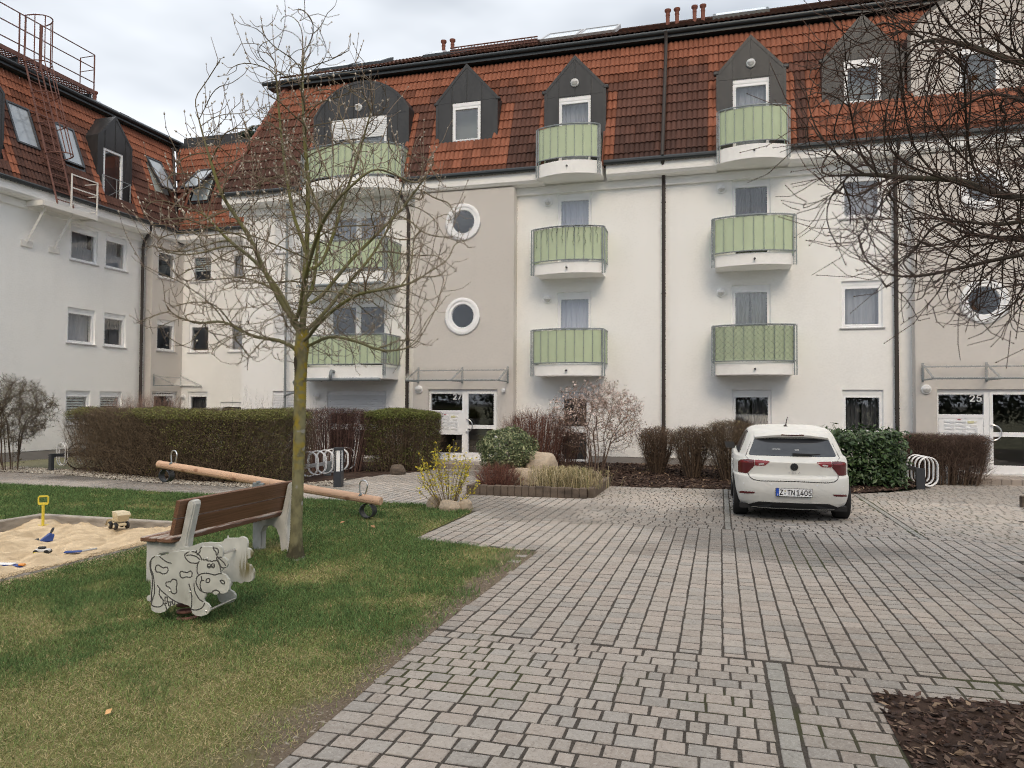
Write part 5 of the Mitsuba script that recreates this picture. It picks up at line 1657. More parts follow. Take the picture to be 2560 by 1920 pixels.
hedge('round trimmed bare shrub, middle of the three by the facade', Polygon(Point(-.64, 17.75).buffer(.46).exterior.coords), .06, 1.26, 3600, 500, (.115, .082, .058), [(.12, .10, .04)], 5, stems=110, low_bare=.9, taper=.5, name='bare_shrub', cat='shrub', round_=.22)
hedge('round trimmed bare shrub just left of the parked car', Polygon(Point(.22, 17.5).buffer(.60).exterior.coords), .06, 1.40, 6500, 900, (.12, .088, .060), [(.12, .10, .04)], 6, stems=140, low_bare=.9, taper=.45, name='bare_shrub', cat='shrub', round_=.26)
hedge('low trimmed bare hedge in front of entrance 25', sbox(4.12, 18.6, 5.75, 19.3), 0, 1.14, 17000, 3500, (.125, .086, .070), [(.10, .10, .035)], 7, lambda P: .1 * (P[:, 2] > .95) - .06, stems=150, low_bare=.75, name='bare_hedge')


def fan(label, name, cat, base, rb, n, env, cols, seed, r0=.010, sub=6, subL=(.12, .3), parent=None, z0=0.0, curve=.25, spread=1.0, wd=.003):
    """Stems fanning from the ground to an envelope env(azimuth unit xy, r) with side twigs; returns (key, tip points, directions)."""
    r = np.random.default_rng(seed)
    k = thing(name, label, cat) if parent is None else parent
    m = MB(); tips, dirs = [], []
    B_, T_, W_2, C_ = [], [], [], []
    for i in range(n):
        a = r.uniform(0, 2 * PI); q = math.sqrt(r.random())
        b = np.array([base[0] + rb * q * math.cos(a), base[1] + rb * q * math.sin(a), z0 - .04])
        e = env(a, q, r)
        c = b + (e - b) * .5 + np.array([-(e - b)[0], -(e - b)[1], 0]) * curve * .6 + r.normal(0, .03, 3)
        t = np.linspace(0, 1, 7)[:, None]
        p = (1 - t) ** 2 * b + 2 * t * (1 - t) * c + t * t * e
        col = np.array(cols[r.integers(0, len(cols))]) * r.uniform(.75, 1.3)
        m.tube(p, np.linspace(r0 * r.uniform(.6, 1.2), r0 * .3, 7), 4, color=col, cap=False)
        tips.append(e); dirs.append(unit(p[-1] - p[-2]))
        for _ in range(sub):
            u = r.uniform(.3, 1); j = min(5, int(u * 6)); s = p[j] + (p[j + 1] - p[j]) * r.random()
            d = unit(unit(p[j + 1] - p[j]) + r.normal(0, .6, 3) + [0, 0, .3]); L = r.uniform(*subL)
            tt = s + d * L
            B_.append(s); T_.append(tt); W_2.append(unit(np.cross(d, r.normal(size=3))) * wd); C_.append(col * r.uniform(.8, 1.2)); tips.append(tt); dirs.append(d)
    if B_:
        m.add(*ribbons(np.array(B_), np.array(T_), np.array(W_2), np.array(C_)))
    E('stems', m, 'm_vc_rough', parent=k)
    return k, np.array(tips), np.array(dirs)


def dome(cx, cy, rx, ry, ztop, zlow):
    def env(a, q, r):
        z = zlow + (ztop - zlow) * (math.sqrt(max(0, 1 - q ** 2.2))) * r.uniform(.75, 1.03)
        return np.array([cx + rx * q * math.cos(a), cy + ry * q * math.sin(a), z])
    return env


def crown_shrub(label, name, base, stems, rb, c, rr, n_attr, seed, col, r_tip=.0035, cap=.03, step=.09, low=.3):
    """A multi-stemmed shrub whose crown fills an ellipsoid."""
    r = np.random.default_rng(seed)
    lines = []
    for i in range(stems):
        a = 2 * PI * i / stems + r.uniform(-.4, .4); q = r.uniform(.3, 1)
        b0 = np.array([base[0] + rb * math.cos(a), base[1] + rb * math.sin(a), base[2]])
        e = np.asarray(c) + np.array([rr[0] * .45 * q * math.cos(a), rr[1] * .45 * q * math.sin(a), -rr[2] * r.uniform(.2, .6)])
        m_ = (b0 + e) / 2 + r.normal(0, .06, 3)
        t = np.linspace(0, 1, 8)[:, None]
        lines.append((1 - t) ** 2 * b0 + 2 * t * (1 - t) * m_ + t * t * e + r.normal(0, .012, (8, 3)) * (t > 0))
    at_ = ell(n_attr, c, rr, r, 3.6)
    at_ = at_[at_[:, 2] > base[2] + low]
    # every stem starts at the ground
    Nn, pp = [], []
    for ln in lines:
        n0, p0 = colonize([ln], np.zeros((0, 3)), step, .5, .2, 0)
        pp += [(-1 if x < 0 else x + len(Nn)) for x in p0]; Nn += list(n0)
    seedN, seedP = np.array(Nn), np.array(pp)
    Nn, pp = grow(seedN, seedP, at_, step, .7, step * 1.35, 50, .03, seed)
    k = thing(name, label, 'shrub')
    mb_ = MB()
    tips_, rad_2, kids_ = grow_mesh(mb_, Nn, pp, r_tip, 2.4, lambda p: cap, lambda P, q: np.array(col) * r.uniform(.8, 1.2) + np.zeros_like(P), sides=(6, 5, 4, 3))
    E('branches', mb_, 'm_vc_rough', True, parent=k)
    thin = np.nonzero(rad_2 < r_tip * 2.2)[0]
    return k, Nn, pp, tips_, thin, r


def grow(N0, P0, attr, step, di, dk, iters, up, seed):
    """Colonisation from a ready skeleton."""
    nodes, par_ = [p for p in N0], list(P0)
    A = np.asarray(attr, float); r = np.random.default_rng(seed)
    for _ in range(iters):
        if not len(A):
            break
        N_ = np.array(nodes)
        d, i = cKDTree(N_).query(A, distance_upper_bound=di)
        ok = np.isfinite(d)
        if not ok.any():
            break
        acc = np.zeros_like(N_); cnt = np.zeros(len(N_))
        np.add.at(acc, i[ok], unit(A[ok] - N_[i[ok]])); np.add.at(cnt, i[ok], 1)
        g = np.nonzero(cnt)[0]
        new = N_[g] + unit(unit(acc[g]) + r.normal(0, .25, (len(g), 3)) + [0, 0, up]) * step
        dd_, _ = cKDTree(N_).query(new)
        for a, b_, o in zip(g, new, dd_ > step * .5):
            if o:
                nodes.append(b_); par_.append(int(a))
        A = A[cKDTree(np.array(nodes)).query(A)[0] > dk]
    return np.array(nodes), np.array(par_)


def twigged(k, Nn, thin, r, per, L, wd, col):
    Pt = np.repeat(Nn[thin], per, 0); q = Pt + unit(r.normal(size=Pt.shape) + [0, 0, .35]) * r.uniform(L * .4, L, (len(Pt), 1))
    m_ = MB(); m_.add(*ribbons(Pt, q, unit(np.cross(q - Pt, r.normal(size=q.shape))) * wd, np.array([col]) * r.uniform(.7, 1.3, (len(q), 1))))
    E('fine_twigs', m_, 'm_vc_rough', parent=k)
    return q


# pale pink flowering shrub in front of the facade
k, Nn, pp, tips_, thin, r = crown_shrub('tall bare shrub with pale pink blossom in front of the tall window', 'flowering_shrub', (-2.95, 18.0, .06), 13, .16, (-2.98, 18.1, 1.38), (1.26, .8, .98), 900, 3, (.135, .095, .075), .0036, .022, low=.35)
q = twigged(k, Nn, thin, r, 3, .20, .0035, (.14, .095, .075))
P = np.repeat(q[q[:, 2] > .8], 3, 0); P = P + r.normal(0, .028, P.shape)
P = P[r.random(len(P)) < np.clip((P[:, 2] - .5) / 1.3, .15, .9)]
m = MB(); leaves(m, P, unit(r.normal(size=P.shape)), r.uniform(.015, .028, len(P)), np.array([[.66, .54, .50], [.46, .34, .30], [.20, .14, .105]])[r.integers(0, 3, len(P))] * r.uniform(.75, 1.2, (len(P), 1)), r, .8)
E('blossom', m, 'm_leaf', parent=k, kind='stuff')
m = MB(); P = q[r.random(len(q)) < .3]; leaves(m, P, unit(r.normal(size=P.shape)), .02, np.array([[.15, .12, .05]]) * r.uniform(.7, 1.4, (len(P), 1)), r, .5)
E('young_leaf', m, 'm_leaf', parent=k, kind='stuff')
# forsythia with its stones
k, tp, dd = fan('small yellow flowering forsythia at the lawn corner, ringed by three stones', 'forsythia', 'shrub', (-4.42, 11.68), .10, 40, dome(-4.50, 11.7, .62, .45, 1.08, .22), [(.20, .145, .085), (.16, .12, .07)], 4, .006, 9, (.08, .24), z0=0, curve=.1, wd=.0024)
r = np.random.default_rng(9)
sel = r.random(len(tp)) < np.clip((tp[:, 2] - .15) / .6, .15, .8)
P = np.repeat(tp[sel], 6, 0) - np.repeat(dd[sel], 6, 0) * r.uniform(0, .22, (sel.sum() * 6, 1)) + r.normal(0, .010, (sel.sum() * 6, 3))
m = MB(); leaves(m, P, unit(r.normal(size=P.shape)), r.uniform(.013, .024, len(P)), np.array([[.70, .55, .03], [.56, .47, .06], [.42, .42, .07]])[r.integers(0, 3, len(P))] * r.uniform(.75, 1.15, (len(P), 1)), r, .6)
E('flowers', m, 'm_leaf', parent=k, kind='stuff')


def boulder(key_, c, rr, seed, mat, amp=.25):
    m = trimesh.creation.icosphere(4)
    v = m.vertices
    nn_ = meshkit.fbm(v * 1.1 + seed, 4, seed) - .5
    v = v * (1 + amp * 2 * nn_)[:, None]
    v = np.sign(v) * np.abs(v) ** .92
    v = v * np.asarray(rr) + np.asarray(c)
    E(key_[1], (trimesh.Trimesh(v, m.faces, process=False), None), 'm_palisade' if j == 3 else mat, True, parent=key_[0])


def _stone(p, n, uv):
    a = fbm(p.x * 5, p.y * 5, p.z * 5, 4); s_ = noise(p.x * 90, p.y * 90, p.z * 90)
    return mix((.42, .345, .265), (.22, .185, .15), dr.clip(1.8 * (a - .4) + .5 * (s_ - .5), 0, 1))


bs('m_stone', mikit.proc(_stone), .95, specular=.1)
for j, (lab, c, rr) in enumerate((('left of the three stones round the yellow shrub, tan and pointed', (-4.68, 11.68, .06), (.13, .10, .15)), ('middle stone in front of the yellow shrub, smooth and rounded', (-4.33, 11.50, .06), (.17, .13, .14)),
                                  ('rough grey stone at the right of the yellow shrub', (-4.12, 11.66, .06), (.13, .11, .13)), ('small mossy stone at the foot of the hedge block left of entrance 27', (-7.80, 17.0, .06), (.19, .15, .20)),
                                  ('large pale boulder in the raised planter behind the dry grass', (-3.62, 15.0, .30), (.40, .36, .52)), ('low flat boulder leaning on the large one in the planter', (-3.95, 14.6, .2), (.45, .28, .26)))):
    k = thing('boulder', lab, 'stone')
    boulder((k, 'stone'), c, rr, 3 + j, 'm_stone', .34)

# raised planter edged with concrete palisades
pk = thing('planter', 'raised planting bed edged with weathered brown concrete palisades', 'planter')
r = np.random.default_rng(31)
bs('m_palisade', mikit.proc(lambda p, n, uv: mix((.135, .108, .088), (.055, .046, .040), dr.clip(2.2 * (fbm(p.x * 4, p.y * 4, p.z * 9, 4) - .38), 0, 1))), .95, specular=.1)
for i in range(17):
    x = -4.80 + i * .139
    E('palisade', MB().box(x + .003, x + .136, 13.66 + .006 * i, 13.78 + .006 * i, -.05, .195 + r.normal(0, .006), b=.012), 'm_palisade', parent=pk)
for i in range(13):
    y = 13.80 + i * .17
    for x in (-4.80, -2.44):
        E('palisade', MB().box(x, x + .12, y + (.10 if x > -3 else 0), y + .165 + (.10 if x > -3 else 0), -.05, .19 + r.normal(0, .006), b=.012), 'm_palisade', parent=pk)
E('soil', MB().box(-4.70, -2.44, 13.79, 16.0, -.05, .15), 'm_mulch', parent=pk)

# plants in the planter
k = thing('variegated_shrub', 'rounded evergreen shrub with cream edged leaves in the raised planter', 'shrub')
r = np.random.default_rng(41); n = 9000
d = unit(r.normal(size=(n, 3))); rad_ = r.uniform(.55, 1, n) ** .5 * (1 + .12 * np.sin(d[:, 0] * 6) * np.cos(d[:, 1] * 5 + d[:, 2] * 7))
P = np.array([-4.33, 14.95, .80]) + d * rad_[:, None] * [.65, .55, .50]
m = MB(); leaves(m, P, unit(d + r.normal(0, .6, (n, 3))), r.uniform(.016, .034, n), np.array([[.075, .105, .045], [.055, .08, .035], [.30, .32, .18], [.11, .14, .06]])[r.choice(4, n, p=[.26, .20, .32, .22])] * r.uniform(.7, 1.3, (n, 1)), r, .55)
E('foliage', m, 'm_leaf', parent=k)
fan('', 'x', 'x', (-4.33, 14.95), .18, 40, dome(-4.33, 14.95, .5, .45, 1.1, .5), [(.08, .06, .045)], 5, .008, 6, (.1, .2), parent=k, z0=.12)
k, tp, dd = fan('low reddish brown bare dome shrub at the left front of the planter', 'low_shrub', 'shrub', (-4.28, 14.15), .30, 190, dome(-4.28, 14.15, .52, .40, .60, .2), [(.175, .085, .065), (.13, .062, .050)], 6, .0045, 16, (.05, .16), z0=.14, curve=.05, wd=.0024)
kg = thing('grass_clump', 'tuft of pale dry ornamental grass at the right front of the planter', 'ornamental grass')
r = np.random.default_rng(12); m = MB(); n = 1500
bx = np.column_stack([-2.95 + r.normal(0, .30, n), 14.25 + r.normal(0, .17, n), np.full(n, .15)])
az = r.uniform(0, 2 * PI, n); L = r.uniform(.22, .52, n); ln = r.uniform(.1, .9, n)
md = bx + np.column_stack([np.cos(az) * ln * L * .45, np.sin(az) * ln * L * .45, L * .8]); ed = md + np.column_stack([np.cos(az) * ln * L * .6, np.sin(az) * ln * L * .6, L * (.25 - .75 * ln)])
cg_ = np.array([[.42, .35, .21], [.34, .285, .165], [.22, .21, .10], [.50, .43, .29]])[r.integers(0, 4, n)] * r.uniform(.75, 1.2, (n, 1))
w = np.column_stack([np.sin(az), -np.cos(az), 0 * az]) * .0035
V = np.stack([bx - w, bx + w, md + w, md - w, ed], 1).reshape(-1, 3)
f = np.array([[0, 1, 2], [0, 2, 3], [3, 2, 4]])
m.add(V, (f[None] + (np.arange(n) * 5)[:, None, None]).reshape(-1, 3), np.repeat(cg_, 5, 0))
E('blades', m, 'm_vc_rough', parent=kg)
kh = thing('heather', 'small purple heather at the right corner of the planter', 'shrub')
m = MB(); leafball(m, (-2.48, 14.75, .28), (.22, .2, .16), 900, .014, [(.13, .045, .075), (.10, .05, .05), (.07, .06, .035)], 9); E('foliage', m, 'm_leaf', parent=kh)
# tall bare spiraea and others
fan('tall reddish bare shrub behind the boulder, right of entrance 27', 'bare_shrub', 'shrub', (-4.45, 17.9), .5, 300, dome(-4.45, 17.9, .92, .5, 1.60, 1.1), [(.15, .075, .056), (.10, .052, .042)], 7, .007, 14, (.1, .3), z0=.08, curve=.12)
fan('bare shrub with upright stems beside the tall window, behind the boulder', 'bare_shrub', 'shrub', (-3.75, 18.3), .22, 110, dome(-3.75, 18.3, .40, .3, 1.25, .9), [(.11, .07, .058)], 17, .006, 8, (.1, .25), z0=.08, curve=.12)
fan('pale brown bare spiraea showing above the long hedge', 'bare_shrub', 'shrub', (-15.6, 17.2), .6, 230, dome(-15.7, 17.2, 1.45, .7, 1.98, 1.5), [(.25, .165, .13), (.18, .12, .10)], 8, .007, 10, (.15, .35), curve=.1)
fan('sparse dry stalks rising above the hedge near the inner corner', 'dry_stalks', 'shrub', (-12.2, 18.6), 1.6, 46, lambda a, q, r: np.array([-12.2 + 1.7 * q * math.cos(a), 18.6 + .5 * q * math.sin(a), r.uniform(1.75, 2.3)]), [(.16, .13, .10)], 9, .005, 3, (.08, .2), curve=.02)
k, Nn, pp, tips_, thin, r = crown_shrub('multi-stemmed shrub with a rounded crown at the left edge', 'multi_stem_shrub', (-17.6, 14.75, -.04), 8, .16, (-17.75, 14.85, 1.55), (1.28, .85, .86), 1000, 10, (.095, .070, .055), .004, .032, .1, .55)
q = twigged(k, Nn, thin, r, 8, .22, .005, (.105, .082, .060))
q = q[r.random(len(q)) < .8]
m = MB(); leaves(m, q, unit(r.normal(size=q.shape)), r.uniform(.018, .032, len(q)), np.array([[.14, .13, .075], [.105, .09, .06]])[r.integers(0, 2, len(q))] * r.uniform(.7, 1.3, (len(q), 1)), r, .5); E('young_leaf', m, 'm_leaf', parent=k, kind='stuff')
# cherry laurel
k = thing('laurel_shrub', 'dense glossy dark green laurel shrub right of the parked car', 'shrub')
r = np.random.default_rng(51); n = 5200
P = np.column_stack([r.uniform(2.15, 3.72, n), r.uniform(17.05, 18.4, n), r.uniform(.08, 1.18, n)])
b = np.minimum.reduce([P[:, 0] - 2.1, 3.78 - P[:, 0], P[:, 1] - 17.0, 1.24 - P[:, 2]])
P = P[r.random(n) < np.exp(-b / .22) + .1]; P += r.normal(0, .05, P.shape)
n = len(P)
out = unit(np.column_stack([(P[:, 0] - 2.95) / .8, (P[:, 1] - 17.8) / .7, (P[:, 2] - .4) / .7]))
m = MB()
for _ in range(3):
    leaves(m, P + r.normal(0, .045, P.shape), unit(out * .6 + r.normal(0, .5, P.shape) + [0, 0, .6]), r.uniform(.045, .085, n), np.array([[.030, .058, .022], [.042, .078, .028], [.060, .098, .036]])[r.integers(0, 3, n)] * r.uniform(.7, 1.25, (n, 1)), r, .42)
scene['m_laurel'] = {'type': 'twosided', 'bsdf': {'type': 'principled', 'base_color': VC, 'roughness': .38, 'specular': .5}}
leaves(m, np.array([[2.28, 16.9, 1.42], [2.36, 16.9, 1.40], [2.30, 16.9, 1.36]]), unit(r.normal(size=(3, 3))), .06, np.array([[.05, .085, .035]] * 3), r, .45)
m.tube([(2.6, 17.3, .9), (2.4, 17.0, 1.2), (2.3, 16.9, 1.40)], .005, 4, color=(.07, .08, .04))
E('foliage', m, 'm_laurel', parent=k)
fan('', 'x', 'x', (2.95, 17.8), .4, 50, dome(2.95, 17.8, .7, .6, 1.1, .4), [(.07, .06, .04)], 19, .010, 4, (.1, .2), parent=k)
# trees behind the viewer, seen only in the panes
m = MB()
r = np.random.default_rng(61)
for i in range(14):
    c = np.array([-26 + i * 4.2 + r.normal(0, .8), -17 + r.normal(0, 1.5), 3.4 + r.normal(0, .8)])
    leafball(m, c, (2.6, 2.2, 3.6), 1700, .22, [(.022, .032, .016), (.035, .045, .022)], 100 + i)
k = E('treeline', m, 'm_leaf'); labels[k] = {'kind': 'stuff', 'label': 'dark belt of trees across the street, mirrored in the entrance panes', 'category': 'trees'}

# ================================================================== things on the lawn
def rt(o, a=0.0, s=1.0):
    """Local frame standing at o, turned by a about z."""
    o = np.asarray(o, float)
    return lambda V: rotz(np.asarray(V, float) * s, a) + o


# ---- sandbox
SK = thing('sandbox', 'sandbox with a low timber frame, its sand spilling over the edge', 'sandbox')
x0, y0, x1, y1 = SANDBOX.bounds
nx, ny = 130, 180
X, Y = np.meshgrid(np.linspace(x0 + .1, x1 + .015, nx), np.linspace(y0 + .1, y1 - .1, ny), indexing='ij')
h = .105 * (meshkit.fbm(np.stack([X * 1.3, Y * 1.3, X * 0], -1), 3, 3) - .45) + .17 * (meshkit.fbm(np.stack([X * 3.6, Y * 3.6, X * 0 + 3], -1), 3, 8) - .5) + .035 * (meshkit.fbm(np.stack([X * 14, Y * 14, X * 0 + 3], -1), 2, 8) - .5)
h = h + .03
h = h * np.clip((x1 + .1 - X) / .5, .15, 1) + .02 * np.exp(-((X - x1) / .3) ** 2)
h -= .14 * np.exp(-(((X + 9.45) / .45) ** 2 + ((Y - 7.9) / .3) ** 2)) + .06 * np.exp(-(((X + 8.2) / .9) ** 2 + ((Y - 8.5) / .18) ** 2))
h = np.where(X > x1 - .05, np.minimum(h, .05) * np.clip((x1 + .015 - X) / .065, 0, 1) + .004, h)
Vs = np.stack([X, Y, h], -1).reshape(-1, 3)
i, j = np.meshgrid(np.arange(nx - 1), np.arange(ny - 1), indexing='ij')
E('sand', MB().add(Vs, np.stack([i * ny + j, (i + 1) * ny + j, (i + 1) * ny + j + 1, i * ny + j + 1], -1).reshape(-1, 4)), 'm_sand', True, parent=SK)
bs('m_timber', mikit.proc(lambda p, n, uv: mix((.33, .30, .265), (.16, .14, .12), dr.clip(2 * (fbm(p.x * 7, p.y * 7, p.z * 20, 4) - .36), 0, 1))), .95, specular=.1)
for q in ((x0, x1 - .122, y1 - .12, y1, .105), (x0, x0 + .12, y0, y1 - .122, .105), (x1 - .12, x1, y0, y1, .03)):
    E('frame_beam', MB().box(q[0], q[1], q[2], q[3], -.08, q[4], b=.012), 'm_timber', parent=SK)
r = np.random.default_rng(71)
q = np.column_stack([x1 + np.abs(r.normal(0, .16, 5200)) - .14, r.uniform(y0, 8.0, 5200)])
m = MB(); chips(m, np.column_stack([q, .010 + .03 * (q[:, 0] < x1) + r.uniform(0, .006, len(q))]), r.uniform(.004, .011, len(q)), np.array([[.50, .40, .27]]) * r.uniform(.75, 1.15, (len(q), 1)), r, .5, 1.3)
E('spilled_sand', m, 'm_vc_rough', parent=SK, kind='stuff')
hz = lambda x, y: float(h[int(np.clip((x - x0 - .1) / (x1 - x0 - .085) * (nx - 1), 0, nx - 1)), int(np.clip((y - y0 - .1) / (y1 - y0 - .2) * (ny - 1), 0, ny - 1))])
bs('m_yellow', (.62, .50, .055), .4)
bs('m_blue', (.025, .06, .24), .35)
bs('m_cream', (.56, .48, .33), .55)
# yellow shovel
k = thing('toy_shovel', 'yellow plastic spade stuck upright in the sand', 'toy')
tf = rt((-9.35, 8.35, hz(-9.35, 8.35) - .04), .6)
b = MB(tf)
b.prism(LineString([(0, 0), (0, .33)]).buffer(.017, cap_style=2), lambda u, v, d: (u, d, v), -.011, .011)
b.box(-.006, .006, -.018, .018, .0, .33)
b.prism(Polygon([(-.055, .335), (.055, .335), (.068, .36), (.068, .445), (.05, .468), (-.05, .468), (-.068, .445), (-.068, .36)]).difference(sbox(-.045, .375, .045, .438).buffer(.008)), lambda u, v, d: (u, d, v), -.014, .014)
E('handle', b, 'm_yellow', parent=k)
b = MB(tf); t = np.linspace(-1, 1, 11)
b.add(np.vstack([np.stack([.07 * t, .03 * t * t, np.full(11, .045)], 1), np.stack([.06 * t, .03 * t * t, np.full(11, -.10)], 1)]), [(a, a + 1, 12 + a, 11 + a) for a in range(10)])
b.tube(np.stack([.07 * t, .03 * t * t, np.full(11, .045)], 1), .006, 5)
E('blade', b, 'm_yellow', parent=k)
# dump truck
k = thing('toy_truck', 'faded cream toy dump truck with a front bucket standing on the sand', 'toy')
tf = rt((-7.93, 8.25, hz(-7.93, 8.25) + .01), -.42)
E('chassis', MB(tf).box(-.13, .15, -.05, .05, .05, .085, b=.008).box(-.10, -.01, -.048, .048, .086, .15, b=.015), 'm_cream', parent=k)
bd = trimesh.convex.convex_hull(np.array([(-.0, -.075, .17), (-.0, .075, .17), (.19, -.085, .20), (.19, .085, .20), (.03, -.055, .10), (.03, .055, .10), (.13, -.06, .105), (.13, .06, .105), (-.03, -.075, .24), (-.03, .075, .24), (.15, .085, .235), (.15, -.085, .235)]))
E('dump_body', MB(tf).mesh(bd), 'm_cream', parent=k)
E('body_rib', MB(tf).box(.02, .03, -.083, .083, .12, .20).box(.07, .08, -.084, .084, .12, .21).box(.12, .13, -.086, .086, .12, .215), 'm_cream', parent=k)
bk = MB(tf); bk.add([(-.16, -.08, .12), (-.16, .08, .12), (-.24, .08, .03), (-.24, -.08, .03), (-.18, -.08, .03), (-.18, .08, .03)], [(0, 1, 2, 3), (3, 2, 5, 4), (4, 5, 1, 0)]); bk.tube([(-.17, .05, .08), (-.08, .05, .12)], .01, 5).tube([(-.17, -.05, .08), (-.08, -.05, .12)], .01, 5)
E('bucket', bk, 'm_cream', parent=k)
for a in (-.07, .10):
    for s_ in (-1, 1):
        w = E('wheel', MB(tf).lathe([(.001, -.02), (.036, -.02), (.05, -.012), (.05, .012), (.036, .02), (.001, .02)], (a, s_ * .075, .05), (0, 1, 0), 16), 'm_black', 40, parent=k)
        E('hub', MB(tf).lathe([(.022, .0), (.022, .006), (.001, .008)], (a, s_ * .095, .05), (0, s_, 0), 12), 'm_cream', parent=w)
# blue scoop
k = thing('toy_scoop', 'dark blue plastic scoop lying half buried in the sand', 'toy')
tf = rt((-8.15, 7.35, hz(-8.15, 7.35) + .015), .9)
E('scoop', MB(tf).mesh(trimesh.convex.convex_hull(np.array([(-.09, -.05, 0), (-.09, .05, 0), (.05, -.06, 0), (.05, .06, 0), (.02, -.06, .09), (.02, .06, .09), (.07, .055, .07), (.07, -.055, .07)]))), 'm_blue', parent=k)
E('grip', MB(tf).tube([(-.20, 0, -.01), (-.09, 0, .03)], .016, 8).tube([(.03, -.05, .10), (.045, -.05, .145), (.065, .05, .145), (.05, .05, .10)], .012, 6), 'm_anthracite', parent=k)
# small toys near the edge
k = thing('toy_digger', 'small black and white toy vehicle with a yellow shovel on the sand', 'toy')
tf = rt((-7.27, 6.50, hz(-7.27, 6.5) + .01), .35)
E('body', MB(tf).box(-.08, .08, -.03, .03, .02, .055, color=(.55, .55, .55), b=.01).box(-.05, .03, -.025, .025, .056, .08, color=(.02, .02, .022), b=.01), 'm_vc_semi', parent=k)
E('shovel', MB(tf).mesh(trimesh.convex.convex_hull(np.array([(-.06, -.09, 0), (.08, -.10, 0), (.08, -.05, 0), (-.06, -.05, 0), (-.05, -.085, .035), (.06, -.09, .03)]))), 'm_yellow', parent=k)
for a in (-.06, .055):
    E('wheel', MB(tf).lathe([(.001, -.045), (.024, -.045), (.024, .045), (.001, .045)], (a, 0, .024), (0, 1, 0), 12), 'm_black', parent=k)
k = thing('toy_spade', 'thin dark blue toy spade lying flat near the sandbox edge', 'toy')
tf = rt((-6.98, 6.72, .075), .55)
E('blade', MB(tf).box(-.16, .02, -.035, .035, 0, .018, b=.008), 'm_blue', parent=k)
E('stick', MB(tf).tube([(.02, 0, .01), (.17, 0, .035)], .011, 6), 'm_sill', parent=k)
k = thing('toy_boat', 'blue and white toy boat with an orange tip at the left edge of the view', 'toy')
tf = rt((-7.22, 6.06, hz(-7.22, 6.06) + .0), .25)
E('hull', MB(tf).mesh(trimesh.convex.convex_hull(np.array([(-.2, -.05, 0), (-.2, .05, 0), (.08, -.05, 0), (.08, .05, 0), (.15, 0, .01), (-.2, -.06, .04), (-.2, .06, .04), (.1, -.05, .035), (.1, .05, .035)]))), 'm_blue', parent=k)
E('deck', MB(tf).box(-.15, .05, -.04, .04, .041, .052, b=.005), 'm_pvc', parent=k)
bs('m_orange', (.60, .24, .05), .45)
E('tip', MB(tf).box(.10, .17, -.025, .025, .028, .05, b=.01), 'm_orange', parent=k)

# ---- bench
BK = thing('park_bench', 'wooden bench with pale concrete ends, seen from behind beside the tree', 'bench')
prof = [(0, -.05), (.13, -.05), (.135, .22), (.17, .285), (.26, .30), (.325, .265), (.37, .17), (.405, -.05), (.52, -.05), (.485, .15), (.468, .30), (.485, .45), (.565, .79), (.555, .82), (.525, .83), (.49, .815), (.475, .79), (.40, .455), (.375, .415), (.0, .405)]
pf = Polygon(prof).buffer(.012).buffer(-.012).buffer(-.01).buffer(.01)
for y in (6.10, 7.82):
    mm_ = MB()
    for off, d0, d1 in ((0, -.038, .038), (-.012, -.052, .052)):
        mm_.prism(pf.buffer(off), lambda u, v, d: (-5.475 + u, y + d, v), d0, d1)
    E('end_frame', mm_, 'm_concrete', parent=BK)
for a, bb in ((-.012, .168), (.182, .362)):
    E('seat_board', MB().box(-5.475 + a, -5.475 + bb, 5.98, 7.96, .412, .456, b=.008), 'm_wood_worn', parent=BK)
for z0_, z1_ in ((.49, .645), (.66, .825)):
    u0 = .40 + (z0_ - .455) * .224 - .012; u1 = .40 + (z1_ - .455) * .224 - .012
    c8 = [(u, y, z) for y in (5.96, 7.98) for u, z in ((u0, z0_), (u0 - .042, z0_ + .008), (u1, z1_), (u1 - .042, z1_ + .008))]
    E('back_board', MB(lambda V: V + [-5.475, 0, 0]).mesh(trimesh.convex.convex_hull(np.array(c8))), 'm_wood', parent=BK)

# ---- cow spring rider
COW = [(-0.135,0.543),(-0.071,0.563),(-0.008,0.586),(0.077,0.598),(0.145,0.598),(0.181,0.603),(0.213,0.608),(0.233,0.634),(0.254,0.642),(0.258,0.662),(0.262,0.641),(0.31,0.645),(0.361,0.647),(0.381,0.659),(0.412,0.663),(0.443,0.648),(0.456,0.614),(0.449,0.571),(0.475,0.568),(0.501,0.544),(0.504,0.518),(0.486,0.491),(0.461,0.481),(0.446,0.467),(0.448,0.443),(0.482,0.435),(0.513,0.403),(0.524,0.369),(0.517,0.326),(0.5,0.303),(0.47,0.29),(0.439,0.292),(0.427,0.295),(0.409,0.279),(0.389,0.275),(0.363,0.288),(0.322,0.283),(0.307,0.28),(0.302,0.253),(0.285,0.235),(0.288,0.213),(0.324,0.199),(0.345,0.175),(0.343,0.144),(0.32,0.116),(0.269,0.097),(0.217,0.099),(0.186,0.114),(0.175,0.139),(0.17,0.156),(0.148,0.172),(0.096,0.181),(0.054,0.184),(0.012,0.165),(-0.03,0.149),(-0.059,0.125),(-0.077,0.106),(-0.119,0.091),(-0.168,0.092),(-0.2,0.104),(-0.211,0.13),(-0.207,0.157),(-0.218,0.174),(-0.248,0.18),(-0.256,0.202),(-0.243,0.221),(-0.219,0.227),(-0.215,0.285),(-0.222,0.373),(-0.24,0.443),(-0.244,0.479),(-0.231,0.506),(-0.199,0.535),(-0.172,0.545)]
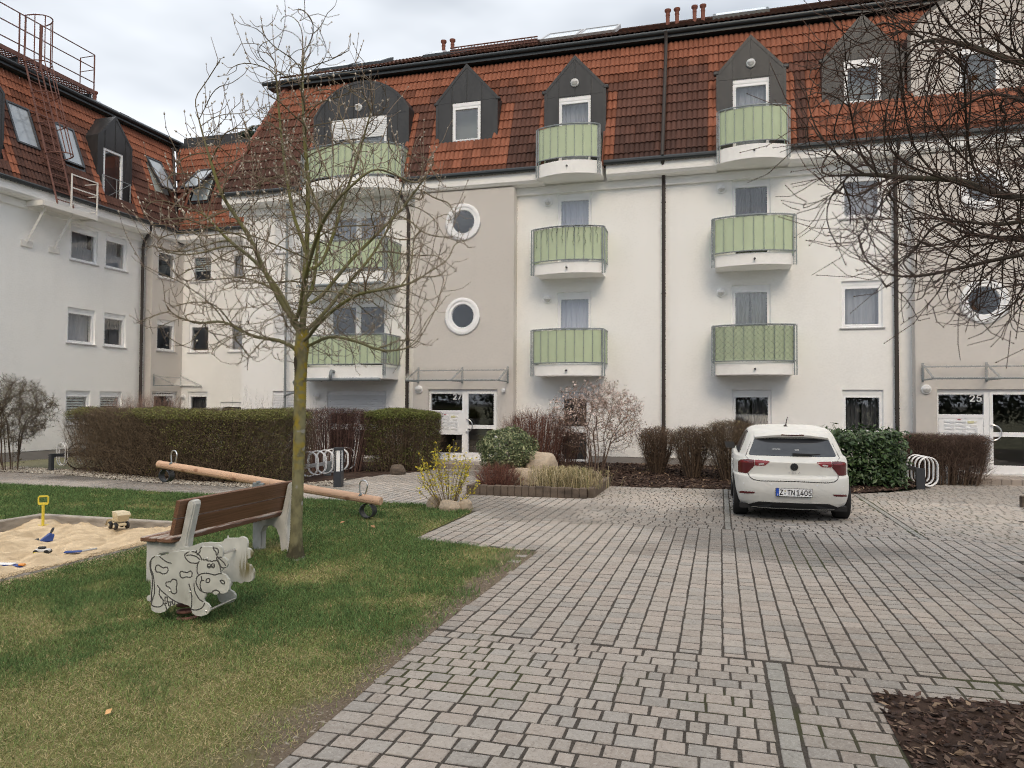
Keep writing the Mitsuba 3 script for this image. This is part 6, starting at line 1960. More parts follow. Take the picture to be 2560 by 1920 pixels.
COW_LINES = [[(-0.183,0.536),(-0.209,0.517),(-0.228,0.48),(-0.224,0.436),(-0.204,0.375),(-0.199,0.308),(-0.206,0.241),(-0.207,0.188),(-0.218,0.172)],[(-0.217,0.498),(-0.219,0.445),(-0.196,0.393),(-0.181,0.31),(-0.177,0.252),(-0.192,0.207),(-0.207,0.157)],[(-0.135,0.541),(-0.102,0.519),(-0.07,0.503),(-0.023,0.493)],[(-0.173,0.452),(-0.165,0.466),(-0.144,0.472),(-0.122,0.46),(-0.095,0.453),(-0.069,0.46),(-0.053,0.451),(-0.052,0.434),(-0.073,0.41),(-0.105,0.404),(-0.132,0.415),(-0.159,0.415),(-0.172,0.43),(-0.173,0.452)],[(0.062,0.424),(0.075,0.438),(0.101,0.431),(0.133,0.431),(0.158,0.444),(0.177,0.431),(0.175,0.407),(0.154,0.394),(0.118,0.395),(0.089,0.384),(0.065,0.398),(0.062,0.424)],[(-0.071,0.331),(-0.066,0.34),(-0.029,0.347),(-0.003,0.369),(0.029,0.364),(0.036,0.338),(0.03,0.303),(0.036,0.273),(0.015,0.254),(-0.006,0.256),(-0.022,0.277),(-0.033,0.298),(-0.065,0.311),(-0.071,0.331)],[(-0.15,0.308),(-0.118,0.274),(-0.064,0.239),(0.001,0.204),(0.059,0.185),(0.096,0.181)],[(-0.13,0.276),(-0.132,0.247),(-0.122,0.221),(-0.095,0.197),(-0.092,0.173),(-0.11,0.147),(-0.152,0.137),(-0.19,0.141),(-0.208,0.153)],[(-0.092,0.173),(-0.067,0.15),(-0.059,0.127)],[(-0.122,0.226),(-0.103,0.207),(-0.089,0.193)],[(-0.074,0.223),(-0.053,0.218),(-0.057,0.173),(-0.07,0.17),(-0.076,0.194),(-0.074,0.223)],[(-0.052,0.189),(-0.031,0.185),(-0.004,0.193)],[(-0.04,0.182),(-0.041,0.157),(-0.027,0.154),(-0.02,0.172),(-0.021,0.184)],[(-0.003,0.195),(-0.004,0.175),(0.012,0.17),(0.019,0.19)],[(0.149,0.34),(0.161,0.308),(0.168,0.282),(0.178,0.235),(0.178,0.183),(0.172,0.154)],[(0.196,0.348),(0.203,0.298),(0.225,0.256),(0.251,0.228),(0.282,0.214)],[(0.297,0.203),(0.278,0.169),(0.242,0.149),(0.206,0.142),(0.175,0.146)],[(0.213,0.608),(0.215,0.595),(0.226,0.574),(0.234,0.586),(0.249,0.606),(0.246,0.619),(0.261,0.637)],[(0.372,0.639),(0.402,0.637),(0.417,0.616),(0.413,0.594),(0.398,0.589)],[(0.369,0.644),(0.377,0.622),(0.393,0.61),(0.398,0.589),(0.409,0.572),(0.401,0.563),(0.404,0.546),(0.389,0.539),(0.374,0.54),(0.361,0.531),(0.343,0.536),(0.328,0.533),(0.312,0.538),(0.302,0.544),(0.289,0.538),(0.276,0.545)],[(0.145,0.598),(0.119,0.581),(0.103,0.567),(0.109,0.55),(0.131,0.525),(0.168,0.509),(0.209,0.508),(0.24,0.523)],[(0.171,0.599),(0.213,0.591),(0.244,0.571),(0.266,0.537)],[(0.122,0.564),(0.156,0.57),(0.203,0.564),(0.247,0.539)],[(0.404,0.566),(0.449,0.571)],[(0.407,0.551),(0.425,0.526),(0.441,0.497),(0.461,0.489),(0.486,0.493)],[(0.419,0.56),(0.455,0.541),(0.486,0.508)],[(0.235,0.518),(0.223,0.482),(0.223,0.448),(0.237,0.418)],[(0.409,0.538),(0.43,0.509),(0.441,0.471),(0.447,0.445)],[(0.242,0.418),(0.268,0.431),(0.319,0.437),(0.355,0.433),(0.386,0.429),(0.421,0.44),(0.452,0.444)],[(0.24,0.416),(0.219,0.391),(0.215,0.364),(0.228,0.33),(0.265,0.294),(0.307,0.284),(0.363,0.288)],[(0.263,0.409),(0.266,0.39),(0.269,0.381),(0.287,0.378)],[(0.269,0.381),(0.254,0.354),(0.254,0.332),(0.268,0.301)],[(0.307,0.375),(0.315,0.393),(0.335,0.398),(0.343,0.386),(0.336,0.369),(0.315,0.365),(0.307,0.375)],[(0.438,0.389),(0.453,0.393),(0.476,0.381),(0.479,0.368),(0.463,0.365),(0.445,0.376),(0.438,0.389)],[(0.318,0.493),(0.32,0.506),(0.336,0.511),(0.348,0.499),(0.344,0.484),(0.329,0.48),(0.318,0.493)],[(0.353,0.5),(0.359,0.512),(0.374,0.515),(0.383,0.504),(0.38,0.488),(0.364,0.483),(0.353,0.5)],[(0.323,0.486),(0.333,0.492),(0.345,0.488)],[(0.358,0.49),(0.369,0.497),(0.382,0.493)],[(0.363,0.288),(0.378,0.305),(0.398,0.312),(0.424,0.306),(0.434,0.296)]]
COW_BOLTS = [(0.317, 0.554), (-0.03, 0.277), (0.164, 0.282), (0.315, 0.142)]

CK = thing('spring_rider', 'grey cow shaped spring rider made of two panels standing on the lawn', 'spring rider')


def _cowmat(p, n, uv):
    t = fbm(p.x * 7, p.y * 7, p.z * 7, 4); s_ = fbm(p.x * 38, 1.0, p.z * 3.5, 3)
    algae = smoothstep(.50, .72, fbm(p.x * 3.2, p.y * 3, p.z * 2.2 + 5, 3)) * smoothstep(.42, .66, s_)
    base = mix((.47, .475, .44), (.33, .335, .305), dr.clip(2.0 * (t - .36), 0, 1))
    return mix(base, (.15, .135, .065), algae * smoothstep(5.1, 5.2, p.y) * .9 + algae * .15)


bs('m_cow', mikit.proc(_cowmat), .75, specular=.3)
cp = Polygon(COW).buffer(0)
cp = cp.buffer(.006).buffer(-.006)
for j, y in enumerate((4.95, 5.32)):
    E('side_panel', MB().prism(cp, lambda u, v, d: (-4.2 + u - .04 * j, y + d, v), -.010, .010), 'm_cow', parent=CK, label=('front panel with the engraved cow drawing', 'rear panel streaked with algae')[j])
eg = MB()
for ln in COW_LINES:
    pts = np.array(ln)
    if len(pts) > 2:
        t = np.r_[0, np.cumsum(np.linalg.norm(np.diff(pts, axis=0), axis=1))]
        from scipy.interpolate import CubicSpline, PchipInterpolator
        q = np.linspace(0, t[-1], max(12, int(t[-1] / .008)))
        pts = np.stack([PchipInterpolator(t, pts[:, a])(q) for a in (0, 1)], 1)
    g = LineString(pts).buffer(.0046, cap_style=1, quad_segs=2).intersection(cp)
    eg.prism(g, lambda u, v, d: (-4.2 + u, 4.95 + d, v), -.0118, -.0088)
bs('m_groove', (.055, .055, .052), .9)
E('engraving', eg, 'm_groove', parent=CK)
for u, v in COW_BOLTS:
    E('bolt', MB().lathe([(.009, 0), (.009, .003), (.005, .007), (.001, .008)], (-4.2 + u, 4.938, v), (0, -1, 0), 12), 'm_chrome', 40, parent=CK)
E('handle_bar', MB().tube([(-4.2 + .285, 4.95, .565), (-4.2 + .545, 5.32, .63)] if False else [(-4.2 + .317, 4.96, .553), (-4.2 + .297, 5.31, .553)], .011, 10), 'm_chrome', 40, parent=CK)
E('foot_bar', MB().tube([(-4.2 + .33, 4.96, .145), (-4.2 + .295, 5.31, .145)], .011, 10), 'm_chrome', 40, parent=CK)
E('seat', MB().box(-4.33, -4.05, 4.962, 5.308, .345, .37, b=.008), 'm_anthracite', parent=CK)
E('mount', MB().box(-4.30, -4.10, 4.962, 5.308, .225, .25, b=.006).box(-4.28, -4.12, 5.06, 5.20, .20, .224), 'm_anthracite', parent=CK)
th_ = np.linspace(0, 2 * PI * 4, 110)
E('spring', MB().tube(np.stack([-4.2 + .085 * np.cos(th_), 5.13 + .085 * np.sin(th_), -.02 + .22 * th_ / th_[-1]], 1), .014, 8), 'm_rust', True, parent=CK)

# ---- seesaw
SS = thing('seesaw', 'long round timber seesaw with steel handles, its right end resting on a tyre', 'seesaw')
pa_, pb_ = np.array([-9.42, 10.66, .70]), np.array([-4.98, 10.28, .285])
ax = pb_ - pa_; Ls = np.linalg.norm(ax); ax /= Ls


def _log(p, n, uv):
    g = fbm(p.x * 4, p.y * 60, p.z * 60, 3)
    kn = smoothstep(.14, .05, voronoi(p.x * 2.1, p.z * 3.2 + p.y)[0])
    crack = smoothstep(.015, .0, dr.abs(p.z + .0935 * p.x + .188 - .012 * (fbm(p.x * 2, 0, 0, 2) - .5)))
    c = mix((.58, .39, .27), (.47, .285, .185), dr.clip(1.6 * (g - .35), 0, 1))
    return mix(mix(c, (.27, .135, .085), kn * .8), (.16, .09, .06), crack * 0.0)


bs('m_log', mikit.proc(_log), .7, specular=.25)
lg = MB()
lg.lathe([(.001, 0), (.055, 0), (.066, .012), (.0675, Ls * .3), (.0675, Ls * .7), (.066, Ls - .012), (.055, Ls), (.001, Ls)], pa_, ax, 28)
E('beam', lg, 'm_log', 40, parent=SS)
E('drying_crack', MB().tube([pa_ + ax * t_ + np.array([.0, -.0665, -.012 + .006 * math.sin(t_ * 3)]) for t_ in np.linspace(.1, Ls - .1, 40)], .0022, 4), 'm_wood', parent=SS)
sd = unit(np.cross(ax, [0, 0, 1.0])); upv = np.cross(sd, ax)
for f_ in (.075, .925):
    c_ = pa_ + ax * Ls * f_ + upv * .066
    loop = [c_ + sd * .052 + upv * .0] + [c_ + sd * (.052 + .03 * math.sin(a)) * 1 + upv * (.06 + .05 * 0) for a in (0.6,)] + [c_ + sd * .082 * math.cos(a) + upv * (.135 + .075 * math.sin(a)) for a in np.linspace(-.2, PI + .2, 15)] + [c_ - sd * .07 + upv * .06, c_ - sd * .052]
    rot = [c_ + (p - c_) @ np.array([[1, 0, 0], [0, 1, 0], [0, 0, 1]]) for p in loop]
    tw_ = [c_ + ((p - c_) @ sd) * unit(sd * .2 + ax * .98) + ((p - c_) @ upv) * upv for p in loop]
    hk = E('handle', MB().tube(tw_, .0125, 8), 'm_chrome', True, parent=SS)
    E('plate', MB().tube([c_ + sd * .04 - upv * .03 - ax * .03, c_ + sd * .045 + upv * .006], .022, 6).tube([c_ - sd * .04 - upv * .03, c_ - sd * .045 + upv * .006], .022, 6), 'm_steel', parent=hk)
for f_, z_ in ((.045, None), (.95, None)):
    c_ = pa_ + ax * Ls * f_
    ty = MB(); n_ = 20
    e_ = unit(np.array([ax[0], ax[1], 0])); top_ = c_ - upv * .065
    cc = top_ - np.array([0, 0, .108])
    for k_ in range(n_):
        a = PI * .62 + (2 * PI - .48 * PI) * k_ / (n_ - 1) - .12
    w_ = np.linspace(PI / 2 + .42, PI / 2 + 2 * PI - .42, 30)
    rin, rout = .098, .112
    V = []
    for a in w_:
        for rr2, s2 in ((rin, -.06), (rout, -.055), (rout, .055), (rin, .06)):
            V.append(cc + e_ * rr2 * 1.12 * math.cos(a) + np.array([0, 0, rr2 * math.sin(a)]) + sd * s2)
    F_ = []
    for q in range(29):
        for s2 in range(4):
            F_.append((q * 4 + s2, q * 4 + (s2 + 1) % 4, q * 4 + 4 + (s2 + 1) % 4, q * 4 + 4 + s2))
    ty.add(V, F_)
    E('tyre_bumper', ty, 'm_anthracite', 40, parent=SS)
mid_ = pa_ + ax * Ls * .5
E('pivot_post', MB().box(mid_[0] - .10, mid_[0] + .10, mid_[1] - .13, mid_[1] - .075, -.05, mid_[2] - .01, b=.01).box(mid_[0] - .10, mid_[0] + .10, mid_[1] + .075, mid_[1] + .13, -.05, mid_[2] - .01, b=.01).tube([mid_ - [0, .15, 0], mid_ + [0, .15, 0]], .02, 8), 'm_steel', parent=SS)

# ---- bollard light
k = thing('bollard_light', 'square anthracite bollard light with a white diffuser beside the paved path', 'bollard light')
tf = rt((-7.81, 14.06, 0), .15)
E('base', MB(tf).box(-.085, .085, -.085, .085, -.03, .33, b=.006).box(-.06, .06, -.0885, -.085, .02, .30), 'm_anthracite', parent=k)
E('diffuser', MB(tf).box(-.066, .066, -.066, .066, .332, .778, b=.004), 'm_pvc', parent=k)
for sx in (-1, 1):
    for sy in (-1, 1):
        E('corner_post', MB(tf).box(sx * .06, sx * .084, sy * .06, sy * .084, .331, .779), 'm_anthracite', parent=k)
E('side_fin', MB(tf).box(-.050, -.030, -.082, -.068, .331, .779), 'm_anthracite', parent=k)
E('cap', MB(tf).box(-.088, .088, -.088, .088, .78, .835, b=.008), 'm_anthracite', parent=k)


# ---- bicycle racks
def rack(label, p0, p1, n, side, hoopw, z0_, z1_, round_=True, beam=.42, sgn=1, plate=False, tilt=0.0):
    k = thing('bicycle_rack', label, 'bicycle rack', 'wheel-bender bicycle racks')
    p0, p1 = np.array([*p0, 0.0]), np.array([*p1, 0.0])
    d = p1 - p0; L = np.linalg.norm(d); d /= L
    s_ = np.array([d[1], -d[0], 0]) * sgn
    for t_ in ((.02, L - .02) if not plate else (L * .5,)):
        c = p0 + d * t_
        m = MB(); V = [c + d * a * .035 + s_ * b * .085 + np.array([0, 0, z]) for a in (-1, 1) for b in (-1, 1) for z in (-.05, beam + .03)]
        m.mesh(trimesh.convex.convex_hull(np.array(V))); E('post', m, 'm_anthracite' if not plate else 'm_steel', parent=k)
    m = MB(); V = [p0 + d * a + s_ * b * .022 + np.array([0, 0, z]) for a in (0, L) for b in (-1, 1) for z in (beam - .055, beam + .028)]
    m.mesh(trimesh.convex.convex_hull(np.array(V))); E('beam', m, 'm_anthracite' if not plate else 'm_sill', parent=k)
    for i in range(n):
        c = p0 + d * (L * (i + .55) / n) + s_ * side
        R_ = hoopw / 2; zz0, zz1 = z0_ + R_, z1_ - R_
        for off in (-.028, .028):
            pts = [c + s_ * R_ * math.cos(a) + d * (off + tilt * math.cos(a)) + np.array([0, 0, (zz1 if math.sin(a) >= 0 else zz0) + R_ * math.sin(a)]) for a in np.linspace(0, 2 * PI, 33)[:-1]]
            E('hoop', MB().tube(pts, .0125, 6, closed=True), 'm_pvc', True, parent=k)
    return k


rack('bicycle rack of white hoops on a dark beam, between the laurel and the bare hedge', (4.12, 17.58), (4.02, 19.2), 6, .20, .38, .06, .68, tilt=.02)
rack('bicycle rack of white round hoops behind the bollard light', (-9.36, 15.2), (-9.42, 17.5), 6, .02, .42, .05, .62, plate=True, beam=.30, tilt=.05)
kr = rack('bicycle rack with a dark post at the left end of the long hedge', (-16.62, 15.02), (-15.9, 16.9), 4, .0, .36, .12, .70, beam=.40, tilt=.03)
# bicycle
k = thing('bicycle', 'black bicycle leaning in the rack, half hidden by the hedge', 'bicycle')
tf = rt((-16.15, 16.1, 0), 1.25)
for x in (-.52, .52):
    w = E('wheel', MB(tf).tube([(x + .33 * math.cos(a), 0, .345 + .33 * math.sin(a)) for a in np.linspace(0, 2 * PI, 29)[:-1]], .018, 6, closed=True), 'm_black', True, parent=k)
    sp = MB(tf)
    for a in np.linspace(0, PI, 9)[:-1]:
        sp.tube([(x + .32 * math.cos(a), 0, .345 + .32 * math.sin(a)), (x - .32 * math.cos(a), 0, .345 - .32 * math.sin(a))], .002, 3)
    E('spokes', sp, 'm_chrome', parent=w)
E('frame', MB(tf).tube([(-.52, 0, .345), (-.10, 0, .30), (.36, 0, .72), (-.2, 0, .74), (-.52, 0, .345)], .016, 6).tube([(-.10, 0, .30), (-.26, 0, .92)], .015, 6).tube([(.52, 0, .345), (.36, 0, .72), (.32, 0, .98)], .016, 6), 'm_black', parent=k)
E('handlebar', MB(tf).tube([(.25, -.28, 1.0), (.34, -.1, 1.01), (.34, .1, 1.01), (.25, .28, 1.0)], .013, 6), 'm_black', parent=k)
E('saddle', MB(tf).mesh(trimesh.convex.convex_hull(np.array([(-.38, -.07, .93), (-.38, .07, .93), (-.12, 0, .92), (-.36, -.07, .97), (-.36, .07, .97), (-.14, 0, .95), (-.2, -.03, .96), (-.2, .03, .96)]))), 'm_black', parent=k)

# block edging at the right margin, and a few leaves
k = thing('planter', 'corner of a second block-edged bed at the right margin of the view', 'planter')
for i in range(5):
    E('palisade', MB().box(5.12 + i * .16, 5.272 + i * .16, 14.98, 15.12, -.05, .20, b=.01), 'm_palisade', parent=k)
E('soil', MB().box(5.35, 5.9, 15.12, 15.35, -.05, .16), 'm_mulch', parent=k)
r = np.random.default_rng(91)
m = MB(); leaves(m, np.array([[-3.33, 3.42, .03]]), np.array([[.1, -.5, .8]]), .024, np.array([[.62, .36, .16]]), r, .85)
k = E('fallen_leaf', m, 'm_leaf'); labels[k] = {'label': 'single pale orange leaf lying on the near lawn at the lower left', 'category': 'leaf'}
for j, (x, y) in enumerate(((-5.35, 9.75), (-4.75, 9.55))):
    m = MB(); leaves(m, np.array([[x, y, .03]]), np.array([[.1, -.5, .8]]), .045, np.array([[.50, .25, .13]]), r, .6)
    k = E('fallen_leaf', m, 'm_leaf'); labels[k] = {'label': ('reddish leaf on the grass, left of the two below the seesaw tyre', 'reddish leaf on the grass, right of the two below the seesaw tyre')[j], 'category': 'leaf'}

# ================================================================== parked car
from scipy.interpolate import PchipInterpolator
LV = np.array([[.19, .79, .13, 3.93], [.30, .85, .05, 4.03], [.50, .875, .0, 4.06], [.635, .876, .015, 4.06], [.68, .874, .03, 4.05], [.705, .868, .115, 4.03], [.80, .866, .108, 4.0], [.905, .862, .095, 3.92], [.92, .858, .115, 3.88], [.97, .845, .168, 3.70],
               [1.0, .80, .205, 3.10], [1.10, .755, .27, 2.80], [1.25, .69, .38, 2.45], [1.36, .63, .48, 2.15], [1.41, .57, .60, 2.0], [1.44, .48, .80, 1.85], [1.455, .30, 1.05, 1.7]])
cW, cR, cF = [PchipInterpolator(LV[:, 0], LV[:, i]) for i in (1, 2, 3)]
nE, mE = 3.2, 8
CX, CY = 1.07, 11.93


def car_rear(x, z):
    z = np.clip(z, .19, 1.455); w, a, b_ = cW(z), cR(z), cF(z); b = (b_ - a) / 2
    return (a + b_) / 2 - b * np.maximum(1e-6, 1 - np.minimum(.9999, np.abs(x) / w) ** nE) ** (1 / mE)


def car_side(y, z):
    w, a, b_ = cW(z), cR(z), cF(z); b = (b_ - a) / 2
    return w * np.maximum(1e-6, 1 - np.minimum(.9999, np.abs(y - (a + b_) / 2) / b) ** mE) ** (1 / nE)


CAR = thing('parked_car', 'pale grey white hatchback parked nose to the facade, seen from behind', 'car')
ctf = lambda V: np.asarray(V, float) + [CX, CY, 0]
scene['m_paint'] = {'type': 'twosided', 'bsdf': {'type': 'principled', 'base_color': {'type': 'rgb', 'value': [.62, .615, .585]}, 'roughness': .35, 'specular': .5, 'clearcoat': .8, 'clearcoat_gloss': .93}}
bs('m_car_glass', (.030, .034, .042), .07, specular=.8)
bs('m_tyre', (.016, .016, .017), .85)
bs('m_trim', (.016, .016, .017), .85)
scene['m_tail'] = {'type': 'twosided', 'bsdf': {'type': 'principled', 'base_color': {'type': 'rgb', 'value': [.20, .010, .016]}, 'roughness': .12, 'specular': .7, 'clearcoat': .6}}
bs('m_tail_dark', (.085, .006, .010), .15, specular=.7)
bs('m_badge', (.035, .036, .038), .3, metallic=.4)
bs('m_alu', (.35, .35, .36), .35, metallic=.7)
lev = np.unique(np.concatenate([LV[:, 0], np.linspace(.19, 1.455, 64)]))
th2 = np.linspace(0, 2 * PI, 161)[:-1]
Vb = []
for z in lev:
    w, a, b_ = cW(z), cR(z), cF(z); b = (b_ - a) / 2
    cs, sn = np.cos(th2), np.sin(th2)
    Vb.append(np.stack([w * np.sign(cs) * np.abs(cs) ** (2 / nE), (a + b_) / 2 + b * np.sign(sn) * np.abs(sn) ** (2 / mE), np.full(160, z)], 1))
Vb = np.vstack(Vb)
i, j = np.meshgrid(np.arange(len(lev) - 1), np.arange(160), indexing='ij')
Fb = np.stack([i * 160 + j, i * 160 + (j + 1) % 160, (i + 1) * 160 + (j + 1) % 160, (i + 1) * 160 + j], -1).reshape(-1, 4)
body = MB(ctf); body.add(Vb, Fb)
top_i = len(Vb) - 160
body.add(np.vstack([Vb[top_i:], [[0, 1.38, 1.458]]]), [(160, q, (q + 1) % 160) for q in range(160)])
E('body', body, 'm_paint', 50, parent=CAR)
E('underbody', MB(ctf).box(-.78, .78, .25, 3.9, .17, .24), 'm_trim', parent=CAR)


def patch(poly, mapf, res=.02):
    """A polygon in surface coordinates laid on the body as a fine sheet."""
    from scipy.spatial import Delaunay
    x0, y0, x1, y1 = poly.bounds
    gx, gy = np.meshgrid(np.arange(x0, x1, res), np.arange(y0, y1, res))
    P = np.column_stack([gx.ravel(), gy.ravel()]); P = P[inside(poly.buffer(-res * .4), P)]
    n_ = max(24, int(poly.exterior.length / (res * .6)))
    P = np.vstack([P, [poly.exterior.interpolate(t, True).coords[0] for t in np.linspace(0, 1, n_)[:-1]]])
    t = Delaunay(P).simplices
    t = t[inside(poly.buffer(1e-4), P[t].mean(1))]
    V = np.stack(mapf(P[:, 0], P[:, 1]), 1)
    return trimesh.Trimesh(V + [CX, CY, 0], t, process=False)


def on_rear(off):
    return lambda x, z: (x, car_rear(x, z) - off, z)


def on_side(sg, off):
    return lambda y, z: (sg * (car_side(y, z) + off), y, z)


def PE(name, poly, mapf, mat, parent=None, **lab):
    return E(name, (patch(poly, mapf), None), mat, True, parent=parent or CAR, **lab)


sm = lambda pts, r_=.012: Polygon(pts).buffer(-r_).buffer(r_)
PE('rear_window', sm([(-.545, 1.262), (.545, 1.262), (.648, .995), (-.648, .995)], .02), on_rear(.004), 'm_car_glass')
for sg in (-1, 1):
    outer = [(-.80, .885), (-.765, .918), (-.66, .934), (-.562, .931), (-.562, .838), (-.665, .712), (-.80, .708)]
    inner = [(-.556, .931), (-.39, .926), (-.33, .916), (-.41, .846), (-.556, .840)]
    fl = lambda q: [(sg * x, z) for x, z in q]
    k = PE('tail_light', sm(fl(outer), .008), on_rear(.006), 'm_tail_dark', label='dark red %s tail light' % ('left' if sg < 0 else 'right'))
    PE('lens_inner', sm(fl(inner), .006), on_rear(.006), 'm_tail', parent=k)
    PE('lens_band', sm(fl([(-.77, .90), (-.70, .918), (-.575, .918), (-.575, .885), (-.70, .88), (-.77, .87)]), .005), on_rear(.009), 'm_tail', parent=k)
    PE('lens_glint', sm(fl([(-.50, .878), (-.42, .884), (-.42, .862), (-.50, .855)]), .003), on_rear(.009), 'm_lamp_glass', parent=k)
    PE('reflector', sm(fl([(-.80, .405), (-.76, .432), (-.545, .445), (-.585, .415), (-.79, .392)]), .004), on_rear(.009), 'm_tail_dark')
    # side glazing, doors, wheels
    gl = sm([(.62, 1.02), (.66, 1.20), (.80, 1.345), (1.45, 1.36), (1.95, 1.28), (2.55, 1.02)], .03)
    for n_i, (a, b_) in enumerate(((.5, 1.18), (1.22, 2.7))):
        g = gl.intersection(sbox(a, .9, b_, 1.5))
        PE('side_window', g.buffer(-.01), on_side(sg, .004), 'm_car_glass')
    PE('window_frame', gl.buffer(.012).difference(gl.buffer(-.012)).buffer(0) if False else gl.buffer(.01), on_side(sg, .002), 'm_trim')
    for yy in (.78, 3.22):
        w = E('wheel', MB(ctf).lathe([(.19, -.02), (.285, -.02), (.312, .0), (.318, .03), (.318, .17), (.312, .20), (.285, .215), (.21, .21)], (sg * .66, yy, .316), (sg, 0, 0), 40), 'm_tyre', 40, parent=CAR)
        E('rim', MB(ctf).lathe([(.001, .19), (.06, .195), (.08, .17), (.20, .185), (.212, .21)], (sg * .66, yy, .316), (sg, 0, 0), 30), 'm_alu', 40, parent=w)
        PE('wheel_arch', Point(yy, .316).buffer(.365).intersection(sbox(0, .2, 5, .75)), on_side(sg, .003), 'm_trim')
    E('mirror', MB(ctf).mesh(trimesh.convex.convex_hull(np.array([(sg * x, y, z) for x, y, z in [(.80, 2.42, .98), (.97, 2.40, .99), (1.0, 2.46, 1.10), (.83, 2.46, 1.10), (.86, 2.58, 1.0), (.98, 2.54, 1.02), (.95, 2.58, 1.09)]]))), 'm_trim', parent=CAR)
    dl = MB(ctf)
    for y_ in (.98, 2.02):
        dl.tube([(sg * (car_side(y_ + .1 * max(0, .75 - z), z) + .001), y_ + .1 * max(0, .75 - z), z) for z in np.linspace(.30, 1.0, 12)], .0035, 4)
    E('door_seam', dl, 'm_trim', parent=CAR)
    E('door_handle', MB(ctf).tube([(sg * (car_side(1.12, .86) + .012), 1.08, .86), (sg * (car_side(1.3, .86) + .018), 1.18, .865), (sg * (car_side(1.3, .86) + .012), 1.28, .86)], .012, 6), 'm_paint', parent=CAR)
# spoiler with brake light
sp = MB(ctf); xs_ = np.linspace(-1, 1, 25)
top_ = np.stack([.56 * xs_, .46 - .0 * xs_ + .10 * xs_ ** 4, 1.375 - .035 * xs_ ** 2], 1)
lip = np.stack([.545 * xs_, .285 + .14 * xs_ ** 4, 1.325 - .05 * xs_ ** 2], 1)
und = np.stack([.54 * xs_, .30 + .14 * xs_ ** 4, 1.295 - .045 * xs_ ** 2], 1)
bk_ = np.stack([.54 * xs_, .44 + .1 * xs_ ** 4, 1.262 - .03 * xs_ ** 2], 1)
Vsp = np.vstack([top_, lip, und, bk_]); Fs = []
for a in range(3):
    Fs += [(a * 25 + q, a * 25 + q + 1, a * 25 + 26 + q, a * 25 + 25 + q) for q in range(24)]
sp.add(Vsp, Fs)
E('spoiler', sp, 'm_paint', 30, parent=CAR)
E('brake_light', MB(ctf).mesh(trimesh.convex.convex_hull(np.array([(x, y, z) for x in (-.16, .175) for y, z in ((.281, 1.322), (.30, 1.30), (.31, 1.33))]))), 'm_tail_dark', parent=CAR)
seam = MB(ctf)
pl_ = [(-.655, .712), (-.632, .665), (-.58, .632), (-.48, .618), (0, .628), (.48, .618), (.58, .632), (.632, .665), (.655, .712)]
lnp = LineString(pl_)
seam.tube([(*(lambda p: (p[0], car_rear(p[0], p[1]) - .003, p[1]))(lnp.interpolate(t, True).coords[0]),) for t in np.linspace(0, 1, 50)], .006, 5)
for sg in (-1, 1):
    seam.tube([(sg * x, car_rear(sg * x, z) - .001, z) for x, z in ((.648, .935), (.69, .98), (.66, 1.05), (.60, 1.2))], .004, 4)
E('tailgate_seam', seam, 'm_trim', parent=CAR)
PE('number_plate_recess', sm([(-.52, .462), (-.33, .552), (.33, .552), (.52, .462), (.30, .40), (-.30, .40)], .02), on_rear(.003), 'm_paint')
y_p = car_rear(0, .46) - .022
k = E('number_plate', MB(ctf).box(-.262, .262, y_p, y_p + .016, .394, .522, b=.004), 'm_trim', parent=CAR, label='number plate reading Z TN 1405')
E('plate_face', MB(ctf).box(-.257, .257, y_p - .002, y_p + .002, .403, .517), 'm_pvc', parent=k)
bs('m_plate_blue', (.02, .075, .42), .4)
E('blue_band', MB(ctf).box(-.257, -.216, y_p - .004, y_p, .403, .517), 'm_plate_blue', parent=k)
for txt, xx, hh, mt in (('Z', -.205, .078, 'm_black'), ('TN', -.095, .078, 'm_black'), ('1405', .035, .078, 'm_black'), ('D', -.244, .024, 'm_pvc')):
    tmm = meshkit.text_mesh(txt, hh, .003, True); v = tmm.vertices
    wid = {'Z': .050, 'TN': .105, '1405': .212, 'D': .016}[txt]
    sx_ = wid / (v[:, 0].max() - v[:, 0].min())
    E('lettering', (trimesh.Trimesh(np.stack([CX + xx + (v[:, 0] - v[:, 0].min()) * sx_, CY + y_p - .003 - v[:, 2] - (.002 if txt == 'D' else 0), (.421 if txt != 'D' else .412) + v[:, 1]], 1), tmm.faces, process=False), None), mt, parent=k)
E('seal', MB(ctf).lathe([(.013, 0), (.001, .001)], (-.128, y_p - .004, .482), (0, -1, 0), 12, color=(.42, .40, .22)).lathe([(.015, 0), (.001, .001)], (-.128, y_p - .004, .440), (0, -1, 0), 12, color=(.30, .32, .33)), 'm_vc', parent=k)
yb = car_rear(0, .84)
k = E('badge', MB(ctf).lathe([(.057, -.01), (.057, .008), (.050, .014), (.001, .014)], (.015, yb, .839), (0, -1, 0), 32), 'm_badge', 40, parent=CAR)
E('emblem', MB(ctf).tube([(.015 + .047 * math.cos(a), yb - .0145, .839 + .047 * math.sin(a)) for a in np.linspace(0, 2 * PI, 30)[:-1]], .0028, 5, closed=True)
  .tube([(-.005, yb - .0145, .880), (.015, yb - .0145, .845), (.035, yb - .0145, .880)], .0028, 5).tube([(-.026, yb - .0145, .860), (-.006, yb - .0145, .802), (.015, yb - .0145, .835), (.036, yb - .0145, .802), (.056, yb - .0145, .860)], .0028, 5), 'm_trim', parent=k)
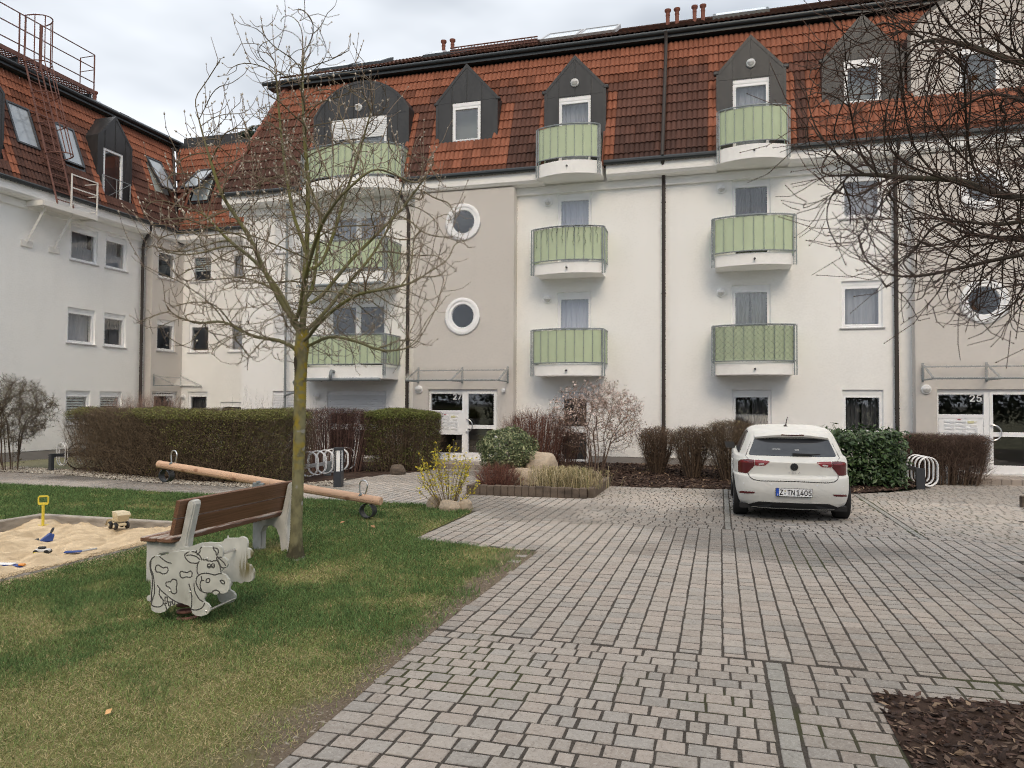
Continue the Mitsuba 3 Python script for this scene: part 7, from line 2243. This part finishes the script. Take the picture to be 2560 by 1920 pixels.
for ch_, xx in zip('POLO', (-.066, -.019, .030, .072)):
    tmm = meshkit.text_mesh(ch_, .022, .004, True); v = tmm.vertices
    E('lettering', (trimesh.Trimesh(np.stack([CX + xx + (v[:, 0] - v[:, 0].min()) * 1.55, CY + car_rear(0, .74) - .002 - v[:, 2], .733 + v[:, 1]], 1), tmm.faces, process=False), None), 'm_sill', parent=CAR)
dfz = [(-.70, .20), (-.60, .255), (-.50, .295), (.50, .295), (.60, .255), (.70, .20)]
PE('diffuser', sm(dfz, .008), on_rear(.006), 'm_trim')
for sg in (-1, 1):
    PE('diffuser_fin', sm([(sg * x, z) for x, z in ((.62, .205), (.36, .21), (.30, .265), (.36, .262))], .003), on_rear(.016), 'm_anthracite')
PE('diffuser_strip', sbox(-.60, .200, .60, .214), on_rear(.014), 'm_anthracite')
E('wiper', MB(ctf).mesh(trimesh.convex.convex_hull(np.array([(x, car_rear(0, 1.02) - d_, z) for x, z in ((.0, 1.0), (.0, 1.045), (.28, 1.035), (.28, 1.018)) for d_ in (.008, .035)]))).tube([(.27, car_rear(.27, 1.03) - .016, 1.027), (.40, car_rear(.4, 1.03) - .012, 1.032)], .007, 5), 'm_trim', parent=CAR)
E('antenna', MB(ctf).tube([(-.05, .80, 1.44), (-.045, .82, 1.48), (-.028, .72, 1.60)], [.02, .009, .005], 7).mesh(trimesh.convex.convex_hull(np.array([(-.085, .78, 1.435), (-.015, .78, 1.435), (-.085, .92, 1.44), (-.015, .92, 1.44), (-.05, .82, 1.475)]))), 'm_trim', parent=CAR)
PE('tow_cover', sbox(.50, .40, .55, .446).buffer(.002).difference(sbox(.503, .403, .547, .443)).buffer(.0001) if False else sbox(.50, .40, .55, .446), on_rear(.0022), 'm_paint')
for x in (-.72, -.32, .33, .72):
    zz = .575 if abs(x) < .5 else .56
    E('parking_sensor', MB(ctf).lathe([(.012, 0), (.012, .003), (.001, .004)], (x, car_rear(x, zz) - .001, zz), (0, -1, 0), 12), 'm_shutter', parent=CAR)
E('sticker', MB(ctf).box(-.29, -.17, car_rear(-.2, 1.1) - .008, car_rear(-.2, 1.1) - .006, 1.095, 1.104).box(.04, .10, car_rear(0, 1.09) - .008, car_rear(0, 1.09) - .006, 1.075, 1.098), 'm_shutter', parent=CAR)
